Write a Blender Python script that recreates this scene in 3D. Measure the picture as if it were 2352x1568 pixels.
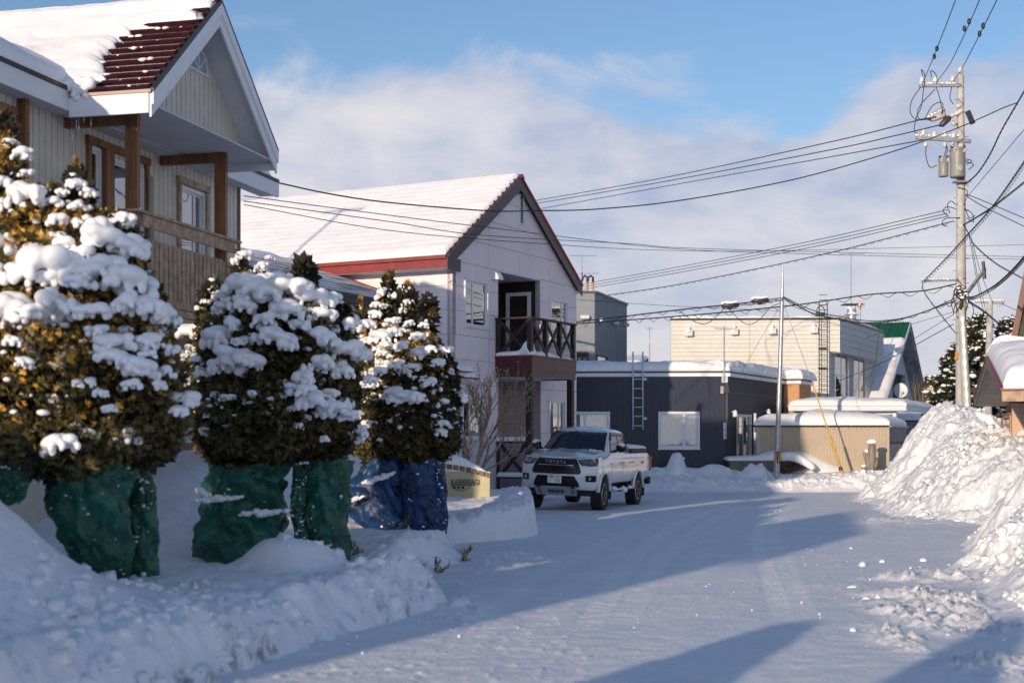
import bpy, bmesh, math, random
import numpy as np
from mathutils import Vector, Matrix, Euler
for o in list(bpy.data.objects): bpy.data.objects.remove(o)
sc = bpy.context.scene
R = math.radians
# ---------------- camera, sky, sun, exposure ----------------
F, HX, HY, EYE = 3267., 1176., 1012., 1.66       # focal in 2352-px units, principal column, horizon row, eye height
cam_d = bpy.data.cameras.new('camera'); cam = bpy.data.objects.new('camera', cam_d); sc.collection.objects.link(cam)
cam.location = (0, 0, EYE); cam.rotation_euler = (R(90), 0, 0)
cam_d.sensor_width = 36; cam_d.lens = 36*F/2352; cam_d.shift_y = (HY-784)/2352
cam_d.clip_start = .1; cam_d.clip_end = 3000
cam_d.dof.use_dof = True; cam_d.dof.focus_distance = 37; cam_d.dof.aperture_fstop = 1.9
sc.camera = cam
SUN_AZ, SUN_EL = 26.8, 10.6                       # light travels towards azimuth 26.8 deg right of +Y
w = bpy.data.worlds.new('World'); sc.world = w; w.use_nodes = True
nt = w.node_tree; nt.nodes.clear()
def N(t, **k):
    n = nt.nodes.new(t)
    for a, b in k.items(): setattr(n, a, b)
    return n
L = nt.links.new
sky = N('ShaderNodeTexSky', sky_type='NISHITA', sun_disc=False, sun_elevation=R(SUN_EL), sun_rotation=R(180+SUN_AZ))
sky.air_density = 1.0; sky.dust_density = .5; sky.ozone_density = 1.6
geo = N('ShaderNodeTexCoord')
sep = N('ShaderNodeSeparateXYZ'); L(geo.outputs['Generated'], sep.inputs[0])
# project the direction onto a cloud layer so that clouds shrink towards the horizon
def M(op, a, b=None, c=None, clamp=False):
    n = N('ShaderNodeMath', operation=op, use_clamp=clamp)
    for i, v in enumerate((a, b, c)):
        if v is None: continue
        if isinstance(v, (int, float)): n.inputs[i].default_value = v
        else: L(v, n.inputs[i])
    return n.outputs[0]
az = M('ARCTAN2', sep.outputs[0], sep.outputs[1])
el = M('ARCSINE', sep.outputs[2])
cmb = N('ShaderNodeCombineXYZ'); L(M('MULTIPLY', az, 1.0), cmb.inputs[0]); L(M('MULTIPLY', el, 1.9), cmb.inputs[1])
def noise(scale, det, rough, off, src=cmb, dist=0.):
    mp = N('ShaderNodeMapping'); mp.inputs['Location'].default_value = off; L(src.outputs[0], mp.inputs[0])
    n = N('ShaderNodeTexNoise'); n.inputs['Scale'].default_value = scale; n.inputs['Detail'].default_value = det
    n.inputs['Roughness'].default_value = rough; n.inputs['Distortion'].default_value = dist
    L(mp.outputs[0], n.inputs['Vector']); return n.outputs['Fac']
n1 = noise(5.0, 7, .52, (3.1, 1.7, .3), dist=.35)
n2 = noise(14., 6, .55, (8.1, 5.2, 0), dist=.3)
# top edge of the cloud bank: falls off with elevation, uneven with azimuth
bank = M('ADD', M('MULTIPLY_ADD', el, -20.0, 5.05), M('MULTIPLY', M('SINE', M('MULTIPLY', az, 3.2)), .75))
over = N('ShaderNodeMapRange', interpolation_type='SMOOTHSTEP'); L(el, over.inputs[0]); over.inputs[1].default_value = .30; over.inputs[2].default_value = .62; over.inputs[3].default_value = -.75; over.inputs[4].default_value = -.6
bankm = M('MAXIMUM', bank, over.outputs[0])
dens = M('ADD', bankm, M('MULTIPLY_ADD', n1, 5.2, -2.6))
mask = N('ShaderNodeMapRange', interpolation_type='SMOOTHSTEP'); L(dens, mask.inputs[0])
mask.inputs[1].default_value = -.12; mask.inputs[2].default_value = .62; mask.inputs[3].default_value = 0.; mask.inputs[4].default_value = .93
ccr = N('ShaderNodeValToRGB')
ccr.color_ramp.elements[0].position = .36; ccr.color_ramp.elements[0].color = (.245, .275, .372, 1)
ccr.color_ramp.elements[1].position = .66; ccr.color_ramp.elements[1].color = (.455, .435, .445, 1)
L(M('ADD', M('MULTIPLY', n2, .55), M('MULTIPLY', n1, .45)), ccr.inputs[0])
# warmer and brighter low down
low = N('ShaderNodeMapRange'); L(el, low.inputs[0]); low.inputs[1].default_value = .0; low.inputs[2].default_value = .17
low.inputs[3].default_value = .55; low.inputs[4].default_value = 0.
cw = N('ShaderNodeMixRGB'); L(low.outputs[0], cw.inputs[0]); L(ccr.outputs[0], cw.inputs[1]); cw.inputs[2].default_value = (.46, .43, .43, 1)
# clouds on the sun's side, out of view, brightened to lift the shade
sdv = N('ShaderNodeVectorMath', operation='DOT_PRODUCT'); L(geo.outputs['Generated'], sdv.inputs[0]); sdv.inputs[1].default_value = (-math.sin(R(SUN_AZ)), -math.cos(R(SUN_AZ)), .2)
glow = M('MULTIPLY_ADD', M('POWER', M('MAXIMUM', sdv.outputs['Value'], 0.), 2.), 2.1, 1.)
cws = N('ShaderNodeVectorMath', operation='SCALE'); L(cw.outputs[0], cws.inputs[0]); L(glow, cws.inputs['Scale'])
skm = N('ShaderNodeVectorMath', operation='SCALE'); skm.inputs['Scale'].default_value = .077; L(sky.outputs[0], skm.inputs[0])
tint = N('ShaderNodeMixRGB', blend_type='MULTIPLY'); tint.inputs[0].default_value = 1.; L(skm.outputs[0], tint.inputs[1]); tint.inputs[2].default_value = (.83, .945, 1.14, 1)
mixc = N('ShaderNodeMixRGB'); L(mask.outputs[0], mixc.inputs[0]); L(tint.outputs[0], mixc.inputs[1]); L(cws.outputs[0], mixc.inputs[2])
bg = N('ShaderNodeBackground'); L(mixc.outputs[0], bg.inputs[0]); bg.inputs[1].default_value = 1.0
out = N('ShaderNodeOutputWorld'); L(bg.outputs[0], out.inputs[0])
sl = bpy.data.lights.new('sun', 'SUN'); so = bpy.data.objects.new('sun', sl); sc.collection.objects.link(so)
sl.energy = 2.35; sl.angle = R(.55); sl.color = (1., .80, .59)
a = R(SUN_AZ); e = R(SUN_EL)
ldir = Vector((math.sin(a)*math.cos(e), math.cos(a)*math.cos(e), -math.sin(e)))
so.rotation_euler = ldir.to_track_quat('-Z', 'Y').to_euler()
vs = sc.view_settings; vs.view_transform = 'Standard'; vs.look = 'None'; vs.gamma = 1; vs.exposure = 0.84; vs.use_curve_mapping = False
try: sc.cycles.max_bounces = 8; sc.cycles.transparent_max_bounces = 12; sc.cycles.use_denoising = True
except Exception: pass

# ---------------- helpers ----------------
C = sc.collection
rnd = random.Random(7)
def P(x, y, Y): return Vector(((x-HX)*Y/F, Y, EYE-(y-HY)*Y/F))
def lin(c):
    if isinstance(c, str):
        c = [int(c[i:i+2], 16)/255 for i in (0, 2, 4)]
        c = [((v+.055)/1.055)**2.4 if v > .04045 else v/12.92 for v in c]
    return tuple(c)
MATS = {}
def mat(name, col, rough=.6, metal=0., var=.12, nscale=3., bump=.0, bscale=40., spec=.5, col2=None, island=0., coat=0., streak=None):
    if name in MATS: return MATS[name]
    m = bpy.data.materials.new(name); m.use_nodes = True; t = m.node_tree; b = t.nodes['Principled BSDF']
    col = lin(col); c2 = lin(col2) if col2 else tuple(v*(1-var*1.6) for v in col)
    tc = t.nodes.new('ShaderNodeTexCoord'); n = t.nodes.new('ShaderNodeTexNoise'); n.inputs['Scale'].default_value = nscale
    n.inputs['Detail'].default_value = 6; n.inputs['Roughness'].default_value = .62
    if streak:
        mp = t.nodes.new('ShaderNodeMapping'); mp.inputs['Scale'].default_value = streak
        t.links.new(tc.outputs['Object'], mp.inputs[0]); src = mp.outputs[0]
    else: src = tc.outputs['Object']
    t.links.new(src, n.inputs['Vector'])
    r = t.nodes.new('ShaderNodeValToRGB'); r.color_ramp.elements[0].position = .33; r.color_ramp.elements[1].position = .68
    r.color_ramp.elements[0].color = (*c2, 1); r.color_ramp.elements[1].color = (*[min(1, v*(1+var*.5)) for v in col], 1)
    t.links.new(n.outputs['Fac'], r.inputs[0]); last = r.outputs[0]
    if island:
        g = t.nodes.new('ShaderNodeNewGeometry'); h = t.nodes.new('ShaderNodeHueSaturation')
        mr = t.nodes.new('ShaderNodeMapRange'); mr.inputs[3].default_value = 1-island; mr.inputs[4].default_value = 1+island
        t.links.new(g.outputs['Random Per Island'], mr.inputs[0]); t.links.new(mr.outputs[0], h.inputs['Value'])
        t.links.new(last, h.inputs['Color']); last = h.outputs[0]
    t.links.new(last, b.inputs['Base Color'])
    b.inputs['Roughness'].default_value = rough; b.inputs['Metallic'].default_value = metal
    b.inputs['Specular IOR Level'].default_value = spec; b.inputs['Coat Weight'].default_value = coat
    if bump:
        n2 = t.nodes.new('ShaderNodeTexNoise'); n2.inputs['Scale'].default_value = bscale; n2.inputs['Detail'].default_value = 5
        t.links.new(src, n2.inputs['Vector'])
        bp = t.nodes.new('ShaderNodeBump'); bp.inputs['Strength'].default_value = bump; bp.inputs['Distance'].default_value = .02
        t.links.new(n2.outputs['Fac'], bp.inputs['Height']); t.links.new(bp.outputs[0], b.inputs['Normal'])
    m.diffuse_color = (*col, 1); MATS[name] = m; return m
def glass_mat(name, tint=(.8, .85, .9), refl=.12, dark=.0):
    if name in MATS: return MATS[name]
    m = bpy.data.materials.new(name); m.use_nodes = True; t = m.node_tree; t.nodes.clear()
    o = t.nodes.new('ShaderNodeOutputMaterial'); mx = t.nodes.new('ShaderNodeMixShader'); tr = t.nodes.new('ShaderNodeBsdfTransparent')
    g = t.nodes.new('ShaderNodeBsdfGlossy'); g.inputs['Roughness'].default_value = .015; tr.inputs[0].default_value = (*tint, 1)
    lw = t.nodes.new('ShaderNodeFresnel'); lw.inputs[0].default_value = 1.5
    mr = t.nodes.new('ShaderNodeMapRange'); mr.inputs[1].default_value = 0.; mr.inputs[3].default_value = refl; mr.inputs[4].default_value = 1.
    t.links.new(lw.outputs[0], mr.inputs[0]); t.links.new(mr.outputs[0], mx.inputs[0])
    n = t.nodes.new('ShaderNodeTexNoise'); n.inputs['Scale'].default_value = 1.6; bp = t.nodes.new('ShaderNodeBump')
    bp.inputs['Strength'].default_value = .03; bp.inputs['Distance'].default_value = .03
    tc = t.nodes.new('ShaderNodeTexCoord'); t.links.new(tc.outputs['Object'], n.inputs[0]); t.links.new(n.outputs['Fac'], bp.inputs['Height']); t.links.new(bp.outputs[0], g.inputs['Normal'])
    t.links.new(tr.outputs[0], mx.inputs[1]); t.links.new(g.outputs[0], mx.inputs[2]); t.links.new(mx.outputs[0], o.inputs[0])
    MATS[name] = m; return m
OFF = {}
def rootoff(p):
    while p is not None:
        if p.name in OFF: return OFF[p.name]
        p = p.parent
    return Vector((0, 0, 0))
def tag(o, label=None, cat=None, group=None, kind=None):
    if label: o['label'] = label
    if cat: o['category'] = cat
    if group: o['group'] = group
    if kind: o['kind'] = kind
    return o
def thing(name, label, cat, loc=(0, 0, 0), group=None, rotz=0.):
    o = bpy.data.objects.new(name, None); C.objects.link(o); o.location = loc; o.rotation_euler = (0, 0, rotz)
    o.empty_display_size = .3
    OFF[o.name] = Vector(loc) if not rotz else Vector((0, 0, 0))
    return tag(o, label, cat, group)
class MB:
    def __init__(s): s.v = []; s.f = []
    def add(s, vs, fs):
        b = len(s.v); s.v += [tuple(v) for v in vs]; s.f += [tuple(b+i for i in f) for f in fs]; return s
    def box(s, c, d, m=None):
        c = Vector(c); x, y, z = (q/2 for q in d)
        vs = [Vector((i*x, j*y, k*z)) for i in (-1, 1) for j in (-1, 1) for k in (-1, 1)]
        if m is not None: vs = [m @ v for v in vs]
        return s.add([c+v for v in vs], [(0, 1, 3, 2), (4, 6, 7, 5), (0, 4, 5, 1), (2, 3, 7, 6), (0, 2, 6, 4), (1, 5, 7, 3)])
    def b8(s, p):   # p: 8 points, bottom loop 0-3 then top loop 4-7
        return s.add(p, [(3, 2, 1, 0), (4, 5, 6, 7), (0, 1, 5, 4), (1, 2, 6, 5), (2, 3, 7, 6), (3, 0, 4, 7)])
    def fb(s, fr, t0, t1, o0, o1, z0, z1):
        return s.b8([fr(t0, o0, z0), fr(t1, o0, z0), fr(t1, o1, z0), fr(t0, o1, z0), fr(t0, o0, z1), fr(t1, o0, z1), fr(t1, o1, z1), fr(t0, o1, z1)])
    def ext(s, pts, vec):  # polygon extruded along vec
        n = len(pts); vec = Vector(vec); pts = [Vector(p) for p in pts]
        return s.add(pts+[p+vec for p in pts], [tuple(range(n-1, -1, -1)), tuple(range(n, 2*n))]+[(i, (i+1) % n, n+(i+1) % n, n+i) for i in range(n)])
    def fpoly(s, fr, pts, o0, o1):
        n = len(pts)
        return s.add([fr(t, o0, z) for t, z in pts]+[fr(t, o1, z) for t, z in pts],
                     [tuple(range(n-1, -1, -1)), tuple(range(n, 2*n))]+[(i, (i+1) % n, n+(i+1) % n, n+i) for i in range(n)])
    def beam(s, p0, p1, w, h, up=(0, 0, 1)):
        p0 = Vector(p0); p1 = Vector(p1); d = (p1-p0).normalized(); up = Vector(up)
        x = d.cross(up)
        if x.length < 1e-4: x = d.cross(Vector((0, 1, 0)))
        x.normalize(); u = x.cross(d)
        q = [x*(-w/2)+u*(-h/2), x*(w/2)+u*(-h/2), x*(w/2)+u*(h/2), x*(-w/2)+u*(h/2)]
        return s.b8([p0+v for v in q]+[p1+v for v in q])
    def tube(s, pts, r, n=6, caps=True):
        pts = [Vector(p) for p in pts]; m = len(pts); rs = r if isinstance(r, (list, tuple)) else [r]*m
        vs = []; pu = None
        for i, p in enumerate(pts):
            d = (pts[min(i+1, m-1)]-pts[max(i-1, 0)])
            d = d.normalized() if d.length > 1e-9 else Vector((0, 0, 1))
            if pu is None:
                x = d.cross(Vector((0, 0, 1)));
                if x.length < .05: x = d.cross(Vector((0, 1, 0)))
            else: x = pu-d*pu.dot(d)
            x.normalize(); pu = x; y = d.cross(x)
            vs += [p+(x*math.cos(2*math.pi*k/n)+y*math.sin(2*math.pi*k/n))*rs[i] for k in range(n)]
        fs = [(i*n+k, i*n+(k+1) % n, (i+1)*n+(k+1) % n, (i+1)*n+k) for i in range(m-1) for k in range(n)]
        if caps: fs += [tuple(range(n-1, -1, -1)), tuple(range((m-1)*n, m*n))]
        return s.add(vs, fs)
    def cyl(s, p0, p1, r, n=16): return s.tube([p0, p1], r, n)
    def ball(s, c, r, nu=8, nv=6, sq=(1, 1, 1)):
        vs = [Vector(c)+Vector((0, 0, -r*sq[2]))]
        for j in range(1, nv):
            t = math.pi*j/nv
            vs += [Vector(c)+Vector((r*sq[0]*math.sin(t)*math.cos(2*math.pi*k/nu), r*sq[1]*math.sin(t)*math.sin(2*math.pi*k/nu), -r*sq[2]*math.cos(t))) for k in range(nu)]
        vs.append(Vector(c)+Vector((0, 0, r*sq[2]))); fs = []
        for k in range(nu): fs.append((0, 1+(k+1) % nu, 1+k)); fs.append((len(vs)-1, 1+(nv-2)*nu+k, 1+(nv-2)*nu+(k+1) % nu))
        for j in range(nv-2):
            for k in range(nu): fs.append((1+j*nu+k, 1+j*nu+(k+1) % nu, 1+(j+1)*nu+(k+1) % nu, 1+(j+1)*nu+k))
        return s.add(vs, fs)
    def build(s, name, m, parent=None, smooth=False, bevel=0., segs=1, label=None, kind=None, cat=None, group=None, fix=True):
        off = rootoff(parent)
        me = bpy.data.meshes.new(name); me.from_pydata([(a-off.x, b-off.y, c-off.z) for a, b, c in s.v], [], s.f)
        if fix and len(s.f) < 60000:
            bm = bmesh.new(); bm.from_mesh(me); bmesh.ops.recalc_face_normals(bm, faces=bm.faces); bm.to_mesh(me); bm.free()
        me.materials.append(m)
        if smooth: me.polygons.foreach_set('use_smooth', [True]*len(me.polygons))
        o = bpy.data.objects.new(name, me); C.objects.link(o)
        if parent is not None: o.parent = parent
        if smooth == 'auto' or bevel:
            try: me.set_sharp_from_angle(angle=R(35))
            except Exception: pass
        if bevel:
            bv = o.modifiers.new('bevel', 'BEVEL'); bv.width = bevel; bv.segments = segs; bv.limit_method = 'ANGLE'; bv.angle_limit = R(40)
        return tag(o, label, cat, group, kind)
def npmesh(name, V, Fc, m, parent=None, smooth=True, label=None, kind=None, cat=None, group=None):
    """V (n,3) array, Fc (k,3|4) int array"""
    off = rootoff(parent); V = np.asarray(V, dtype=np.float64)-np.array(off)
    Fc = np.asarray(Fc, dtype=np.int32); k = Fc.shape[1]
    me = bpy.data.meshes.new(name); me.vertices.add(len(V)); me.vertices.foreach_set('co', V.astype(np.float32).ravel())
    me.loops.add(Fc.size); me.loops.foreach_set('vertex_index', Fc.ravel())
    me.polygons.add(len(Fc)); me.polygons.foreach_set('loop_start', np.arange(0, Fc.size, k, dtype=np.int32))
    try: me.polygons.foreach_set('loop_total', np.full(len(Fc), k, dtype=np.int32))
    except Exception: pass
    me.materials.append(m); me.update(calc_edges=True); me.validate()
    if smooth: me.polygons.foreach_set('use_smooth', [True]*len(me.polygons))
    o = bpy.data.objects.new(name, me); C.objects.link(o)
    if parent is not None: o.parent = parent
    return tag(o, label, cat, group, kind)
class Fr:   # a vertical wall plane: t along (azimuth a, deg right of +Y), o outward, z up
    def __init__(s, X, Y, a):
        s.O = Vector((X, Y, 0)); a = R(a); s.A = Vector((math.sin(a), math.cos(a), 0)); s.N = Vector((math.cos(a), -math.sin(a), 0))
    def __call__(s, t, o, z): return s.O+s.A*t+s.N*o+Vector((0, 0, z))
    def px(s, x, y, o=0.):
        b = s.O+s.N*o; r = (x-HX)/F; t = (r*b.y-b.x)/(s.A.x-r*s.A.y); Y = b.y+s.A.y*t
        return t, EYE-(y-HY)*Y/F
    def t(s, x, o=0.): return s.px(x, 0, o)[0]
def clip(poly, out):   # Sutherland-Hodgman, both ccw, convex clip region
    for i in range(len(out)):
        a, b = out[i], out[(i+1) % len(out)]; res = []
        ins = lambda p: (b[0]-a[0])*(p[1]-a[1])-(b[1]-a[1])*(p[0]-a[0]) >= -1e-9
        for j in range(len(poly)):
            p, q = poly[j], poly[(j+1) % len(poly)]; ip, iq = ins(p), ins(q)
            if ip: res.append(p)
            if ip != iq:
                d1 = (b[0]-a[0])*(p[1]-a[1])-(b[1]-a[1])*(p[0]-a[0]); d2 = (b[0]-a[0])*(q[1]-a[1])-(b[1]-a[1])*(q[0]-a[0])
                k = d1/(d1-d2); res.append((p[0]+(q[0]-p[0])*k, p[1]+(q[1]-p[1])*k))
        poly = res
        if len(poly) < 3: return []
    return poly
def rminus(rects, holes):
    for h in holes:
        new = []
        for (a, b, c, d) in rects:      # t0,t1,z0,z1
            if h[0] >= b or h[1] <= a or h[2] >= d or h[3] <= c: new.append((a, b, c, d)); continue
            if h[0] > a: new.append((a, h[0], c, d))
            if h[1] < b: new.append((h[1], b, c, d))
            lo, hi = max(a, h[0]), min(b, h[1])
            if h[2] > c: new.append((lo, hi, c, h[2]))
            if h[3] < d: new.append((lo, hi, h[3], d))
        rects = new
    return rects
def ccw(p):
    a = sum(p[i][0]*p[(i+1) % len(p)][1]-p[(i+1) % len(p)][0]*p[i][1] for i in range(len(p)))
    return p if a > 0 else p[::-1]
def panels(fr, outline, ts, zs, holes, gap, o0, o1, m, parent, name, bevel=0., joined=False, gapz=None):
    outline = ccw(outline); gz = gap if gapz is None else gapz; J = MB()
    for i in range(len(ts)-1):
        for j in range(len(zs)-1):
            if True: pass
            g0 = gap/2 if i else 0; g1 = gap/2 if i < len(ts)-2 else 0
            h0 = gz/2 if j else 0; h1 = gz/2 if j < len(zs)-2 else 0
            mb = J if joined else MB(); k = len(mb.f)
            rc = rminus([(ts[i]+g0, ts[i+1]-g1, zs[j]+h0, zs[j+1]-h1)], holes); last = None
            for (a_, b_, c_, d_) in rc:
                if not joined and last and mb.f and (c_ > last[3]+.01 or d_ < last[2]-.01 or a_ > last[1]+.01 or b_ < last[0]-.01): mb.build(name, m, parent, bevel=bevel); mb = MB()
                last = (a_, b_, c_, d_)
                pl = clip([(a_, c_), (b_, c_), (b_, d_), (a_, d_)], outline)
                if len(pl) >= 3: mb.fpoly(fr, pl, o0, o1)
            if not joined and mb.f: mb.build(name, m, parent, bevel=bevel)
    if joined: return J.build(name, m, parent)
def backing(fr, outline, holes, o0, o1, m, parent, name='wall'):
    ts = [p[0] for p in outline]; zs = [p[1] for p in outline]
    return panels(fr, outline, [min(ts), max(ts)], [min(zs), max(zs)], holes, 0, o0, o1, m, parent, name, joined=True)
# ---------- numpy noise ----------
def _h(ix, iy, s):
    n = (ix.astype(np.int64)*374761393+iy.astype(np.int64)*668265263+s*1274126177) & 0xffffffff
    n = ((n ^ (n >> 13))*1274126177) & 0xffffffff; n = n ^ (n >> 16); return (n & 0xffff)/65535.
def vn(x, y, s=0):
    ix = np.floor(x); iy = np.floor(y); fx = x-ix; fy = y-iy; fx = fx*fx*fx*(fx*(fx*6-15)+10); fy = fy*fy*fy*(fy*(fy*6-15)+10)
    a = _h(ix, iy, s); b = _h(ix+1, iy, s); c = _h(ix, iy+1, s); d = _h(ix+1, iy+1, s)
    return ((a+(b-a)*fx)*(1-fy)+(c+(d-c)*fx)*fy)*2-1
def fbm(x, y, sc_=1., o=4, s=0, g=.5):
    r = 0.; am = 1.; tot = 0.
    for i in range(o): r = r+vn(x*sc_+i*17.3, y*sc_-i*9.1, s+i)*am; tot += am; am *= g; sc_ *= 2.03
    return r/tot
def worley(x, y, sc_=1., s=0):
    x = x*sc_; y = y*sc_; ix = np.floor(x); iy = np.floor(y); best = np.full(x.shape, 9.); cid = np.zeros(x.shape)
    for dx in (-1, 0, 1):
        for dy in (-1, 0, 1):
            cx = ix+dx; cy = iy+dy; px_ = cx+_h(cx, cy, s+11); py_ = cy+_h(cx, cy, s+23)
            d = (px_-x)**2+(py_-y)**2; k = _h(cx, cy, s+31); m = d < best; best = np.where(m, d, best); cid = np.where(m, k, cid)
    return np.sqrt(best), cid
def clods(x, y, sc_, s, r=.5):   # rounded lumps standing on the surface, 0..1
    d, k = worley(x, y, sc_, s); return np.sqrt(np.clip(1-(d/(r*(.5+.6*k)))**2, 0, 1))*(.3+.7*k)
def ss(a, b, x):
    t = np.clip((x-a)/(b-a), 0, 1); return t*t*(3-2*t)
# ---------- snow ----------
def snow_mat(name='snow', col=(.86, .875, .90), bump=.35, track=False, dirt=False):
    if name in MATS: return MATS[name]
    m = bpy.data.materials.new(name); m.use_nodes = True; t = m.node_tree; b = t.nodes['Principled BSDF']
    tc = t.nodes.new('ShaderNodeTexCoord')
    def nz(sc_, det=6, ro=.6):
        n = t.nodes.new('ShaderNodeTexNoise'); n.inputs['Scale'].default_value = sc_; n.inputs['Detail'].default_value = det; n.inputs['Roughness'].default_value = ro
        t.links.new(tc.outputs['Object'], n.inputs['Vector']); return n.outputs['Fac']
    r = t.nodes.new('ShaderNodeValToRGB'); r.color_ramp.elements[0].position = .3; r.color_ramp.elements[1].position = .62
    r.color_ramp.elements[0].color = (*[v*.93 for v in col], 1); r.color_ramp.elements[1].color = (*col, 1)
    t.links.new(nz(2.2), r.inputs[0]); last = r.outputs[0]
    if track or dirt:
        at = t.nodes.new('ShaderNodeAttribute'); at.attribute_name = 'mark'
        mx = t.nodes.new('ShaderNodeMixRGB'); t.links.new(at.outputs['Fac'], mx.inputs[0]); t.links.new(last, mx.inputs[1])
        mx.inputs[2].default_value = (.93, .925, .92, 1) if track else (.10, .085, .07, 1); last = mx.outputs[0]
    t.links.new(last, b.inputs['Base Color']); b.inputs['Roughness'].default_value = .55; b.inputs['Specular IOR Level'].default_value = .35
    b.inputs['Sheen Weight'].default_value = .0
    bp = t.nodes.new('ShaderNodeBump'); bp.inputs['Strength'].default_value = bump; bp.inputs['Distance'].default_value = .03
    ad = t.nodes.new('ShaderNodeMath'); ad.operation = 'ADD'; t.links.new(nz(28, 5), ad.inputs[0])
    ml = t.nodes.new('ShaderNodeMath'); ml.operation = 'MULTIPLY'; ml.inputs[1].default_value = 1.6; t.links.new(nz(6, 4), ml.inputs[0]); t.links.new(ml.outputs[0], ad.inputs[1])
    t.links.new(ad.outputs[0], bp.inputs['Height']); t.links.new(bp.outputs[0], b.inputs['Normal'])
    MATS[name] = m; return m
SNOW = snow_mat(); SNOWR = snow_mat('roof_snow', (.88, .885, .90), .12); SNOWP = snow_mat('packed_snow', (.79, .81, .86), .5, track=True)
SNOWB = snow_mat('bank_snow', (.86, .87, .90), .45, dirt=True)
def grid_faces(nr, nc):
    i = np.arange(nr-1)[:, None]*nc+np.arange(nc-1)[None, :]
    return np.stack([i, i+1, i+1+nc, i+nc], -1).reshape(-1, 4)
def hf(name, m, r0, r1, Y0, Y1, nc, nr, zf, label=None, kind=None, cat=None, group=None, mark=None, cut=-.06, geo_=True):
    """height field on a fan grid (finer near the street corner the photo was taken from)"""
    r = np.linspace(r0, r1, nc)[None, :].repeat(nr, 0)
    Y = (Y0*(Y1/Y0)**np.linspace(0, 1, nr) if geo_ else np.linspace(Y0, Y1, nr))[:, None].repeat(nc, 1)
    X = r*Y; Z = zf(X, Y); V = np.stack([X, Y, Z], -1).reshape(-1, 3); Fc = grid_faces(nr, nc)
    if cut is not None:
        keep = (Z.reshape(-1)[Fc] > cut).any(1); Fc = Fc[keep]
        used = np.unique(Fc); mp = np.zeros(len(V), int); mp[used] = np.arange(len(used)); V = V[used]; Fc = mp[Fc]
    o = npmesh(name, V, Fc, m, None, True, label, kind, cat, group)
    if mark is not None:
        a_ = o.data.attributes.new('mark', 'FLOAT', 'POINT'); a_.data.foreach_set('value', np.clip(mark(V[:, 0], V[:, 1], V[:, 2]), 0, 1).astype(np.float32))
    return o
def roof_snow(name, p00, p10, p11, p01, h, parent, m=None, nu=40, nv=20, rad=.25, amp=.03, seed=1, hfun=None, wave=None, kind=None, e=(1, 1, 1, 1), drop=.0):
    """snow blanket on a quad: p00-p10 along u, p00-p01 along v; e = rounded edges at u0,u1,v0,v1"""
    m = m or SNOWR; u = np.linspace(0, 1, nu)[None, :].repeat(nv, 0); v = np.linspace(0, 1, nv)[:, None].repeat(nu, 1)
    p = [np.array(q, float) for q in (p00, p10, p11, p01)]
    B = (p[0]*((1-u)*(1-v))[..., None]+p[1]*(u*(1-v))[..., None]+p[2]*(u*v)[..., None]+p[3]*((1-u)*v)[..., None])
    Lu = np.linalg.norm(p[1]-p[0]); Lv = np.linalg.norm(p[3]-p[0])
    d = np.full(u.shape, 9.)
    for k, q in zip(e, (u*Lu, (1-u)*Lu, v*Lv, (1-v)*Lv)):
        if k: d = np.minimum(d, q)
    d = np.clip(d/rad, 0, 1); fall = np.sqrt(np.clip(1-(1-d)**2, 0, 1))
    H = h*(.25+.75*fall)+fbm(u*Lu, v*Lv, .9, 3, seed)*amp*3*(.3+.7*d)+fbm(u*Lu, v*Lv, 5, 3, seed+5)*amp*.5
    if wave is not None: H = H+wave(u*Lu, v*Lv)
    if hfun is not None: H = hfun(u, v, H, B)
    T = B.copy(); T[..., 2] += H
    # pull the border outwards a little so that the snow overhangs
    cen = (p[0]+p[1]+p[2]+p[3])/4; ov = (np.sin(np.clip(H/max(h, .01), 0, 1)*math.pi)*.0)
    n = nu*nv; V = np.concatenate([T.reshape(-1, 3), (B-np.array([0, 0, .01])).reshape(-1, 3)])
    F1 = grid_faces(nv, nu); F2 = F1[:, ::-1]+n
    idx = np.concatenate([np.arange(nu), nu-1+nu*np.arange(1, nv), (nv*nu-2)-np.arange(nu-1), nu*np.arange(nv-2, 0, -1)])
    nx = np.roll(idx, -1); S = np.stack([idx, idx+n, nx+n, nx], -1)
    return npmesh(name, V, np.concatenate([F1, F2, S]), m, parent, True, kind=kind)
def text(name, s, m, parent, size, M4, depth=.004, bold=0., font=None, align='CENTER', squeeze=1.):
    cu = bpy.data.curves.new(name, 'FONT'); cu.body = s; cu.size = size; cu.extrude = depth; cu.offset = bold; cu.align_x = align; cu.align_y = 'CENTER'
    ob = bpy.data.objects.new('tmp', cu); C.objects.link(ob)
    dg = bpy.context.evaluated_depsgraph_get(); dg.update()
    me = bpy.data.meshes.new_from_object(ob.evaluated_get(dg)); bpy.data.objects.remove(ob)
    me.transform(Matrix.Diagonal((squeeze, 1, 1, 1))); me.transform(M4)
    off = rootoff(parent); me.transform(Matrix.Translation(-off)); me.materials.clear(); me.materials.append(m)
    o = bpy.data.objects.new(name, me); C.objects.link(o); o.parent = parent; return o
def wallM(fr, t, o, z):  # text matrix: text x along +t reversed so that it reads from outside
    x = fr.A; z_ = fr.N; y = Vector((0, 0, 1))
    if x.cross(y).dot(z_) < 0: x = -x
    m = Matrix((x, y, z_)).transposed().to_4x4(); m.translation = fr(t, o, z); return m
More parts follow.
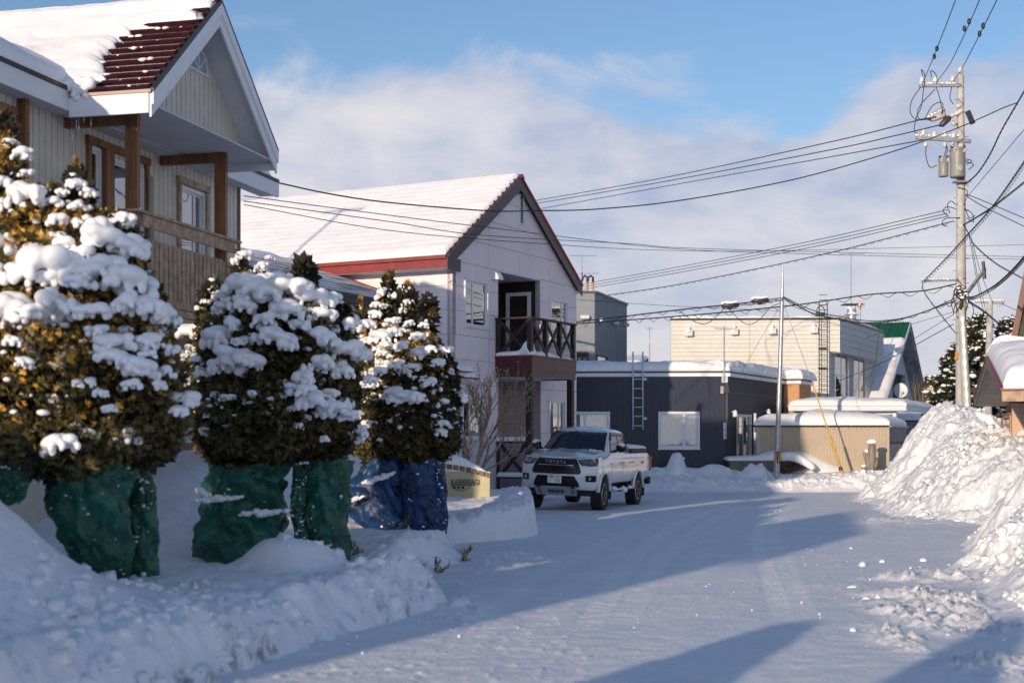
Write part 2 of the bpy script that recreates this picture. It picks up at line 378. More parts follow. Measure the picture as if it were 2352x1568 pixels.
# ---------------- ground, road, banks ----------------
def tracks(X, Y):
    tr = np.zeros(X.shape)
    def line(pts, wd, st):
        nonlocal tr
        ys = np.array([p[1] for p in pts]); xs = np.array([p[0] for p in pts]); o = np.argsort(ys)
        cx = np.interp(Y, ys[o], xs[o]); fade = ss(ys.min(), ys.min()+2, Y)*(1-ss(ys.max()-2, ys.max(), Y))
        d = np.abs(X-cx); tr = np.maximum(tr, st*fade*(1-ss(wd*.5, wd*1.1, d))*(.72+.28*np.sin(Y*26+vn(X*9, Y*2, 5)*2)))
    def g(l): return [((x-HX)*(EYE*F/(y-HY))/F, EYE*F/(y-HY)) for x, y in l]
    line(g([(1800, 1150), (1765, 1180), (1742, 1230), (1752, 1290), (1775, 1350), (1803, 1440)]), .15, .85)
    line(g([(1830, 1155), (1790, 1180), (1775, 1230), (1800, 1300), (1830, 1380), (1872, 1450)]), .15, .6)
    line(g([(1700, 1150), (1560, 1200), (1470, 1270), (1408, 1350), (1320, 1480)]), .17, .6)
    line(g([(1730, 1155), (1625, 1200), (1540, 1270), (1480, 1340), (1400, 1470)]), .17, .5)
    line(g([(1420, 1230), (1230, 1330), (1100, 1440), (980, 1568)]), .2, .35)
    line(g([(1480, 1250), (1320, 1350), (1190, 1470), (1110, 1568)]), .2, .3)
    line(g([(1700, 1160), (1560, 1340), (1500, 1500), (1490, 1600)]), .25, .2)
    return tr
def gp0(x, y): Y = EYE*F/(y-HY); return (x-HX)*Y/F, Y
CRUMBS = [gp0(x, y)+(a, b) for x, y, a, b in ((2110, 1372, .55, .8), (2180, 1395, .5, .9), (2060, 1332, .55, .25), (2052, 1410, .22, 1.0), (2045, 1470, .2, .9), (2230, 1440, .5, .8), (2180, 1330, .5, .9), (2290, 1540, .4, .5), (2015, 1148, .7, .7), (2110, 1205, 1.6, 1.2), (1690, 1172, .5, .4), (1180, 1290, .5, 1.4), (1060, 1400, .25, 1.0))]
def crumb_mask(X, Y):
    r_ = 0*X
    for cx, cy, rx, ry in CRUMBS: r_ = np.maximum(r_, np.exp(-(((X-cx)/rx)**2+((Y-cy)/ry)**2)**1.5)*ss(-.45, .1, fbm(X, Y, 3.3, 3, 68)))
    return r_
def road_z(X, Y):
    z = .02*fbm(X, Y, .45, 3, 3)+.009*fbm(X, Y*2.2, 3., 5, 8)
    z += .010*np.maximum(fbm(X*1.1, Y*.45, 2.2, 4, 41), 0)
    t = tracks(X, Y); z += -.022*t+.02*clods(X, Y, 5., 60, .2)*(vn(X*.6, Y*.6, 77) > .35)
    for cx, cy, rx, ry in CRUMBS: z += (.075*clods(X+.06*vn(X*9, Y*9, 3), Y, 8.5, 64, .55)+.05*clods(X, Y+.05*vn(X*12, Y*12, 4), 17, 66, .55)+.02)*np.exp(-(((X-cx)/rx)**2+((Y-cy)/ry)**2)**1.5)*ss(-.45, .25, fbm(X, Y, 3.3, 3, 68))
    z += .05*ss(5.2, 8.5, X)*(1-ss(30, 40, Y))
    return z+.012
hf('road', SNOWP, -.52, .62, 4.5, 58, 620, 560, road_z, kind='structure', mark=lambda X, Y, Z: .9*crumb_mask(X, Y)+tracks(X, Y)*1.15+.32*ss(.05, .5, fbm(X*1.0, Y*1.6, 1.2, 6, 91)), cut=None)
# wide ground sheet out to the horizon
gx = np.concatenate([-np.geomspace(900, 30, 14), np.linspace(-28, 40, 35), np.geomspace(45, 900, 14)])
gy = np.concatenate([-np.geomspace(600, 30, 10), np.linspace(-25, 150, 60), np.geomspace(160, 1400, 14)])
GX, GY = np.meshgrid(gx, gy); GZ = -.06+0*GX-0.0
GZ = np.where(GY > 60, GZ+.6, GZ)
npmesh('ground', np.stack([GX, GY, GZ], -1).reshape(-1, 3), grid_faces(len(gy), len(gx)), SNOW, kind='structure')

EY = np.array([4.5, 6, 8, 9.75, 11.1, 12.6, 14.2, 14.6, 14.95, 15.3, 16.1, 16.9, 18.2, 19.4, 20.6, 21.4, 22.3, 22.9, 23.5, 24.4, 25.2, 31, 33, 34.5])
EX = np.array([-3.9, -3.3, -2.5, -1.97, -1.62, -1.15, -.60, -.62, -1.05, -1.9, -2.05, -1.25, -.85, -.66, -.64, -.9, -1.02, -.8, -.2, .30, .46, .47, .2, -1.4])
def bank_z(X, Y):
    ex = np.interp(Y, EY, EX)+(.14*fbm(X*.5+Y, Y, 1.3, 4, 12)+.05*fbm(X*2, Y*2, 2.2, 3, 6))*(Y < 23)+.02*fbm(X, Y, 3, 3, 12)
    d = ex-X
    top = np.interp(Y, [5, 9.7, 12, 14.4, 15.0, 16.3, 17.5, 20, 21.5, 22.6, 24, 26, 31, 35], [.34, .36, .42, .46, .36, .34, .40, .42, .30, .30, .52, .66, .62, .5])
    wd = np.interp(Y, [5, 14, 16, 22, 24, 26], [.62, .5, .6, .5, .16, .12])+.12*vn(X*2, Y*2, 8)*(Y < 22)
    inner = .05*ss(1.6, 4, d)-.06*ss(.35, 1.0, d)
    z = (top+inner)*ss(0, 1, (d+.02)/wd)
    gate = ss(.05, .5, d)
    def g(cx, cy, h, rx, ry, p=1.): return h*np.exp(-(((X-cx)/rx)**2+((Y-cy)/ry)**2)**p)
    z = z+gate*(g(-4.9, 10.0, 1.18, 1.55, 1.75, 1.3)+g(-6.6, 11, 1.0, 2.2, 3)+g(-4.3, 7.2, .55, 1.3, 1.8)+g(-2.22, 14.3, .34, .50, .45, 1.6)+g(-2.75, 13.1, .12, .8, .9)
                +g(-3.4, 15.5, -.18, .5, .6)+g(-5.2, 22, .9, 1.8, 2.6)+g(-6.2, 25.5, 1.5, 3, 3)+g(-1.95, 19.0, .12, .8, 1.2)+g(-2.25, 16.9, -.28, .75, .7)+g(-1.15, 21.2, -.28, .3, .9)+g(-3.0, 12.6, -.08, .5, .6)+g(-1.2, 14.0, .06, .4, .5))
    on = ss(.0, .1, z)
    z = z+on*(.05*fbm(X, Y, .8, 4, 21)+.03*fbm(X, Y, 3, 4, 22)+.07*clods(X+.2*vn(X*3, Y*3, 1), Y+.2*vn(X*3, Y*3, 2), 2.6, 71, .55)*ss(1.6, .3, d)+.045*clods(X, Y+.1*vn(X*6, Y*6, 2), 6., 73, .5)*ss(1.9, .2, d)+.012*fbm(X, Y, 14, 3, 23))
    face = ss(0, .08, d)*(1-ss(.3, .6, d))
    z = z+face*(.05*fbm(X*2, Y*2, 2, 4, 31)+.05*clods(X, Y, 4.5, 33, .5))
    return z-.05
def bank_dirt(X, Y, Z):
    ex = np.interp(Y, EY, EX); d = ex-X; f = ss(-.04, .05, d)*(1-ss(.22, .42, d))*ss(-.03, .04, Z)*(Y < 21)
    n = fbm(X*2, Y, 1.3, 3, 55); n2 = fbm(X*3, Y*3, 5.5, 5, 56, .7); low = 1-ss(.04, .26, Z)
    return f*ss(.10, .30, n*.8+.9*n2-.05)*(.25+.6*low)*(.75+.25*vn(X*29, Y*29, 4))*(n > .02)
hf('snow_bank', SNOWB, -.62, .02, 4.5, 15.25, 430, 330, bank_z, 'smooth shovelled snow bank with a high mound and dirt specks, filling the lower left corner', cat='snow bank', mark=bank_dirt)
hf('snow_bank', SNOWB, -.5, .02, 15.25, 22.2, 330, 150, bank_z, 'low snow bank with twigs and dirt at its foot, under the blue netting', cat='snow bank', mark=bank_dirt)
hf('snow_bank', SNOWB, -.5, .05, 22.2, 35.5, 420, 190, bank_z, 'snow bank cut off vertically beside the cream name wall and driveway', cat='snow bank', mark=bank_dirt)

# bank along the far end of the street
def far_z(X, Y):
    s = X*.0
    z = ss(45.2, 46.6, Y+.35*fbm(X, X*0, .6, 3, 3))*.42+ss(46.8, 50, Y)*.32
    z = z-.25*ss(3.4, 1.0, X)*ss(46, 44, Y)
    def g(cx, cy, h, rx, ry, p=1.): return h*np.exp(-(((X-cx)/rx)**2+((Y-cy)/ry)**2)**p)
    z = z+g(5.55, 48.0, .62, .30, .5, 1.8)+g(6.0, 48.3, .22, .7, .5)+g(4.7, 48.2, .22, .5, .5, 1.5)+g(6.9, 48.3, .26, .42, .5, 1.6)+g(7.5, 48.4, .12, .4, .4)
    z = z+g(8.15, 47.5, .38, .5, .45, 1.5)+g(11.2, 46.9, .18, .8, .7)+g(12.3, 46.8, .2, .8, .7)+g(13.6, 46.6, .2, .9, .8)
    on = ss(.05, .3, z)
    z = z+on*(.06*fbm(X, Y, 1.0, 4, 61)+.09*clods(X, Y, 2.6, 62, .5)*(1-ss(47.5, 48.6, Y))+.05*clods(X, Y, 5.5, 63, .5)*(1-ss(47.3, 48.2, Y))+.012*fbm(X, Y, 9, 3, 64))
    return z-.04
hf('snow_bank', SNOW, .02, .46, 43.5, 53.5, 640, 150, far_z, 'low lumpy snow bank across the far end of the street', cat='snow bank', cut=0.0)

# big ploughed piles on the right
def pile1(X, Y):
    # foot line as X(Y)
    fy = np.array([24.5, 26.7, 28.4, 30.2, 33, 36, 39.3, 42, 45, 48, 50]); fx = np.array([9.8, 8.75, 8.2, 8.05, 8.55, 9.3, 9.75, 10.3, 11.4, 12.6, 14.])
    ex = np.interp(Y, fy, fx)+.22*fbm(X*0+Y, Y, .8, 3, 5); d = X-ex
    crest = np.interp(Y, [25, 28, 32, 36, 40, 43.5, 46, 50], [1.15, 1.3, 1.65, 2.0, 2.4, 2.85, 2.5, 1.6])
    wdt = np.interp(Y, [25, 32, 40, 44, 50], [2.0, 2.6, 2.7, 2.6, 3.0])
    s = ss(-.2, 1., d/wdt*1.0)
    z = crest*s
    z = z-1.2*ss(1.0, 2.4, d/wdt)*ss(34, 42, Y)+.0
    z = z-.55*np.exp(-(((X-13.4)/.9)**2+((Y-38.5)/1.3)**2))
    on = ss(.02, .35, z)
    rid = fbm(X*1.2+Y*.25, Y*.5-X*.2, 1.5, 5, 81)
    wx = .35*fbm(X, Y, 1.6, 3, 70); wy = .35*fbm(X, Y, 1.6, 3, 74); a = vn(X*.5, Y*.5, 99)*.5+.5
    z = z+on*(.26*fbm(X, Y, .55, 4, 82)+.10*(1-np.abs(rid)*2.4)+.10*clods(X+wx, Y+wy, 1.4, 83, .62)*a+.10*clods(X+wy, Y+wx, 3.1, 84, .5)*ss(.3, .8, vn(X*.8, Y*.8, 71)*.5+.5)+.06*clods(X+wx, Y, 6.3, 85, .5)*ss(.3, .7, vn(X*1.1, Y*1.1, 72)*.5+.5)+.03*clods(X, Y+wx, 13, 87, .6)*a+.16*fbm(X, Y, 2.2, 6, 86, .55)-.05*np.abs(fbm(X+wx, Y+wy, 1.7, 4, 89))*2-.08)
    return z-.03
def pile2(X, Y):
    fy = np.array([7, 9.7, 11, 12.4, 14.7, 16.4, 18.2, 20, 22, 23.2, 24.4, 26]); fx = np.array([5.2, 4.75, 4.55, 4.65, 5.15, 5.55, 5.75, 6.55, 7.0, 7.3, 8.2, 10.])
    ex = np.interp(Y, fy, fx)+.22*fbm(X*0+Y, Y, 1.1, 3, 15); d = X-ex
    crest = np.interp(Y, [7, 11, 14, 17, 20, 23, 26], [1.0, 1.15, 1.45, 1.6, 1.72, 1.62, 1.25])
    wdt = np.interp(Y, [8, 14, 18, 21, 24], [2.6, 2.4, 2.0, 1.5, 1.6])
    z = crest*ss(-.22, 1., d/wdt)
    z = z+.25*ss(3, 7, d)
    on = ss(.02, .3, z)
    wx = .35*fbm(X, Y, 1.9, 3, 70); wy = .35*fbm(X, Y, 1.9, 3, 74); a = vn(X*.6, Y*.6, 98)*.5+.5
    z = z+on*(.20*fbm(X, Y, .7, 4, 91)+.12*clods(X+wx, Y+wy, 1.5, 92, .62)*a+.09*clods(X+wy, Y+wx, 3.4, 93, .5)*ss(.3, .8, vn(X, Y, 71)*.5+.5)+.05*clods(X+wx, Y, 7.5, 94, .5)*ss(.3, .7, vn(X*1.4, Y*1.4, 72)*.5+.5)+.025*clods(X, Y+wx, 15, 96, .6)*a+.13*fbm(X, Y, 2.6, 6, 95, .55)-.05*np.abs(fbm(X+wx, Y+wy, 2., 4, 97))*2-.06)
    return z-.03
hf('snow_pile', SNOW, .19, .62, 23.5, 51.5, 640, 470, pile1, 'tall rough ploughed snow pile at the foot of the concrete utility pole', cat='snow pile')
hf('snow_pile', SNOW, .2, .75, 7, 26.5, 600, 520, pile2, 'nearest rough snow pile along the right edge of the street', cat='snow pile')

# broken blocks standing proud of the two piles
# loose lumps of snow lying on the road
def ico(sub=1):
    bm = bmesh.new(); bmesh.ops.create_icosphere(bm, subdivisions=sub, radius=1.); bm.verts.ensure_lookup_table()
    V = np.array([v.co[:] for v in bm.verts]); Fc = np.array([[v.index for v in f.verts] for f in bm.faces]); bm.free(); return V, Fc
ICO1, ICF1 = ico(1); ICO2, ICF2 = ico(2)
def blobs(name, cs, rs, m, sq=.7, seed=1, parent=None, rough=.25, hi=False, **k):
    rg = np.random.RandomState(seed); V0, F0 = (ICO2, ICF2) if hi else (ICO1, ICF1); n = len(cs); cs = np.asarray(cs); rs = np.asarray(rs)
    q = rg.normal(size=(n, 3, 3)); q, _ = np.linalg.qr(q)
    V = V0[None]*(1+rough*rg.uniform(-1, 1, (n, len(V0), 1))); V = np.einsum('nij,nkj->nki', q, V)*rg.uniform(.7, 1.25, (n, 1, 3))
    V = V*rs[:, None, None]; V[..., 2] *= sq; V = V+cs[:, None, :]
    Fc = F0[None]+(np.arange(n)*len(V0))[:, None, None]
    return npmesh(name, V.reshape(-1, 3), Fc.reshape(-1, 3), m, parent, True, **k)
rg = np.random.RandomState(5)
def gp(x, y): Y = EYE*F/(y-HY); return (x-HX)*Y/F, Y
cs = []; rs = []
def cluster(x, y, n, sx, sy, r0, r1):
    X0, Y0 = gp(x, y)
    for i in range(int(n*.5)):
        X = X0+rg.normal()*sx; Y = Y0+rg.normal()*sy; r = (r0+(r1-r0)*rg.rand()**4)*.5; cs.append((X, Y, .015+r*.12)); rs.append(r)
for c in [(2110, 1370, 70, .28, .5, .015, .10), (2180, 1390, 60, .35, .5, .02, .12), (2060, 1330, 50, .35, .12, .015, .07), (2055, 1400, 40, .12, .8, .015, .08), (2040, 1470, 50, .15, .8, .015, .07),
          (2210, 1420, 50, .3, .6, .02, .10), (2010, 1145, 30, .5, .5, .03, .12), (1955, 1158, 22, .3, .4, .02, .14), (2110, 1200, 40, 1., .9, .02, .10), (1690, 1172, 14, .5, .3, .02, .07),
          (1860, 1178, 18, .5, .6, .02, .08), (2170, 1310, 50, .35, .7, .02, .14), (2240, 1460, 50, .3, .5, .02, .09), (2290, 1540, 40, .25, .3, .02, .06),
          (1170, 1270, 30, .4, 1.0, .015, .06), (1210, 1370, 5, .2, .3, .03, .06), (1180, 1460, 40, .7, .8, .008, .035), (1420, 1250, 60, 1.0, 1.6, .006, .03), (1600, 1400, 60, 1.2, 1.4, .006, .022),
          (1850, 1300, 90, 1.8, 2.4, .008, .035), (2000, 1430, 50, .8, 1.2, .008, .03), (1500, 1165, 20, .4, .2, .02, .06), (1400, 1180, 14, .3, .3, .02, .08), (1030, 1420, 30, .15, .6, .02, .06),
          (1090, 1330, 30, .2, .9, .02, .06), (1245, 1235, 16, .15, .8, .02, .06), (900, 1490, 30, .5, .5, .01, .04), (1900, 1260, 8, .3, .5, .02, .07), (1750, 1520, 60, 1., .5, .005, .018)]:
    cluster(*c)
blobs('snow_lumps', cs, rs, SNOW, .8, 3, kind='stuff', rough=.4, label='loose lumps and crumbs of snow scattered over the road', hi=False)

def chunks(fn, n, r0, r1, Y0, Y1, seed, own):
    g = np.random.RandomState(seed); Yc = Y0*(Y1/Y0)**g.rand(n*3); Xc = Yc*(r0+(r1-r0)*g.rand(n*3)); Zc = fn(Xc, Yc); cl = fbm(Xc, Yc, .9, 3, seed); m = (Zc > .08) & (cl > -.12); Xc, Yc, Zc = Xc[m][:n], Yc[m][:n], Zc[m][:n]
    r = .02+.085*g.rand(len(Xc))**2.6; blobs('snow_chunks', np.stack([Xc, Yc, Zc-r*.15], 1), r, SNOW, .8, seed, own, kind='stuff', rough=.38)
chunks(pile1, 2200, .26, .46, 25, 47, 5, bpy.data.objects['snow_pile']); chunks(pile2, 2000, .27, .5, 10, 25, 6, bpy.data.objects['snow_pile.001'])
chunks(bank_z, 500, -.34, -.03, 8, 15, 9, bpy.data.objects['snow_bank'])
chunks(far_z, 420, .10, .31, 45.2, 48.2, 7, bpy.data.objects['snow_bank.003'])
# ---------------- shared building helpers ----------------
M_CREAM = mat('cream_siding', (.64, .60, .515), .55, var=.08, bump=.1, bscale=18)
M_CREAM2 = mat('cream_backing', (.30, .28, .24), .7)
M_WOOD = mat('brown_stained_wood', (.25, .105, .036), .55, var=.35, nscale=6, bump=.25, bscale=30, streak=(1, 1, .15))
M_WOODG = mat('weathered_wood', (.46, .32, .21), .7, var=.3, nscale=7, bump=.3, bscale=40)
M_WHITE = mat('white_fascia', (.74, .76, .80), .45, var=.04)
M_SOFF = mat('soffit', (.62, .63, .67), .7, var=.05)
M_DARK = mat('dark_metal_edge', (.03, .03, .037), .45)
M_RED = mat('maroon_roof_tile', (.045, .011, .015), .22, var=.25, nscale=5, spec=.6)
M_REDM = mat('red_metal_trim', (.26, .035, .03), .38, var=.2, nscale=3)
M_PINK = mat('pale_pink_wall', (.82, .74, .775), .75, var=.06, nscale=1.5, streak=(1, 1, .35), bump=.35, bscale=26)
M_PINKB = mat('pink_backing', (.42, .36, .40), .8)
M_MAUVE = mat('mauve_siding', (.50, .38, .41), .6, var=.05)
M_DKW = mat('dark_brown_boards', (.028, .016, .013), .55, var=.3, bump=.2)
M_FRAME = mat('white_window_frame', (.70, .73, .76), .35, var=.02)
M_GREYM = mat('grey_brown_trim', (.060, .046, .054), .4, var=.15)
M_IN = mat('dark_interior', (.02, .02, .022), .9)
M_CURT = mat('curtain', (.62, .64, .68), .85, var=.05)
M_ICE = glass_mat('ice', (.85, .9, .95), .25)
GLASS = glass_mat('window_glass', (.72, .78, .82), .16)
GLASSM = glass_mat('mirror_like_glass', (.35, .4, .42), .45)
M_GALV = mat('galvanised_steel', (.42, .44, .46), .4, metal=.6, var=.2, nscale=9)
M_BLACKM = mat('black_cable', (.012, .012, .014), .5)
M_CONC = mat('concrete', (.46, .455, .44), .85, var=.15, nscale=2.5, bump=.2)
def window(fr, t0, t1, z0, z1, parent, o=0., fw=.05, mull=(), rails=(), m=None, glass=None, side=1, curtain=False, sill=True, depth=.07, name='window', inner=True):
    """frame standing at wall face o (outward = side), panes as sub-parts"""
    m = m or M_FRAME; glass = glass or GLASS; s = side
    f = MB(); a, b = o-s*.04, o+s*depth*.6
    f.fb(fr, t0, t0+fw, a, b, z0, z1); f.fb(fr, t1-fw, t1, a, b, z0, z1); f.fb(fr, t0+fw, t1-fw, a, b-s*.002, z1-fw, z1); f.fb(fr, t0+fw, t1-fw, a, b-s*.002, z0, z0+fw)
    w_ = f.build(name, m, parent)
    xs = [t0+fw]+list(mull)+[t1-fw]
    for k in range(len(xs)-1):
        l, r_ = xs[k]+(.02 if k else 0), xs[k+1]-(.02 if k < len(xs)-2 else 0)
        oo = o-s*(.035 if k % 2 else .012)
        if inner:
            q = MB(); c, d = oo-s*.012, oo+s*.014; iw = .035
            q.fb(fr, l-.02*(k > 0), l+iw, c, d, z0+fw, z1-fw); q.fb(fr, r_-iw, r_+.02*(k < len(xs)-2), c, d, z0+fw, z1-fw)
            q.fb(fr, l+iw, r_-iw, c, d-s*.002, z0+fw, z0+fw+iw); q.fb(fr, l+iw, r_-iw, c, d-s*.002, z1-fw-iw, z1-fw)
            for zz in rails: q.fb(fr, l+iw, r_-iw, c, d-s*.003, zz-.015, zz+.015)
            q.build('sash', m, w_)
            l += iw; r_ -= iw
        MB().fb(fr, l, r_, oo-s*.004, oo, z0+fw, z1-fw).build('pane', glass, w_)
    if sill: MB().fb(fr, t0-.03, t1+.03, o-s*.02, o+s*(depth*.6+.035), z0-.035, z0-.002).build('sill', m, w_)
    if curtain:
        n = int((t1-t0)/.02); V = []; c0 = curtain if isinstance(curtain, tuple) else (t0, t1)
        ts = np.linspace(c0[0], c0[1], n); ph = [math.sin(t*38+math.sin(t*7)*2)*.022+math.sin(t*13)*.015 for t in ts]
        mb = MB(); vs = [fr(t, o-s*(.16+p), z0+.03) for t, p in zip(ts, ph)]+[fr(t, o-s*(.16+p*.8), z1-.05) for t, p in zip(ts, ph)]
        mb.add(vs, [(i, i+1, n+i+1, n+i) for i in range(n-1)]); mb.build('curtain', M_CURT, w_, smooth=True, fix=False)
    return w_
def icicles(fr_pts, n, lo, hi, parent, seed=1, r=.008):
    g = random.Random(seed); mb = MB(); p0, p1 = Vector(fr_pts[0]), Vector(fr_pts[1])
    for i in range(n):
        p = p0.lerp(p1, g.random()); l = lo+(hi-lo)*g.random()**2; mb.tube([p, p-Vector((0, 0, l*.5)), p-Vector((0, 0, l))], [r*1.3, r*.8, .001], 5)
    return mb.build('icicles', M_ICE, parent, smooth=True, kind='stuff')
def ray_plane(x, y, p, n):
    o = Vector((0, 0, EYE)); d = Vector(((x-HX)/F, 1, -(y-HY)/F)); n = Vector(n); return o+d*((Vector(p)-o).dot(n)/d.dot(n))

# ================= cream house with the projecting gable =================
fc = Fr((345-HX)*19/F, 19., 14)
cream = thing('cream_house', 'cream board-clad house with brown timber balcony and snow sliding off its maroon cross gable', 'house', fc(1, -3, 0))
ER, AR, EZ, AZ = 0., 2.06, 6.33, 8.13     # cross roof: near eave t, apex t, heights of the roof top
TE = 4.12; sl_ = (AZ-EZ)/AR; OB = -4.75
def crz(t): return EZ+(t if t < AR else TE-t)*sl_
wins_c = [(fc.px(205, 0, -1.55)[0], fc.px(232, 0, -1.55)[0], 3.85, 5.90), (fc.px(252, 0, -1.55)[0], fc.px(252, 0, -1.55)[0]+1.02, 3.85, 5.85),
          (fc.px(412, 0, -1.55)[0], fc.px(470, 0, -1.55)[0], 4.30, 5.82), (-2.2, fc.px(28, 0, -1.55)[0], 4.3, 5.85)]
wt = [-9.]+[round(-8.85+.152*i, 3) for i in range(99)]; wt = [t for t in wt if t < 6.08]+[6.12]
outl = [(-9, -.2), (6.12, -.2), (6.12, 6.3), (-9, 6.3)]
vis = [t for t in wt if t > -2.6]
backing(fc, outl, wins_c, -1.66, -1.572, M_CREAM2, cream)
panels(fc, outl, vis, [2.2, 6.3], wins_c, .018, -1.57, -1.55, M_CREAM, cream, 'siding_board')
MB().fb(fc, -9, -2.6, -1.57, -1.55, 0, 6.3).build('siding_panel', M_CREAM, cream); MB().fb(fc, -2.6, 6.12, -1.57, -1.55, 0, 2.18).build('siding_panel', M_CREAM, cream)
# remaining shell
mb = MB(); mb.fb(fc, -9, -8.9, -7.4, -1.66, -.2, 6.3); mb.fb(fc, 6.02, 6.12, -7.4, -1.66, -.2, 6.3); mb.fb(fc, -9, 6.12, -7.5, -7.4, -.2, 6.3)
mb.fpoly(fc, [(6.05, 6.3)], 0, 0) if False else None
mb.build('shell_wall', M_CREAM, cream)
# end gables of the main roof
RO, RZ, MEZ = -4.55, 7.78, 6.42; ms = (RZ-MEZ)/(RO+1.22)*-1
for tt in (6.02, -8.98):
    p = [fc(tt, -1.56, 6.28), fc(tt, RO, RZ-.25), fc(tt, -7.54, 6.28)]
    MB().ext(p, fc.A*.09).build('gable_wall', M_CREAM, cream)
# main roof slabs
def slab(a, b, c, d, th, m, name, parent, **k):
    return MB().ext([a, b, c, d], (0, 0, -th)).build(name, m, parent, **k)
T0, T1 = -9.5, 7.02
slab(fc(T0, -1.22, MEZ), fc(T1, -1.22, MEZ), fc(T1, RO, RZ), fc(T0, RO, RZ), .12, M_SOFF, 'roof', cream)
slab(fc(T0, RO-.002, RZ), fc(T1, RO-.002, RZ), fc(T1, -7.9, MEZ), fc(T0, -7.9, MEZ), .12, M_SOFF, 'roof', cream)
for (a_, b_) in ((T0, .02), (TE-.02, T1)):
    MB().fb(fc, a_, b_, -1.219, -1.19, MEZ-.30, MEZ-.03).build('fascia_board', M_WHITE, cream, bevel=.005)
    MB().fb(fc, a_, b_, -1.24, -1.165, MEZ-.029, MEZ+.025).build('drip_edge', M_DARK, cream)
MB().fb(fc, T0, T1, -1.545, -1.222, MEZ-.27, MEZ-.25).build('soffit_panel', M_SOFF, cream)
MB().ext([fc(T1+.003, -1.19, MEZ-.28), fc(T1+.003, -1.19, MEZ-.03), fc(T1+.003, RO, RZ-.02), fc(T1+.003, RO, RZ-.27)], fc.A*.03).build('rake_board', M_WHITE, cream)
# snow on the main roof
def wv(u, v): return 0*u
q = lambda o: MEZ+(o+1.22)*-ms*1.0
roof_snow('roof_snow', fc(T0, -1.26, MEZ+.02), fc(.6, -1.26, MEZ+.02), fc(.6, RO, RZ), fc(T0, RO, RZ), .30, cream, nu=110, nv=40, rad=.35, amp=.03, seed=4)
roof_snow('roof_snow', fc(TE-.5, -1.30, MEZ+.02), fc(T1+.04, -1.30, MEZ+.02), fc(T1+.04, RO, RZ), fc(TE-.5, RO, RZ), .22, cream, nu=60, nv=40, rad=.25, amp=.03, seed=6)
roof_snow('roof_snow', fc(T0, -7.9, MEZ), fc(T1, -7.9, MEZ), fc(T1, RO, RZ), fc(T0, RO, RZ), .28, cream, nu=60, nv=24, rad=.3, seed=8)
# cross roof
slab(fc(ER, -.02, EZ-.05), fc(AR, -.02, AZ-.05), fc(AR, OB, AZ-.05), fc(ER, OB, EZ-.05), .10, M_SOFF, 'roof', cream)
slab(fc(AR, -.02, AZ-.052), fc(TE, -.02, EZ-.052), fc(TE, OB, EZ-.052), fc(AR, OB, AZ-.052), .10, M_SOFF, 'roof', cream)
sd = Vector(fc.A)*AR+Vector((0, 0, AZ-EZ)); SL = sd.length; sdn = sd/SL; nn = fc.N.cross(sdn); nn = nn if nn.z > 0 else -nn
NR = 14
for i in range(NR):       # near slope: stepped metal tile rows
    a0, a1 = i/NR, (i+1)/NR
    b0 = fc(0, 0, EZ)+sd*a0; b1 = fc(0, 0, EZ)+sd*a1
    s0 = [b0+nn*.0, b0+nn*.075, b0+sdn*.035+nn*.085, b1+nn*.012+sdn*.0, b1-nn*.02]
    MB().ext([p+fc.N*(-.002) for p in s0], fc.N*(-3.6)).build('roof_tile_row', M_RED, cream)
MB().ext([fc(AR+.02, .03, AZ-.03), fc(AR-.12, .03, AZ-.02), fc(AR-.06, .03, AZ+.07), fc(AR+.05, .03, AZ+.09), fc(AR+.16, .03, AZ-.06)], fc.N*-3.).build('ridge_cap', M_RED, cream, bevel=.01)
MB().ext([fc(AR+.03, .02, AZ+.03), fc(TE+.03, .02, EZ+.02), fc(TE+.03, .02, EZ-.05), fc(AR+.03, .02, AZ-.049)], fc.N*-3.6).build('roof_covering', M_DARK, cream)
# rakes: two stepped white boards each side, dark metal on top
for (ta, za, tb, zb) in ((ER-.02, EZ-.02, AR, AZ-.02), (TE+.02, EZ-.02, AR, AZ-.02)):
    def pt(t, z, o): return fc(t, o, z)
    MB().ext([pt(ta, za-.33, .0), pt(ta, za-.02, .0), pt(tb, zb-.02, .0), pt(tb, zb-.33, .0)], fc.N*.03).build('rake_board', M_WHITE, cream)
    MB().ext([pt(ta, za-.16, .031), pt(ta, za-.0, .031), pt(tb, zb-.0, .031), pt(tb, zb-.16, .031)], fc.N*.03).build('rake_moulding', M_WHITE, cream)
    MB().ext([pt(ta, za+.002, .062), pt(ta, za+.055, .062), pt(tb, zb+.055, .062), pt(tb, zb+.002, .062)], fc.N*-.12).build('rake_flashing', M_DARK, cream)
# eave fascia of the cross roof, near side (runs back to the main eave) and soffits
MB().fb(fc, -.045, -.01, -1.19, -.002, EZ-.30, EZ-.03).build('fascia_board', M_WHITE, cream, bevel=.004)
MB().fb(fc, -.06, .02, -1.19, .035, EZ-.028, EZ+.012).build('gutter_edge', mat('gutter_beige', (.42, .30, .26), .4), cream)
MB().fb(fc, -.005, TE, -1.548, -.002, EZ-.17, EZ-.15).build('soffit_panel', M_SOFF, cream)
MB().fb(fc, TE-.01, TE+.02, -1.19, -.002, EZ-.30, EZ-.03).build('fascia_board', M_WHITE, cream)
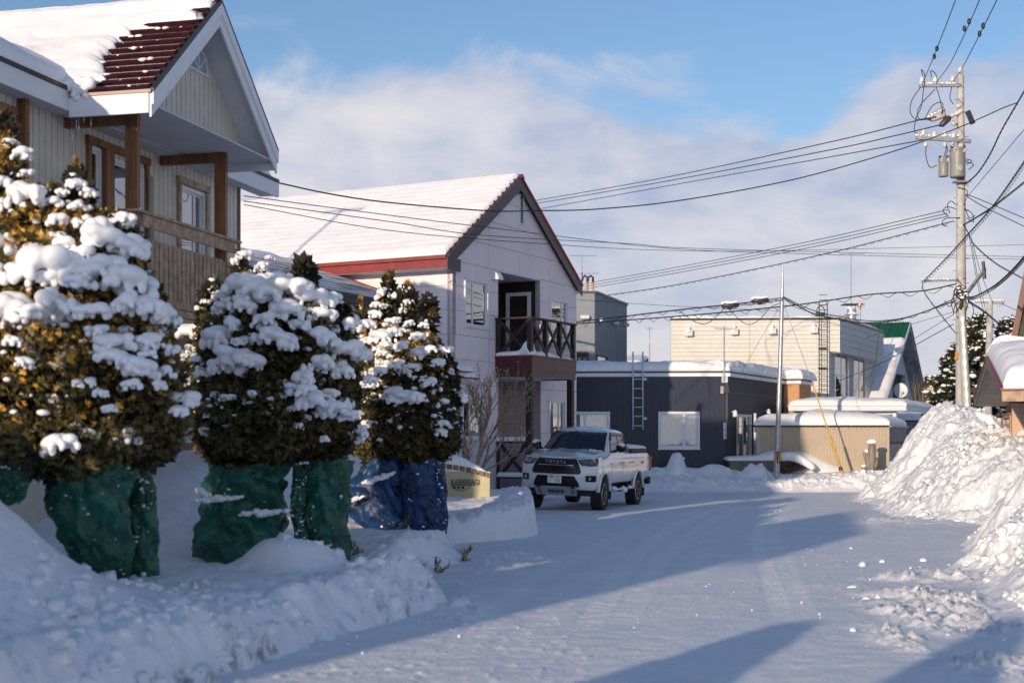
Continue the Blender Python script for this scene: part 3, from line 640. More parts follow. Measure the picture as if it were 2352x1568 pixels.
# gable wall boards above the balcony
gt0, gt1 = .28, TE-.28
go = [(gt0, EZ-.14), (gt1, EZ-.14), (gt1, crz(gt1)-.16), (AR, AZ-.16), (gt0, crz(gt0)-.16)]
backing(fc, go, [], -.60, -.472, M_CREAM2, cream)
panels(fc, go, list(np.arange(gt0, gt1+.01, .148)), [EZ-.14, 8.2], [], .018, -.47, -.45, M_CREAM, cream, 'siding_board')
MB().fpoly(fc, [(ER+.1, crz(.1)-.165), (AR, AZ-.165), (TE-.1, crz(.1)-.165), (TE-.3, crz(.3)-.21), (AR, AZ-.21), (ER+.3, crz(.3)-.21)], -.44, -.01) if False else None
# fan light in the gable
tc_, zc_ = fc.px(450, 166, -.45)
arc = [(tc_+.36*math.cos(k*math.pi/12), zc_+.42*math.sin(k*math.pi/12)) for k in range(13)]
fl = MB().fpoly(fc, arc, -.45, -.42); fl = fl.build('fan_window', M_FRAME, cream)
arc2 = [(tc_+.29*math.cos(k*math.pi/12), zc_+.04+.33*math.sin(k*math.pi/12)) for k in range(13)]
MB().fpoly(fc, arc2, -.418, -.412).build('pane', mat('frosted_pane', (.32, .38, .46), .2), fl)
mb = MB()
for k in (3, 6, 9): mb.beam(fc(tc_, -.408, zc_+.03), fc(tc_+.3*math.cos(k*math.pi/12), -.408, zc_+.34*math.sin(k*math.pi/12)), .02, .02, fc.N)
mb.build('glazing_bar', M_FRAME, fl)
# ragged snow still lying on the near slope of the cross gable
pe = [(478, 14), (470, 34), (376, 38), (330, 58), (272, 92), (262, 104), (236, 140), (232, 160), (226, 180), (200, 200), (178, 215)]
P0 = fc(0, 0, EZ); ed = []
for x, y in pe:
    h_ = ray_plane(x, y, P0+nn*.1, nn); d_ = h_-P0; ed.append((d_.dot(sdn)/SL, d_.dot(fc.N)))
ed.sort(); es = np.array([e_[0] for e_ in ed]); eo = np.array([e_[1] for e_ in ed])
ODEP = 6.2
def ragged(u, v, H, B):
    o = -u*ODEP; lim = np.interp(v, es, eo)+.09*fbm(v*3+u*0, v*0, 2.2, 3, 7)+.035*vn(v*30, v*0, 3)+.03*fbm(v*3, u*9, 3, 3, 9)
    d = lim-o; d2 = np.minimum(d, (v+.03)*SL*1.2)
    f = np.sqrt(np.clip(1-(1-np.clip(d2/.30, 0, 1))**2, 0, 1))
    hh = (.17+.05*fbm(u*5, v*3, 1.2, 3, 5))*f+.012*fbm(u*30, v*12, 1, 3, 2)+.10*ss(.0, 1.6, d)*ss(.2, .8, 1-v)
    hh = hh*(1-.35*ss(.9, 1., v))
    return np.where(d > 0, hh, -.12)
roof_snow('roof_snow', P0+Vector((0, 0, .03)), fc(0, -ODEP, EZ+.03), fc(AR, -ODEP, AZ+.03), fc(AR, 0, AZ+.03), .3, cream, nu=260, nv=110, hfun=ragged)
roof_snow('roof_snow', fc(AR, -.45, AZ+.02), fc(AR, -ODEP, AZ+.02), fc(TE, -ODEP, EZ), fc(TE, -.3, EZ), .22, cream, nu=60, nv=24, rad=.25)
# small snow patches left on the tiles
cs = []; rs = []; g = random.Random(3)
for i in range(36):
    v_ = g.random(); o_ = float(np.interp(v_, es, eo))+g.random()**2*.9*(1.2-v_)
    if o_ > -.15: continue
    row = math.floor(v_*NR)/NR; p_ = P0+sd*(row+.012)+fc.N*o_+nn*.07; cs.append(tuple(p_)); rs.append(.02+.05*g.random()**2)
blobs('snow_patches', cs, rs, SNOWR, .5, 5, cream, kind='stuff')
# drooping tongue of snow + icicles at the inner corner
cs = []; rs = []
for i in range(26):
    k = i/25; p_ = fc(-.06+.03*g.random(), -1.2+.34*g.random()-.0, EZ+.16-.32*k*g.random()); cs.append(tuple(p_)); rs.append(.09*(1-k*.5))
blobs('snow_tongue', cs, rs, SNOWR, .9, 9, cream, kind='stuff', hi=True, rough=.1)
icicles((fc(-.03, -1.15, EZ-.28), fc(-.03, -.86, EZ-.28)), 6, .12, .75, cream, 3, .010)
# balcony
PT0, PT1, OP = .47, 3.23, -.52
for tt in (PT0, PT1):
    MB().fb(fc, tt-.075, tt+.075, OP-.075, OP+.075, .0, EZ-.172).build('post', M_WOOD, cream, bevel=.006)
    MB().fb(fc, tt-.045, tt+.045, OP+.076, OP+.094, 3.7, EZ-.172).build('post_trim', M_WOOD, cream)
    MB().fb(fc, tt-.05, tt+.05, -1.548, OP-.078, EZ-.32, EZ-.173).build('beam', M_WOOD, cream, bevel=.005)
    MB().fb(fc, tt-.05, tt+.05, -1.548, OP-.078, 3.36, 3.58).build('beam', M_WOOD, cream)
MB().fb(fc, PT0-.1, 3.70, OP-.05, OP+.14, 4.80, 4.84).build('rail_cap', M_WOODG, cream, bevel=.004)
MB().fb(fc, PT0+.08, 3.50, OP+.077, OP+.112, 4.62, 4.795).build('rail_board', M_WOODG, cream, bevel=.004)
MB().fb(fc, PT0+.08, 3.66, OP+.03, OP+.065, 4.43, 4.48).build('lower_rail', M_WOODG, cream)
MB().fb(fc, PT0+.0, 3.66, OP+.03, OP+.065, 3.70, 3.76).build('lower_rail', M_WOODG, cream)
for i in range(23):
    t_ = PT0+.13+i*.136
    mb = MB(); mb.fb(fc, t_-.052, t_+.052, OP+.068, OP+.088, 3.66, 4.45)
    mb.build('baluster', M_WOODG, cream, bevel=.004)
for zz in (4.26, 3.93):      # turned notches between the slats
    mb = MB()
    for i in range(22): mb.fb(fc, PT0+.198+i*.136-.022, PT0+.198+i*.136+.022, OP+.062, OP+.067, zz-.03, zz+.03)
    mb.build('slat_notches', M_DKW, cream, kind='stuff')
# side railing (back to the wall)
MB().fb(fc, PT0-.1, PT0+.06, -1.548, OP-.052, 4.80, 4.84).build('rail_cap', M_WOOD, cream)
MB().fb(fc, PT0-.112, PT0-.077, -1.548, OP-.0, 4.60, 4.795).build('rail_board', M_WOOD, cream)
for i in range(7):
    o_ = -1.45+i*.136; MB().fb(fc, PT0-.10, PT0-.08, o_-.052, o_+.052, 3.66, 4.45).build('baluster', M_WOODG, cream)
# deck
for i in range(3): MB().fb(fc, PT0-.12, 3.72, OP+.05, OP+.085, 3.34+i*.118, 3.448+i*.118).build('deck_fascia_board', M_WOODG, cream, bevel=.003)
for i in range(8): MB().fb(fc, PT0-.1, 3.7, -1.54+i*.132, -1.54+i*.132+.124, 3.58, 3.62).build('deck_plank', M_WOODG, cream)
MB().fb(fc, PT0-.1, 3.7, -1.54, OP+.04, 3.30, 3.325).build('deck_soffit', M_SOFF, cream)
MB().fb(fc, PT0-.3, 3.9, OP-.05, OP+.05, 3.02, 3.24).build('beam', M_WOOD, cream)
MB().fb(fc, .2, 5.8, -.6, -.5, 1.52, 1.63).build('porch_rail', M_WOOD, cream)
blobs('rail_snow', [tuple(fc(PT0-.03+.05*i, OP+.03, 4.85)) for i in range(3)], [.06, .09, .05], SNOWR, .6, 2, cream, kind='stuff')
# TV aerial on the far roof slope, whose shadow falls on the pink house roof
pm = Vector((-13.5, 23.6, 6.6)); MB().tube([pm, pm+Vector((.0, 0, 2.2)), pm+Vector((.05, 0, 5.3))], .055, 6).build('aerial_mast', M_GALV, cream)
vb_ = Vector((math.cos(R(SUN_AZ)), -math.sin(R(SUN_AZ)), 0)); pt5 = pm+Vector((0, 0, 5.2)); MB().beam(pt5-vb_*.62, pt5+vb_*.75, .07, .07).build('aerial_boom', M_GALV, cream)
for k in range(7): qq = pt5+vb_*(-.6+.21*k); MB().beam(qq-Vector((.07, .07, .06)), qq+Vector((.07, .07, .06)), .014, .014).build('aerial_element', M_GALV, cream)
MB().beam(pt5+vb_*.72-Vector((0, 0, .12)), pt5+vb_*.72+Vector((0, 0, .12)), .03, .03).build('aerial_element', M_GALV, cream)
antenna_pt = P(597, 392, 30)
# windows and brown casings
for k, (a_, b_, c_, d_) in enumerate(wins_c):
    window(fc, a_, b_, c_, d_, cream, o=-1.575, fw=.05, glass=GLASSM if k else GLASS, rails=(5.0,) if k == 0 else (), sill=False, depth=.06, mull=() if k < 2 else ((a_*.35+b_*.65),), curtain=(k > 0))
def casing(a_, b_, c_, d_, w_=.10, m=M_WOOD, parts=('casing',)):
    MB().fb(fc, a_-w_, a_, -1.549, -1.50, c_-.02, d_).build('casing_board', m, cream, bevel=.004)
    MB().fb(fc, b_, b_+w_, -1.549, -1.50, c_-.02, d_).build('casing_board', m, cream, bevel=.004)
    MB().fb(fc, a_-w_-.02, b_+w_+.02, -1.549, -1.485, d_+.001, d_+.11).build('casing_head', m, cream, bevel=.004)
casing(wins_c[0][0], wins_c[1][1], 3.8, 5.92)
MB().fb(fc, wins_c[0][1]+.005, wins_c[1][0]-.005, -1.549, -1.46, 3.8, 5.92).build('casing_board', M_WOOD, cream, bevel=.004)
casing(*wins_c[2][:2], 4.25, 5.84, .09, M_WOODG); casing(*wins_c[3][:2], 4.2, 5.90, .09)
MB().fb(fc, fc.px(38, 0, -1.55)[0], fc.px(48, 0, -1.55)[0], -1.549, -1.42, 3.3, 6.15).build('timber_strip', M_WOOD, cream)
MB().fb(fc, 6.05, 6.14, -1.549, -1.53, 0, 6.15).build('corner_board', M_WOOD, cream)
td = fc.px(346, 0, -1.47)[0]
MB().tube([fc(td, -1.54, 5.75), fc(td, -1.47, 5.72), fc(td, -1.47, 5.6), fc(td, -1.47, .3)], .045, 10).build('downpipe', mat('downpipe_beige', (.36, .34, .29), .5), cream, smooth=True)
MB().fb(fc, -9, 6.1, -7.3, -1.7, 3.3, 3.4).build('floor_slab', M_IN, cream)

# ================= pale pink house =================
pX = (1040-HX)*36.5/F
fp = Fr(pX, 36.5, 28); fpl = Fr(pX, 36.5, 28-90)     # gable wall, and the long wall running back to the left
pink = thing('pink_house', 'pale pink two-storey house with snowy roof, dark timber balcony and red metal trim', 'house', fp(3, -4, 0))
OV = .17
pa = fp.px(1197, 408, OV); pl_ = fp.px(1030, 580, OV); pr = fp.px(1338, 664, OV); W = fp.t(1324)
PAT = (pl_[0]+pr[0])/2*.5+pa[0]*.5; PAZ = pa[1]; PEZ = (pl_[1]+pr[1])/2; PL0, PR0 = pl_[0], pr[0]
print('pink', pa, pl_, pr, W)
psl = (PAZ-PEZ)/(PAT-PL0); psr = (PAZ-PEZ)/(PR0-PAT)
def prz(t): return PEZ+(t-PL0)*psl if t < PAT else PEZ+(PR0-t)*psr
rec = (fp.t(1144), fp.t(1241), 3.93, fp.px(1144, 622)[1]); por = (rec[0]-.0, rec[1]+.05, -.2, 3.40)
w1 = (fp.t(1066), fp.t(1120), fp.px(1093, 752)[1], fp.px(1066, 638)[1]); w2 = (fp.t(1263), fp.t(1304), fp.px(1283, 782)[1], fp.px(1263, 685)[1])
w3 = (fp.t(1060), fp.t(1112), fp.px(1085, 1008)[1], fp.px(1085, 915)[1]); w4 = (fp.t(1259), fp.t(1297), .9, fp.px(1259, 918)[1])
holes = [rec, por, w1, w2, w3, w4]
GO = [(0, -.2), (W, -.2), (W, prz(W)-.18), (PAT, PAZ-.2), (0, prz(0)-.18)]
backing(fp, GO, holes, -.16, -.022, M_PINKB, pink)
tsj = [0, fp.t(1122), fp.t(1193.6), fp.t(1261), W]; zj = [-.2]+[1.25+.63*i for i in range(13)]
panels(fp, GO, tsj, zj, holes, .014, -.02, 0, M_PINK, pink, 'wall_panel')
LO = [(0, -.2), (12.5, -.2), (12.5, PEZ-.05), (0, PEZ-.05)]
panels(fpl, LO, [0, 3.0, 6.0, 9.0, 12.5], zj, [], .014, -.0, .02, M_PINK, pink, 'wall_panel')
backing(fpl, LO, [], .022, .16, M_PINKB, pink)
mb = MB(); mb.fb(fp, 0, W, -12.5, -12.4, -.2, PEZ); mb.fb(fp, W-.12, W, -12.4, -.17, -.2, prz(W)-.2); mb.fb(fp, .2, W-.2, -12.3, -.2, 3.45, 3.6); mb.build('shell_wall', M_PINK, pink)
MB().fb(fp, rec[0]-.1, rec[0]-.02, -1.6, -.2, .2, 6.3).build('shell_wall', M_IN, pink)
# roof
for (ta, za, tb, zb) in ((PL0, PEZ, PAT, PAZ), (PR0, PEZ, PAT, PAZ)):
    MB().ext([fp(ta, OV-.03, za), fp(tb, OV-.03, zb), fp(tb, OV-.03, zb-.12), fp(ta, OV-.03, za-.12)], fp.N*-12.9).build('roof', M_REDM, pink)
    MB().ext([fp(ta, OV-.028, za-.30), fp(ta, OV-.028, za-.01), fp(tb, OV-.028, zb-.01), fp(tb, OV-.028, zb-.34)], fp.N*.028).build('rake_board', M_GREYM, pink)
    MB().ext([fp(ta, OV+.03, za+.0), fp(ta, OV+.03, za+.05), fp(tb, OV+.03, zb+.05), fp(tb, OV+.03, zb)], fp.N*-.08).build('rake_flashing', M_GREYM if ta < tb else M_REDM, pink)
    MB().ext([fp(ta, OV-.03, za-.121), fp(tb, OV-.03, zb-.121), fp(tb, OV-.03, zb-.15), fp(ta, OV-.03, za-.15)], fp.N*-(OV-.03)).build('soffit_panel', M_GREYM, pink)
MB().fb(fp, PL0-.03, PL0-.001, -12.6, OV-.03, PEZ-.28, PEZ+.01).build('eave_fascia', M_REDM, pink)
MB().fb(fp, PL0-.10, PL0-.031, -12.6, OV-.03, PEZ-.06, PEZ+.015).build('gutter', M_REDM, pink)
MB().fb(fp, PL0+.002, -.003, -12.6, OV-.03, PEZ-.29, PEZ-.27).build('soffit_panel', M_SOFF, pink)
MB().fb(fp, PL0-.05, .1, OV-.03, OV+.01, PEZ-.34, PEZ-.02).build('eave_return', M_GREYM, pink)
MB().ext([fp(PAT-.14, OV+.05, PAZ-.02), fp(PAT, OV+.05, PAZ+.10), fp(PAT+.14, OV+.05, PAZ-.02)], fp.N*-.5).build('ridge_cap', M_REDM, pink)
nrow = 17; Lp = math.hypot(PAT-PL0, PAZ-PEZ)
def wavep(u, v): return -.009*np.abs(np.sin(v/Lp*nrow*math.pi+.25*vn(u*.5, v*1.3, 4)))**.7+.01
roof_snow('roof_snow', fp(PL0-.05, OV-.06, PEZ+.04), fp(PL0-.05, -12.6, PEZ+.04), fp(PAT, -12.6, PAZ+.04), fp(PAT, OV-.06, PAZ+.04), .13, pink, nu=150, nv=130, rad=.16, amp=.012, wave=wavep, seed=3)
roof_snow('roof_snow', fp(PR0, OV-.06, PEZ+.04), fp(PR0, -12.6, PEZ+.04), fp(PAT, -12.6, PAZ+.04), fp(PAT, OV-.06, PAZ+.04), .10, pink, nu=30, nv=20, rad=.2, seed=5)
for i in range(nrow-1):     # bare ends of the tile courses along the rake
    k = (i+.6)/nrow; b0 = fp(PL0+(PAT-PL0)*k, OV+.02, PEZ+(PAZ-PEZ)*k+.05)
    up = Vector((fp.A.x*(PAT-PL0), fp.A.y*(PAT-PL0), PAZ-PEZ)).normalized(); ln = .22+.1*((i*37) % 5)/5
    b0 = b0-fp.N*.07; MB().ext([b0, b0+up*.09, b0+up*.07+Vector((0, 0, .06)), b0+Vector((0, 0, .075))], fp.N*-ln).build('roof_tile', M_REDM, pink)
icicles((fp(PL0-.08, -.3, PEZ-.05), fp(PL0-.08, -5, PEZ-.05)), 16, .04, .16, pink, 5, .006)
# balcony recess
def recess(z0, z1, t0, t1, dep, mb_, board, vertical=True):
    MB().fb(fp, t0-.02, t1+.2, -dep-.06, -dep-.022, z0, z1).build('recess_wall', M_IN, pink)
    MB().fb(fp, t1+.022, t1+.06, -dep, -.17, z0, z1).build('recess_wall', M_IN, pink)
    if vertical:
        n = int((t1-t0)/.12); st = (t1-t0)/n
        for i in range(n): MB().fb(fp, t0+i*st+.004, t0+(i+1)*st-.004, -dep-.02, -dep, z0, z1).build('wall_board', board, pink)
        n = int((dep-.17)/.12); st = (dep-.17)/n
        for i in range(n): MB().fb(fp, t1, t1+.02, -dep+i*st+.004, -dep+(i+1)*st-.004, z0, z1).build('wall_board', board, pink)
    else:
        n = int((z1-z0)/.11); st = (z1-z0)/n
        for i in range(n):
            MB().b8([fp(t0, -dep-.02, z0+i*st), fp(t1, -dep-.02, z0+i*st), fp(t1, -dep+.012, z0+i*st), fp(t0, -dep+.012, z0+i*st), fp(t0, -dep-.02, z0+(i+1)*st-.006), fp(t1, -dep-.02, z0+(i+1)*st-.006), fp(t1, -dep, z0+(i+1)*st-.006), fp(t0, -dep, z0+(i+1)*st-.006)]).build('lap_board', board, pink)
            MB().b8([fp(t1-.012, -dep+.012, z0+i*st), fp(t1+.02, -dep+.012, z0+i*st), fp(t1+.02, -.17, z0+i*st), fp(t1-.012, -.17, z0+i*st), fp(t1, -dep+.012, z0+(i+1)*st-.006), fp(t1+.02, -dep+.012, z0+(i+1)*st-.006), fp(t1+.02, -.17, z0+(i+1)*st-.006), fp(t1, -.17, z0+(i+1)*st-.006)]).build('lap_board', board, pink)
    MB().fb(fp, t0, t1, -dep, -.001, z1-.02, z1+.05).build('recess_ceiling', M_SOFF, pink)
RD = 1.25
recess(3.9, rec[3], rec[0], rec[1], RD, None, M_DKW)
recess(.0, por[3], por[0], por[1], RD, None, M_MAUVE, False)
fdo = Fr(fp(rec[1], 0, 0).x, fp(rec[1], 0, 0).y, 28-90)      # far side wall of the recess: t runs back from the facade
dr = window(fdo, .30, 1.10, 3.96, 5.95, pink, o=-.01, side=-1, fw=.10, name='balcony_door', inner=False, sill=False)
MB().ball(fdo(.36, -.06, 4.95), .03, 8, 6).build('door_handle', M_GALV, dr)
for q_, g_, mu in ((w1, GLASSM, .36), (w2, GLASSM, .66), (w3, GLASSM, .36), (w4, GLASSM, .66)):
    window(fp, *q_, pink, o=0., glass=g_, mull=(q_[0]+(q_[1]-q_[0])*mu,), fw=.05, depth=.07, curtain=(q_[0]+.7*(q_[1]-q_[0]), q_[1]))
# balcony box
M_MARO = mat('maroon_metal_cladding', (.085, .020, .018), .4, var=.2)
BO, B0, B1 = 1.12, rec[0]-.17, rec[1]+.06
bz0, bz1, bzr = 3.38, 3.92, 4.98
for (a_, b_, c_, d_) in ((B0, B1, BO-.03, BO), (B0, B0+.03, .003, BO-.031), (B1-.03, B1, .003, BO-.031)):
    tm = (a_+b_)/2
    if b_-a_ > .1:
        MB().fb(fp, a_, tm-.003, c_, d_, bz0+.15, bz1).build('fascia_panel', M_MARO, pink); MB().fb(fp, tm+.003, b_, c_, d_, bz0+.15, bz1).build('fascia_panel', M_MARO, pink)
    else: MB().fb(fp, a_, b_, c_, d_, bz0+.15, bz1).build('fascia_panel', M_MARO, pink)
    MB().fb(fp, a_+.015, b_-.015 if b_-a_ > .1 else b_, c_, d_-.015, bz0, bz0+.148).build('fascia_panel', M_MARO, pink)
MB().fb(fp, B0-.03, B1+.03, .003, BO+.03, bz1+.001, bz1+.03).build('balcony_edge', M_REDM, pink)
MB().fb(fp, B0+.03, B1-.03, .003, BO-.03, bz0+.03, bz0+.06).build('balcony_soffit', M_SOFF, pink)
zf = bz1+.031
ptl = [B0+.06]+[B0+.06+(B1-B0-.12)*k/3 for k in (1, 2)]+[B1-.06]
for i, t_ in enumerate(ptl):
    wd_ = .075 if i == 0 else .05
    MB().fb(fp, t_-wd_, t_+wd_, BO-.14, BO-.02, zf, bzr-.05).build('railing_post', M_DKW, pink)
MB().fb(fp, B0, B0+.11, .02, .12, zf, bzr-.05).build('railing_post', M_DKW, pink)
MB().fb(fp, B0-.03, B1+.03, BO-.16, BO+.0, bzr-.049, bzr).build('handrail', M_DKW, pink); MB().fb(fp, B0-.03, B0+.13, .01, BO-.162, bzr-.049, bzr).build('handrail', M_DKW, pink)
def xbrace(p, q, z0, z1, nm='cross_brace', w_=.085, par=pink, off=Vector((0, 0, 0))):
    a_ = Vector(p); b_ = Vector(q); n_ = (b_-a_).normalized().cross(Vector((0, 0, 1)))
    MB().beam(a_+Vector((0, 0, z0)), b_+Vector((0, 0, z1)), w_*.45, w_, n_.cross((b_-a_).normalized())).build(nm, M_DKW, par)
    MB().beam(a_+Vector((0, 0, z1))+n_*.035, b_+Vector((0, 0, z0))+n_*.035, w_*.45, w_).build(nm, M_DKW, par)
for i in range(3): xbrace(fp(ptl[i], BO-.08, 0), fp(ptl[i+1], BO-.08, 0), zf+.03, bzr-.06)
xbrace(fp(B0+.06, .1, 0), fp(B0+.06, BO-.1, 0), zf+.03, bzr-.06)
mb = MB()     # square netting behind the braces
for i in range(int((B1-B0)/.06)): t_ = B0+.06+i*.06; mb.beam(fp(t_, BO-.17, zf), fp(t_, BO-.17, bzr-.25), .007, .007)
for i in range(13): mb.beam(fp(B0+.06, BO-.17, zf+.05+i*.06), fp(B1-.06, BO-.17, zf+.05+i*.06), .007, .007)
for i in range(16): o_ = .1+i*.06; mb.beam(fp(B0+.13, o_, zf), fp(B0+.13, o_, bzr-.25), .007, .007)
for i in range(13): mb.beam(fp(B0+.13, .1, zf+.05+i*.06), fp(B0+.13, BO-.15, zf+.05+i*.06), .007, .007)
mb.build('netting', M_BLACKM, pink, kind='stuff')
roof_snow('balcony_snow', fp(B0+.14, .2, zf), fp(B1-.14, .2, zf), fp(B1-.14, BO-.03, zf), fp(B0+.0, BO-.03, zf), .10, pink, nu=60, nv=20, rad=.1,
          hfun=lambda u, v, H, B: H*.8+.42*np.exp(-((u-.02)/.07)**2-((v-.95)/.3)**2)+.06*np.exp(-((u-.3)/.2)**2))
roof_snow('balcony_snow', fp(B0-.02, .03, zf), fp(B0-.02, BO, zf), fp(B0+.2, BO, zf), fp(B0+.2, .03, zf), .12, pink, nu=50, nv=14, rad=.06,
          hfun=lambda u, v, H, B: H*.8+.36*np.exp(-((u-.86)/.13)**2)*ss(0, .3, 1-u))
for (t_, o_) in ((B0+.10, BO-.12), (B1-.14, BO-.12)): MB().fb(fp, t_-.08, t_+.08, o_-.08, o_+.08, .0, bz0).build('balcony_post', M_DKW, pink)
zf0, zf1 = .70, 1.66                                             # ground-floor X railing
MB().fb(fp, B0+.05, B0+.13, .02, .10, .3, zf1).build('railing_post', M_DKW, pink)
MB().fb(fp, B0+.05, B0+.13, .02, BO-.21, zf1-.06, zf1).build('handrail', M_DKW, pink); MB().fb(fp, B0+.05, B0+.13, .02, BO-.21, zf0-.05, zf0+.01).build('lower_rail', M_DKW, pink)
xbrace(fp(B0+.09, .1, 0), fp(B0+.09, BO-.2, 0), zf0, zf1-.05, w_=.10)
roof_snow('rail_snow', fp(B0+.03, .02, zf1), fp(B0+.03, BO-.2, zf1), fp(B0+.16, BO-.2, zf1), fp(B0+.16, .02, zf1), .09, pink, nu=30, nv=8, rad=.05, amp=.02)
roof_snow('rail_snow', fp(B0+.0, .05, zf0), fp(B0+.0, BO-.2, zf0), fp(B0+.18, BO-.2, zf0), fp(B0+.18, .05, zf0), .09, pink, nu=30, nv=8, rad=.05, amp=.03, seed=7)
# louvre, hood, small porch roof on the left
lt, lz = fp.px(1196, 482); vb = MB()
vb.fb(fp, lt-.13, lt-.10, .001, .05, lz-.42, lz+.42); vb.fb(fp, lt+.10, lt+.13, .001, .05, lz-.42, lz+.42); vb.fb(fp, lt-.10, lt+.10, .001, .049, lz+.39, lz+.42); vb.fb(fp, lt-.10, lt+.10, .001, .049, lz-.42, lz-.39)
vb = vb.build('louvre_vent', M_FRAME, pink); MB().fb(fp, lt-.1, lt+.1, .001, .006, lz-.39, lz+.39).build('vent_back', M_IN, vb)
for i in range(15): MB().b8([fp(lt-.1, .008, lz-.385+i*.052+.03), fp(lt+.1, .008, lz-.385+i*.052+.03), fp(lt+.1, .04, lz-.385+i*.052), fp(lt-.1, .04, lz-.385+i*.052), fp(lt-.1, .008, lz-.385+i*.052+.036), fp(lt+.1, .008, lz-.385+i*.052+.036), fp(lt+.1, .04, lz-.385+i*.052+.006), fp(lt-.1, .04, lz-.385+i*.052+.006)]).build('vent_slat', mat('vent_green', (.35, .45, .38), .5), vb)
ht, hz = fp.px(1132, 633); hp = [(0.001, hz-.12), (.26, hz-.12), (.24, hz-.02), (.17, hz+.07), (.08, hz+.12), (.001, hz+.13)]
MB().ext([fp(ht-.14, o_, z_) for o_, z_ in hp], fp.A*.26).build('vent_hood', M_FRAME, pink, smooth='auto' and False)
icicles((fp(ht-.1, .2, hz-.12), fp(ht+.1, .2, hz-.12)), 6, .04, .14, pink, 8, .005)
pt_, pz_ = fp.px(1052, 858)
for i in range(2):
    MB().ext([fp(-.25+i*.0, .02, pz_+.22-i*.16), fp(-.25, .38+i*.12, pz_+.05-i*.16), fp(-.25, .38+i*.12, pz_+.0-i*.16), fp(-.25, .02, pz_+.15-i*.16)], fp.A*.75).build('porch_roof', M_REDM, pink)
    roof_snow('porch_snow', fp(-.25, .02, pz_+.23-i*.16), fp(.5, .02, pz_+.23-i*.16), fp(.5, .38+i*.12, pz_+.06-i*.16), fp(-.25, .38+i*.12, pz_+.06-i*.16), .06, pink, nu=14, nv=8, rad=.06)

# ================= annex with striped roof between the two houses =================
ax = P(726, 619, 38.2); fa = Fr(ax.x, ax.y, 26)
annex = thing('annex', 'low annex with dark slatted roof strips under thin snow, between the two houses', 'outbuilding', (ax.x, ax.y, 0))
az_ = ax.z; dz = -.36
slab(fa(-8, 0, az_), fa(0, 0, az_), fa(0, 3.4, az_+3.4*dz), fa(-8, 3.4, az_+3.4*dz), .12, mat('blackish_roof', (.035, .03, .035), .5), 'roof', annex)
for i in range(22):
    o_ = .12+i*.145; z_ = az_+o_*dz
    oe = o_+.143; ze_ = z_+.143*dz+.075
    MB().b8([fa(-8, o_, z_-.02), fa(-.12, o_, z_-.02), fa(-.12, oe, z_+.143*dz), fa(-8, oe, z_+.143*dz), fa(-8, o_, z_+.03), fa(-.12, o_, z_+.03), fa(-.12, oe, ze_), fa(-8, oe, ze_)]).build('roof_course', MATS['blackish_roof'], annex)
    roof_snow('snow_strip', fa(-8, o_+.01, z_+.035), fa(-.12, o_+.01, z_+.035), fa(-.12, oe-.02, ze_+.003), fa(-8, oe-.02, ze_+.003), .02, annex, nu=50, nv=5, rad=.03, amp=.006, seed=i)
MB().beam(fa(.02, -.1, az_+.05), fa(.02, 3.5, az_+.05+3.5*dz), .10, .12).build('rake_trim', M_REDM, annex)
MB().beam(fa(-.12, -.1, az_+.03), fa(-.12, 3.5, az_+.03+3.5*dz), .05, .06).build('rake_trim', M_REDM, annex)
roof_snow('ridge_snow', fa(-8, -.22, az_+.02), fa(-.3, -.22, az_+.02), fa(-.3, .14, az_+.02), fa(-8, .14, az_+.02), .16, annex, nu=60, nv=10, rad=.12, amp=.03)
slab(fa(-8, 0, az_), fa(0, 0, az_), fa(0, -2.6, az_-1.), fa(-8, -2.6, az_-1.), .12, M_DARK, 'roof', annex)
MB().fb(fa, -7.8, -.2, -2.4, 3.1, -.2, az_-1.35).build('wall', M_PINK, annex)
# ================= dark navy single-storey house =================
M_NAVY = mat('navy_corrugated_steel', (.006, .016, .044), .42, var=.12, nscale=1.5)
M_ORNG = mat('ochre_siding', (.50, .26, .115), .6, var=.06, nscale=2)
def corrug(fr, t0, t1, z0, z1, o, per, dep, m, parent, holes=(), name='corrugated_cladding', kind=None):
    """ribbed sheet (trapezoid ribs) with rectangular openings"""
    mb = MB()
    for (a_, b_, c_, d_) in rminus([(t0, t1, z0, z1)], list(holes)):
        n = max(1, int((b_-a_)/per)); ts = []; 
        st = (b_-a_)/n
        for i in range(n): ts += [(a_+i*st, 0), (a_+(i+.42)*st, 0), (a_+(i+.52)*st, dep), (a_+(i+.9)*st, dep)]
        ts.append((b_, 0)); k = len(ts)
        mb.add([fr(t, o+q_, c_) for t, q_ in ts]+[fr(t, o+q_, d_) for t, q_ in ts], [(i, i+1, k+i+1, k+i) for i in range(k-1)])
    return mb.build(name, m, parent, fix=False, kind=kind)
cN = P(1670, 900, 50); fns = Fr(cN.x, 50, 26); aN = 93.2
LN = 8.2; oN = Vector((cN.x, 50, 0))-Vector((math.sin(R(aN)), math.cos(R(aN)), 0))*LN
fnf = Fr(oN.x, oN.y, aN)
navy = thing('navy_house', 'dark navy corrugated single-storey house with thick roof snow and a white wall ladder', 'house', fnf(4, -4, 0))
def pz(fr, x, y, o=0): return fr.px(x, y, o)[1]
zt = pz(fnf, 1600, 856.5); zb_ = pz(fnf, 1600, 864.5); zm = pz(fnf, 1600, 900.6)
wa = (fnf.t(1512), fnf.t(1607), pz(fnf, 1560, 1030), pz(fnf, 1560, 945)); wb = (fnf.t(1290), fnf.t(1401), wa[2], wa[3])
corrug(fnf, 0, LN, -.2, zm-.012, 0, .085, .014, M_NAVY, navy, [wa, wb]); corrug(fnf, 0, LN, zm+.012, zb_, 0, .085, .014, M_NAVY, navy)
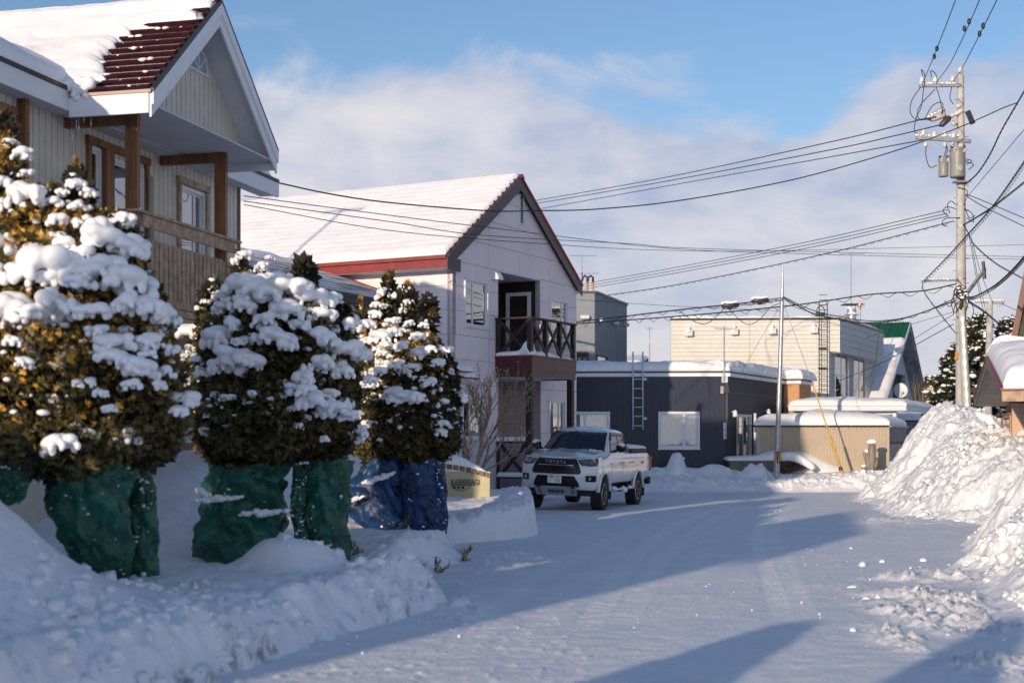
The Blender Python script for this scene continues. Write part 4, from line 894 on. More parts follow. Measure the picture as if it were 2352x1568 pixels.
MB().fb(fnf, 0, LN, -.002, .022, zm-.012, zm+.012).build('trim_strip', M_NAVY, navy)
TB = fns.t(1800); BD = .62; TE2 = fns.t(1862, BD)
wd1 = (fns.t(1691), fns.t(1724), .75, pz(fns, 1700, 951)); wd2 = (fns.t(1755), fns.t(1769), 1.9, pz(fns, 1760, 958))
corrug(fns, .0, TB, -.2, zm-.012, .0, .085, .014, M_NAVY, navy, [wd1, wd2]); corrug(fns, 0, TB, zm+.012, zb_, 0, .085, .014, M_NAVY, navy)
MB().fb(fns, 0, TB, -.002, .022, zm-.012, zm+.012).build('trim_strip', M_NAVY, navy)
MB().fb(fns, -.03, .03, -.03, .025, -.2, zb_).build('corner_trim', M_NAVY, navy)
backing(fnf, [(0, -.2), (LN, -.2), (LN, zb_), (0, zb_)], [wa, wb], -.14, -.012, M_IN, navy); backing(fns, [(.02, -.2), (TE2, -.2), (TE2, zb_), (.02, zb_)], [wd1, wd2], -.14, -.012, M_IN, navy)
fbo = Fr(*fns(TB, 0, 0).xy, 26+90)      # bump front, t runs outward
corrug(fbo, .0, BD, -.2, zb_, 0., .10, .012, M_ORNG, navy); fbs = Fr(*fns(TB, BD, 0).xy, 26); corrug(fbs, 0, TE2-TB, -.2, zb_, 0, .10, .012, M_ORNG, navy)
MB().fb(fns, TB+.02, TE2, .0, BD-.02, -.2, zb_).build('porch_wall', M_ORNG, navy)
# fascia band and roof
def band(z0, z1, ov, m, nm):
    MB().fb(fnf, -.1, LN+ov, .0, ov, z0, z1).build(nm, m, navy)
    MB().fb(fns, ov*.02, TB, .0, ov, z0, z1).build(nm, m, navy)
    MB().fb(fns, TB-ov+.0, TE2+ov, ov+.002, BD+ov, z0, z1).build(nm, m, navy)
band(zb_, zt, .10, M_WHITE, 'fascia_board'); band(zt+.001, zt+.075, .07, M_DARK, 'roof_edge')
MB().ext([fnf(-.1, .05, zt), fnf(LN, .05, zt), fns(TB, .05, zt), fns(TE2, .05, zt), fns(TE2, BD+.05, zt), fns(TE2+.02, BD, zt), fns(TE2+.02, -6.6, zt), fnf(-.1, -7.6, zt)], (0, 0, .07)).build('roof', M_DARK, navy)
zr = zt+.075
roof_snow('roof_snow', fnf(-.1, .09, zr), fnf(LN+.04, .09, zr), fns(TE2-.1, -.0, zr), fnf(-.1, -8.5, zr), .36, navy, nu=150, nv=90, rad=.55, amp=.045, seed=11, e=(1, 0, 1, 0))
roof_snow('roof_snow', fns(-.05, .10, zr), fns(-.05, -.9, zr), fns(TB+.1, -.9, zr), fns(TB+.1, .14, zr), .37, navy, nu=26, nv=130, rad=.5, amp=.05, seed=12, e=(1, 0, 0, 0))
roof_snow('roof_snow', fns(TB-.15, BD+.18, zr), fns(TB-.15, -1.2, zr), fns(TE2+.15, -1.2, zr), fns(TE2+.15, BD+.22, zr), .42, navy, nu=40, nv=50, rad=.45, amp=.05, seed=13, e=(1, 0, 1, 1))
icicles((fns(1.5, .1, zr), fns(TE2, .1, zr)), 14, .05, .4, navy, 4, .012)
GLC = glass_mat('clear_glass', (.80, .84, .88), .05)
window(fnf, *wa, navy, glass=GLC, o=.0, fw=.07, mull=(wa[0]+(wa[1]-wa[0])*.62,), curtain=(wa[0]+.05, wa[1]-.05), depth=.12)
window(fnf, *wb, navy, glass=GLC, o=.0, fw=.07, mull=(wb[0]+(wb[1]-wb[0])*.48,), curtain=(wb[0]+.05, wb[1]-.05), depth=.12)
window(fns, *wd1, navy, o=0., fw=.07, mull=((wd1[0]+wd1[1])/2,), glass=GLASSM, curtain=(wd1[0]+.05, wd1[0]+.9), name='side_door'); window(fns, *wd2, navy, fw=.05)
# ladder
lx0, lx1 = fnf.t(1453.5), fnf.t(1476); lzb, lzt = pz(fnf, 1460, 986), pz(fnf, 1460, 812)
M_LAD = mat('pale_steel', (.55, .60, .66), .4, var=.05)
lad = MB().beam(fnf(lx0, .2, lzb), fnf(lx0, .2, lzb+.01), .04, .04)
for lx in (lx0, lx1):
    MB().tube([fnf(lx, .2, lzb), fnf(lx, .2, lzt-.1)]+[fnf(lx+.0, .2-.11+.11*math.cos(k*math.pi/8), lzt-.1+.14*math.sin(k*math.pi/8)) for k in range(1, 9)]+[fnf(lx, -.02, lzt-.38)], .028, 8).build('ladder_rail', M_LAD, navy, smooth=True)
    for y in (871, 961): MB().fb(fnf, lx-.01, lx+.14 if lx == lx1 else lx+.03, .015, .2, pz(fnf, 1460, y)-.04, pz(fnf, 1460, y)+.04).build('ladder_bracket', M_LAD, navy)
for y in (850, 871, 892.6, 914, 935, 956, 977.5): MB().tube([fnf(lx0, .2, pz(fnf, 1460, y)), fnf(lx1, .2, pz(fnf, 1460, y))], .018, 6).build('ladder_rung', M_LAD, navy)
# roof-edge antenna and boxes at the corner
def antenna(p0, top, parent, n=7, span=.5, az=0., mastr=.018, m=None, nm='tv_antenna'):
    m = m or M_GALV; p0 = Vector(p0); tp = p0+Vector((0, 0, top)); mb = MB(); mb.tube([p0, tp], mastr, 6)
    d = Vector((math.cos(az), math.sin(az), 0)); c_ = Vector((-math.sin(az), math.cos(az), 0)); zb = tp-Vector((0, 0, .08))
    mb.tube([zb-d*span, zb+d*span*1.2], .010, 5)
    for i in range(n): q_ = zb+d*(-span+2.1*span*i/(n-1)); l = .16+.1*(i % 2) if i else .34; mb.tube([q_-c_*l*.8-Vector((0, 0, l*.35)), q_+c_*l*.8+Vector((0, 0, l*.35))], .006, 4)
    return mb.build(nm, m, parent)
am = fnf.px(1663.5, 868, .12); antenna(fnf(am[0], .13, am[1]-.1), pz(fnf, 1663, 750)-am[1]+.1, navy, 8, .35, .35, .025)
MB().fb(fnf, am[0]-.09, am[0]+.13, .015, .09, am[1]-.16, am[1]+.1).build('junction_box', M_LAD, navy, bevel=.01)
MB().fb(fnf, am[0]-.13, am[0]-.02, .015, .14, am[1]-.55, am[1]-.28).build('meter_box', M_CONC, navy, bevel=.01); MB().fb(fnf, am[0]-.02, am[0]+.16, .015, .11, am[1]-.52, am[1]-.26).build('meter_box', M_DARK, navy)
# address plate
ap = fnf.px(1666, 989, 0); MB().fb(fnf, ap[0]-.065, ap[0]+.065, .016, .024, ap[1]-.28, ap[1]+.28).build('address_plate', M_FRAME, navy)
MTX = mat('sign_black', (.015, .015, .018), .5)
for i, ch in enumerate(['神', '楽', '6', '条', '11', '丁', '目', '2']): text('lettering', ch, MTX, navy, .075, wallM(fnf, ap[0], .0245, ap[1]+.235-i*.067), .001, .002)
for lx, ly in ((1683, 948), (1760, 945)):
    t_, z_ = fns.px(lx, ly, .05); lm = MB().tube([fns(t_, .02, z_+.03), fns(t_, .14, z_+.05)], .03, 6).build('lamp_bracket', M_FRAME, navy)
    MB().tube([fns(t_, .14, z_-.14), fns(t_, .14, z_-.05), fns(t_, .14, z_+.08), fns(t_, .14, z_+.11)], [.095, .09, .06, .01], 10).build('wall_lamp', M_FRAME, navy, smooth=True)
tp_ = fns.t(1734, .1); MB().tube([fns(tp_, .1, .5), fns(tp_, .1, pz(fns, 1734, 949))], .06, 8).build('vent_pipe', M_FRAME, navy, smooth=True)

# ================= grey two-storey building behind =================
M_GREY = mat('grey_wall', (.21, .24, .27), .7, var=.06, bump=.2, bscale=10)
cg = P(1366, 673, 60); fgs = Fr(cg.x, 60, 18); fgf = Fr(cg.x-4.5, 60+.35, 94.5)
greyb = thing('grey_building', 'flat-roofed grey two-storey building behind the navy house', 'building', fgs(2, -3, 0)); zg = cg.z
g1 = (fgf.t(1322), fgf.t(1352), pz(fgf, 1330, 840), pz(fgf, 1330, 808)); g2 = (fgs.t(1370), fgs.t(1394), pz(fgs, 1370, 842), pz(fgs, 1370, 813))
LG = fgs.t(1440)
backing(fgf, [(0, 0), (4.5, 0), (4.5, zg), (0, zg)], [g1], -.2, 0, M_GREY, greyb); 
tsg = [0.21, LG*.33, LG*.66, LG]; panels(fgs, [(0.0, 0), (LG, 0), (LG, zg), (0, zg)], [0.0]+tsg[1:], [0, 3, zg], [g2], .02, -.2, 0, M_GREY, greyb, 'wall_panel')
MB().fb(fgs, .02, LG-.02, -6, -.22, 0, zg-.05).build('core_wall', M_IN, greyb)
MB().fb(fgs, -.05, LG+.05, -.25, .05, zg, zg+.10).build('parapet_cap', M_DARK, greyb); MB().fb(fgf, -.05, 4.53, -.2, .05, zg, zg+.10).build('parapet_cap', M_DARK, greyb)
MB().fb(fgs, .0, LG, -6, -.25, zg-.04, zg+.04).build('roof', M_CONC, greyb)
roof_snow('roof_snow', fgs(0, .02, zg+.1), fgs(LG, .02, zg+.1), fgs(LG, -5, zg+.1), fgs(0, -5, zg+.1), .06, greyb, nu=20, nv=20, rad=.1)
window(fgf, *g1, greyb, m=M_DARK, fw=.06, mull=((g1[0]+g1[1])/2,), glass=GLASSM, curtain=(g1[0], g1[1])); window(fgs, *g2, greyb, m=M_DARK, fw=.05, glass=GLASSM)
for x, y in ((1376, 735), (1410, 742), (1434, 745), (1344, 728)):
    fr_ = fgs if x > 1366 else fgf; t_, z_ = fr_.px(x, y); MB().fb(fr_, t_-.2, t_+.2, .003, .2, z_-.09, z_+.07).build('vent_hood', M_SOFF, greyb, bevel=.03)
tm_ = fgs.px(1338, 580, -3); rp = P(1337, 660, 61)
for x, y, h_ in ((1349, 632, 1), (1362, 632, 1)):
    p_ = P(x, 675, 61); q_ = P(x, 648, 61); MB().cyl(p_-Vector((0, 0, .6)), q_, .055, 8).build('flue_pipe', mat('orange_flue', (.52, .25, .12), .5), greyb, smooth=True)
    MB().tube([q_, q_+Vector((0, 0, .2)), q_+Vector((-.1, 0, .28)), q_+Vector((-.2, 0, .2)), q_+Vector((-.22, 0, .05))], .05, 8).build('flue_cowl', M_DARK, greyb, smooth=True)
p_ = P(1337, 670, 61); antenna(p_, 1.62, greyb, 9, .55, .1, .022); antenna(p_, .85, greyb, 8, .6, -.3, .022)

# ================= white building with overhanging upper storey =================
M_WSID = mat('ivory_siding', (.66, .65, .60), .55, var=.05, nscale=2)
M_WSID2 = mat('shaded_ivory_siding', (.52, .54, .56), .6, var=.05)  # side walls: ivory greyed, their shade put into the colour
cw_ = P(1928, 734, 62); fws = Fr(cw_.x, 62, 27); aw = 93.
LW = 9.5; ow = Vector((cw_.x, 62, 0))-Vector((math.sin(R(aw)), math.cos(R(aw)), 0))*8.2; fwf = Fr(ow.x, ow.y, aw)
whiteb = thing('white_building', 'ivory flat-roofed two-storey building with siding lines, black wall ladder and chimney', 'building', fwf(4, -3, 0))
xl = fwf.t(1541); zw = cw_.z; zl = pz(fws, 1928, 807); tl = fwf.t(1904)
cor = 8.2
rows = [0, 2.2]+list(np.arange(2.4, zw, .185))+[zw]
panels(fwf, [(xl, 0), (cor, 0), (cor, zw), (xl, zw)], [xl, fwf.t(1722), fwf.t(1893), cor], rows, [(tl, cor+1, -1, zl)], .012, -.03, 0, M_WSID, whiteb, 'siding_board')
backing(fwf, [(xl, 0), (cor, 0), (cor, zw), (xl, zw)], [(tl, cor+1, -1, zl)], -.16, -.032, M_CREAM2, whiteb)
tsE = fws.t(2029.6); tw0 = fws.t(1905, -.0)
panels(fws, [(0, zl), (tsE, zl), (tsE, zw), (0, zw)], [0, fws.t(1972), fws.t(1991), fws.t(2014), tsE], [zl]+list(np.arange(zl+.02+.28, zw-.1, .28))+[zw], [], .014, -.03, 0, M_WSID2, whiteb, 'siding_board')
backing(fws, [(0, zl), (tsE, zl), (tsE, zw), (0, zw)], [], -.16, -.032, M_CREAM2, whiteb)
fwl = Fr(*fwf(tl, 0, 0).xy, 27); LE = fwl.t(2007)
ww1 = (fwl.t(1917), fwl.t(1948), 3.4, pz(fwl, 1917, 797)); ww2 = (fwl.t(1959), fwl.t(1988), 3.4, pz(fwl, 1960, 808))
panels(fwl, [(0, 0), (LE, 0), (LE, zl), (0, zl)], [0, LE], [0, 3.]+list(np.arange(3.26, zl, .26))+[zl], [ww1, ww2], .014, -.03, 0, M_WSID2, whiteb, 'siding_board')
backing(fwl, [(0, 0), (LE, 0), (LE, zl), (0, zl)], [ww1, ww2], -.16, -.032, M_CREAM2, whiteb)
MB().fb(fws, .02, tsE, -1.4, -.03, zl-.04, zl-.0).build('overhang_soffit', M_SOFF, whiteb)
MB().fb(fws, -.0, .04, -.03, .02, zl, zw).build('corner_trim', M_WSID, whiteb); MB().fb(fws, 0.05, tsE+.03, -.02, .03, zl-.05, zl+.03).build('corner_trim', M_WSID2, whiteb)
MB().ext([fwf(xl-.03, .04, zw), fwf(cor+.03, .04, zw), fws(tsE+.03, .03, zw), fwf(xl-.03, .04, zw)+fws.A*tsE], (0, 0, .09)).build('parapet_cap', M_DARK, whiteb)
roof_snow('roof_snow', fwf(xl, .02, zw+.09), fwf(cor, .02, zw+.09), fwf(cor, -1, zw+.09), fwf(xl+.6, -1, zw+.09), .09, whiteb, nu=60, nv=8, rad=.1)
roof_snow('roof_snow', fws(.8, .0, zw+.09), fws(tsE, .0, zw+.09), fws(tsE, -2.5, zw+.09), fws(.8, -2.5, zw+.09), .17, whiteb, nu=50, nv=12, rad=.3, amp=.05)
window(fwl, *ww1, whiteb, m=M_FRAME, fw=.06, mull=(ww1[0]*.5+ww1[1]*.5,), rails=(4.6,), glass=GLASSM); window(fwl, *ww2, whiteb, fw=.06, mull=(ww2[0]*.5+ww2[1]*.5,), rails=(4.5,), glass=GLASSM)
for x, y in ((1580, 764), (1684, 761), (1771, 760), (1867, 757)):
    t_, z_ = fwf.px(x, y); vh = MB().fb(fwf, t_-.12, t_+.2, .003, .22, z_-.16, z_+.12).build('vent_hood', M_WSID, whiteb, bevel=.02)
    blobs('hood_snow', [tuple(fwf(t_, .16, z_+.06)), tuple(fwf(t_+.03, .12, z_+.16)), tuple(fwf(t_-.02, .16, z_-.06))], [.12, .10, .10], SNOWR, 1., 4, whiteb, hi=True, rough=.12, kind='stuff')
la, lb = fwf.t(1878.5), fwf.t(1897); z0_, z1_ = pz(fwf, 1880, 912), pz(fwf, 1880, 695)
M_BLK = mat('black_steel', (.018, .02, .025), .45)
for lx in (la, lb): MB().tube([fwf(lx, .35, z0_), fwf(lx, .35, z1_)], .022, 6).build('ladder_rail', M_BLK, whiteb)
for i in range(21): z_ = z0_+.12+i*.215; MB().tube([fwf(la, .35, z_), fwf(lb, .35, z_)], .014, 5).build('ladder_rung', M_BLK, whiteb)
MB().tube([fwf((la+lb)/2+(lb-la)/2*math.cos(k*math.pi/10), -.3, zw+.35+.28*math.sin(k*math.pi/10)) for k in range(11)], .02, 5).build('ladder_hoop', M_BLK, whiteb)
MB().fb(fwf, la-.02, lb+.02, -.6, -.35, zw+.09, zw+.36).build('roof_hatch', mat('green_metal', (.012, .12, .055), .35, var=.2), whiteb)
for y in (845, 800): z_ = pz(fwf, 1880, y); MB().fb(fwf, la, lb, .0, .34, z_-.01, z_+.01).build('ladder_bracket', M_BLK, whiteb)
MB().ext([fwf(xl+.02, -.2, 0), fwf(xl+.12, -.2, 0), fwf(xl+.12, -.2, zw-.02), fwf(xl+.02, -.2, zw-.02)], fws.A*tsE).build('side_wall', M_WSID2, whiteb)
# chimney with dish and aerial
cc = P(1956, 735, 64.5)
MB().tube([cc-Vector((0, 0, .1)), cc+Vector((0, 0, .5))], .21, 14).build('chimney', M_GALV, whiteb, smooth='auto'); MB().box(cc+Vector((0, 0, .24)), (.55, .5, .05)).build('chimney_collar', M_GALV, whiteb)
MB().box(cc+Vector((0, 0, .70)), (.85, .8, .03)).build('chimney_cap', M_DARK, whiteb)
for dx in (-.17, .17): MB().box(cc+Vector((dx, 0, .6)), (.02, .02, .22)).build('cap_strut', M_DARK, whiteb)
blobs('chimney_snow', [tuple(cc+Vector((0, -.1, .3))), tuple(cc+Vector((-.12, -.1, .54)))], [.17, .12], SNOWR, .6, 3, whiteb, hi=True, rough=.1, kind='stuff')
ant = P(1955, 690, 64.7); antenna(ant-Vector((0, 0, .4)), 2.6, whiteb, 6, .5, 0, .02)
def dish(c, r, nrm, parent, m, nm='satellite_dish'):
    c = Vector(c); n_ = Vector(nrm).normalized(); x = n_.cross(Vector((0, 0, 1))).normalized(); y = x.cross(n_); vs = []; rr = 6; nn_ = 20
    vs.append(c-n_*r*.18)
    for i in range(1, rr+1):
        q_ = i/rr; vs += [c+x*r*q_*math.cos(2*math.pi*k/nn_)+y*r*q_*1.08*math.sin(2*math.pi*k/nn_)-n_*r*.18*(1-q_*q_) for k in range(nn_)]
    fs = [(0, 1+k, 1+(k+1) % nn_) for k in range(nn_)]+[(1+(i-1)*nn_+k, 1+i*nn_+k, 1+i*nn_+(k+1) % nn_, 1+(i-1)*nn_+(k+1) % nn_) for i in range(1, rr) for k in range(nn_)]
    o = MB().add(vs, fs).build(nm, m, parent, smooth=True, fix=False); s_ = o.modifiers.new('thick', 'SOLIDIFY'); s_.thickness = .02
    MB().tube([c-y*r*.9, c+n_*r*.9-y*r*.45], .012, 5).build('feed_arm', M_GALV, parent); MB().box(c+n_*r*.92-y*r*.42, (.07, .07, .1)).build('feed_horn', M_FRAME, parent)
dc = P(1977, 700, 64.2); dish(dc, .20, (-.45, -.8, .35), whiteb, mat('rusty_white_dish', (.55, .46, .44), .6, var=.3, nscale=12)); MB().tube([dc-Vector((0, -.05, .15)), dc-Vector((0, -.05, .85))], .02, 6).build('dish_mast', M_GALV, whiteb)

# ================= A-frame house with green ridge =================
ca = P(2091, 739, 74); faf = Fr(ca.x, 74, 26); afr = thing('a_frame_house', 'steep A-frame house with green metal ridge and snow on its long roof slope', 'house', faf(0, -3, 0))
tlf, zlf = faf.px(2036, 917); trt, zrt = faf.px(2131.7, 928)
sl1 = (ca.z-zlf)/(-tlf); sl2 = (ca.z-zrt)/trt; za0 = .3; tA0 = -(ca.z-za0)/sl1; tA1 = (ca.z-za0)/sl2
print('aframe', ca.z, tA0, tA1)
M_GRN = mat('green_roof', (.008, .085, .042), .3, var=.15)
AL = -9.5
up1 = (Vector((0, 0, ca.z))-faf.A*0).z
MB().ext([faf(0, 0, ca.z), faf(tA0, 0, za0), faf(tA0, 0, za0-.28), faf(0, 0, ca.z-.35)], faf.N*AL).build('roof', M_GRN, afr)
MB().ext([faf(.002, 0, ca.z), faf(tA1, 0, za0), faf(tA1, 0, za0-.28), faf(.002, 0, ca.z-.35)], faf.N*AL).build('roof', mat('grey_soffit', (.30, .31, .32), .7, var=.3, nscale=2), afr)
MB().ext([faf(0, .03, ca.z+.03), faf(tA0, .03, za0+.03), faf(tA0, .03, za0-.14), faf(0, .03, ca.z-.18)], faf.N*-.03).build('rake_trim', M_SOFF, afr)
MB().ext([faf(0, .03, ca.z+.03), faf(tA1, .03, za0+.03), faf(tA1, .03, za0-.12), faf(0, .03, ca.z-.15)], faf.N*-.03).build('rake_trim', M_GREYM, afr)
k1 = .13
for i in range(9):
    b0 = faf(-.01, -.35-i*.62, ca.z+.03); b1 = faf(tA0*k1*1.6, -.35-i*.62, ca.z+(za0-ca.z)*k1*1.6+.03); MB().beam(b0, b1, .03, .03).build('roof_seam', M_GRN, afr)
roof_snow('roof_snow', faf(tA0*k1, -.0, ca.z+(za0-ca.z)*k1+.02), faf(tA0*k1, AL, ca.z+(za0-ca.z)*k1+.02), faf(tA0, AL, za0+.02), faf(tA0, -.0, za0+.02), .18, afr, nu=50, nv=50, rad=.12, amp=.03, seed=3)
M_AFW = mat('pale_render', (.50, .53, .56), .8, var=.12, nscale=2, bump=.2)
og = -.7; oo_ = faf.px(0, 0)
hx = [faf.t(2050, og), faf.t(2079, og)]; hz_ = (pz(faf, 2060, 918, og), pz(faf, 2065, 859, og))
gl_ = lambda z: tA0*(ca.z-.32-z)/(ca.z-za0); gr_ = lambda z: tA1*(ca.z-.32-z)/(ca.z-za0)
backing(faf, [(gl_(0), 0), (gr_(0), 0), (0, ca.z-.32)], [(hx[0], hx[1], hz_[0], hz_[1])], og-.2, og, M_AFW, afr, 'gable_wall')
MB().fb(faf, hx[0], hx[1], og-1.1, og-1.05, hz_[0], hz_[1]).build('balcony_back', mat('grey_recess', (.22, .22, .22), .8), afr); MB().fb(faf, hx[0], hx[0]+.5, og-1.0, og-.96, hz_[0], hz_[1]-.4).build('balcony_door', GLASSM, afr)
MB().fb(faf, hx[0], hx[1], og-.1, og-.05, hz_[0], hz_[0]+.12).build('balcony_rail', M_DARK, afr)
dish(faf(*[faf.px(2068.5, 896, .1)[0], .1, faf.px(2068.5, 896, .1)[1]]), .36, (-.1, -1, .25), afr, M_FRAME)

# ================= beige shed =================
M_BEIGE = mat('beige_ribbed_steel', (.46, .385, .295), .5, var=.05, nscale=1.5); M_GSID = mat('grey_and_shaded_steel', (.27, .265, .26), .5, var=.08)
csd = P(2041.5, 980, 49); fsf_o = Vector((csd.x, 49, 0))-Vector((math.sin(R(92)), math.cos(R(92)), 0))*5.2; fsf = Fr(fsf_o.x, fsf_o.y, 92); fss = Fr(csd.x, 49, 27)
shed = thing('beige_shed', 'long low beige corrugated shed under rounded snow, roller shutter at its right end', 'shed', fsf(2.6, -1.5, 0))
sx = fsf.t(1738.5); zs = csd.z; SD = fss.t(2081)
corrug(fsf, sx, 5.2, -.1, zs, 0, .105, .022, M_BEIGE, shed); MB().fb(fsf, sx+.01, 5.19, -.06, -.01, -.1, zs).build('wall', M_IN, shed)
MB().fb(fsf, 5.1, 5.21, .0, .03, -.1, zs).build('corner_trim', M_BEIGE, shed); MB().fb(fsf, sx-.02, sx+.06, .0, .03, -.1, zs).build('corner_trim', M_BEIGE, shed)
corrug(fss, .06, SD, zs-.50, zs, 0, .105, .02, M_GSID, shed);  # side turned from the sun: its shade painted in as darker grey
for i in range(18): MB().fb(fss, .10, SD*.82, -.03, -.01+.008*(i % 2), .2+i*.075, .2+i*.075+.07).build('shutter_slat', M_GSID, shed)
MB().fb(fss, SD*.84, SD, -.02, .0, 0, zs-.5).build('wall_panel', M_BEIGE, shed); MB().fb(fss, .0, .09, -.02, .012, 0, zs-.5).build('wall_panel', M_BEIGE, shed); MB().fb(fss, 0.1, SD, -3, -.2, -.1, zs).build('wall', M_GSID, shed)
MB().fb(fss, .02, SD+.05, -.1, .08, zs+.002, zs+.05).build('roof_edge', M_SOFF, shed)
n = 30
for i in range(n):
    t_ = sx+(5.2-sx)*(i+.5)/n; MB().fpoly(fsf, [(t_-.045, zs+.005), (t_+.045, zs+.005), (t_+.03, zs+.055), (t_-.03, zs+.055)], -1.2, .11).build('roof_rib', M_DKW, shed)
MB().fb(fsf, sx-.08, 5.3, -2.6, .07, zs+.056, zs+.07).build('roof', M_DARK, shed)
roof_snow('roof_snow', fsf(sx-.12, .13, zs+.06), fsf(5.2, .13, zs+.06), fss(SD+.1, .0, zs+.06), fsf(sx-.12+.6, -3., zs+.06), .39, shed, nu=160, nv=50, rad=.95, amp=.03, seed=17,
          hfun=lambda u, v, H, B: H*(1+.25*np.sin(np.pi*np.clip(u, 0, 1)))-.03*np.abs(np.sin(u*30*math.pi))*np.exp(-v*14))
icicles((fsf(3, .11, zs), fsf(5.1, .11, zs)), 12, .04, .14, shed, 9, .006)
# ================= carport =================
ccp = P(2082, 931, 54); fcf_o = Vector((ccp.x, 54, 0))-Vector((math.sin(R(92.5)), math.cos(R(92.5)), 0))*4.6; fcf = Fr(fcf_o.x, fcf_o.y, 92.5); fcs = Fr(ccp.x, 54, 27)
carp = thing('carport', 'white steel carport with thick snow on its flat roof, behind the beige shed', 'carport', fcf(2.5, -2, 0))
cx = fcf.t(1811); zc0, zc1 = pz(fcf, 1950, 943.5), pz(fcf, 1950, 931); CE = fcs.t(2143)
MB().fb(fcf, cx, 4.6, -.12, 0, zc0, zc1).build('gutter_beam', M_WHITE, carp, bevel=.03, segs=2); MB().fb(fcf, cx+.7, 4.2, -.5, -.42, zc0-.13, zc0-.01).build('beam', M_WHITE, carp)
MB().fb(fcs, .0, CE, -.1, .0, zc0, zc1).build('gutter_beam', M_WHITE, carp, bevel=.03, segs=2); MB().ext([fcf(cx, -.12, zc1-.06), fcf(4.6, -.12, zc1-.06), fcs(CE, -.1, zc1-.06), fcs(CE, -4.8, zc1-.06)], (0, 0, .05)).build('roof', M_SOFF, carp)
for p_ in (fcf(cx+.65, -.5, 0), fcf(4.25, -.45, 0), fcs(CE-.5, -.3, 0), fcf(cx+.65, -4, 0)): MB().cyl(p_, p_+Vector((0, 0, zc0)), .09, 12).build('post', M_WHITE, carp, smooth='auto')
tdp = fcs(CE-.15, -.12, 0); MB().tube([tdp+Vector((0, 0, zc0)), tdp+Vector((0, 0, zc0-.25)), tdp+Vector((-.2, .0, zc0-.4)), tdp+Vector((-.2, 0, 0))], .05, 8).build('downpipe', M_GREYM, carp, smooth=True)
roof_snow('roof_snow', fcf(cx+.02, .02, zc1-.02), fcf(4.6, .02, zc1-.02), fcs(CE+.08, .05, zc1-.02), fcf(cx+.6, -5, zc1-.02), .30, carp, nu=150, nv=50, rad=.75, amp=.03, seed=23,
          hfun=lambda u, v, H, B: H*(1+.12*np.sin(np.pi*np.clip(u, 0, 1))))
# ================= grey lean-to =================
cl = P(2158, 963, 60); flf_o = Vector((cl.x, 60, 0))-Vector((math.sin(R(92)), math.cos(R(92)), 0))*4.4; flf = Fr(flf_o.x, flf_o.y, 92)
lean = thing('grey_storehouse', 'grey ribbed storehouse with snowy ribbed roof edge, half hidden behind the carport', 'shed', flf(2, -1.5, 0)); zl_ = pz(flf, 2100, 968)
corrug(flf, 1.2, 4.2, 0, zl_, 0, .12, .02, M_GSID, lean); MB().fb(flf, 1.2, 4.2, -3, -.03, 0, zl_-.02).build('wall', M_GSID, lean)
for i in range(13): t_ = 1.2+i*.25; MB().fpoly(flf, [(t_-.05, zl_), (t_+.05, zl_), (t_+.03, zl_+.07), (t_-.03, zl_+.07)], -.8, .12).build('roof_rib', M_DKW, lean)
roof_snow('roof_snow', flf(1.0, .12, zl_+.06), flf(4.5, .12, zl_+.06), flf(4.5, -2.8, zl_+.4), flf(1.0, -2.8, zl_+.4), .22, lean, nu=50, nv=24, rad=.3, amp=.03)
# ================= distant snowy roof =================
c0 = P(1439, 820, 85); dist = thing('distant_house', 'distant house showing only its snowy roof above the navy house', 'house', (c0.x+1, 86, 0))
MB().ext([P(1430, 836, 85), P(1490, 836, 85), P(1489, 820, 88), P(1472, 836, 85)], (0, 0, -.2)).build('gable', M_DKW, dist); roof_snow('roof_snow', P(1425, 833, 85), P(1474, 835, 85), P(1487, 819, 90), P(1425, 820, 90), .12, dist, nu=20, nv=8)
MB().ext([P(1425, 836, 84.9), P(1490, 836, 84.9), P(1490, 1000, 84.9), P(1425, 1000, 84.9)], (0, 4, 0)).build('wall', M_GREY, dist)
pm_ = P(1492, 828, 84); MB().tube([pm_-Vector((0, 0, 2)), P(1492, 790, 84)], .035, 6).build('antenna_mast', mat('orange_flue', (.52, .25, .12), .5), dist); antenna(P(1492, 790, 84), 1.0, dist, 6, .2, .3, .02)

# ================= peach outbuilding (right) =================
M_PEACH = mat('peach_render', (.58, .40, .315), .8, var=.07, nscale=1.5, bump=.3, bscale=22)
e0 = P(2303.5, 903, 28); fr_ = Fr(e0.x, 28, 13.8)      # gable plane; outward (to the street) is -N
peach = thing('peach_outbuilding', 'small peach rendered outbuilding with deep snow on its roof and weathered timber window', 'outbuilding', fr_(3, 2, 0))
ez = e0.z; LT = fr_.t(2240.5); at_ = LT*.5; azp = pz(fr_, 2270.4, 827.4); OI = .75; BK = 7.5
slab(fr_(0, 0, ez+.06), fr_(at_, 0, azp+.06), fr_(at_, BK, azp+.06), fr_(0, BK, ez+.06), .12, M_DARK, 'roof', peach); slab(fr_(at_, 0, azp+.06), fr_(LT, 0, ez+.06), fr_(LT, BK, ez+.06), fr_(at_, BK, azp+.06), .12, M_DARK, 'roof', peach)
for (a_, za, b_, zb2) in ((0, ez, at_, azp), (LT, ez, at_, azp)):
    MB().ext([fr_(a_, -.03, za-.12), fr_(a_, -.03, za+.07), fr_(b_, -.03, zb2+.07), fr_(b_, -.03, zb2-.14)], fr_.N*.028).build('rake_board', M_GREYM, peach)
    MB().ext([fr_(a_, -.05, za+.071), fr_(a_, -.05, za+.11), fr_(b_, -.05, zb2+.11), fr_(b_, -.05, zb2+.071)], fr_.N*.1).build('rake_flashing', M_REDM, peach)
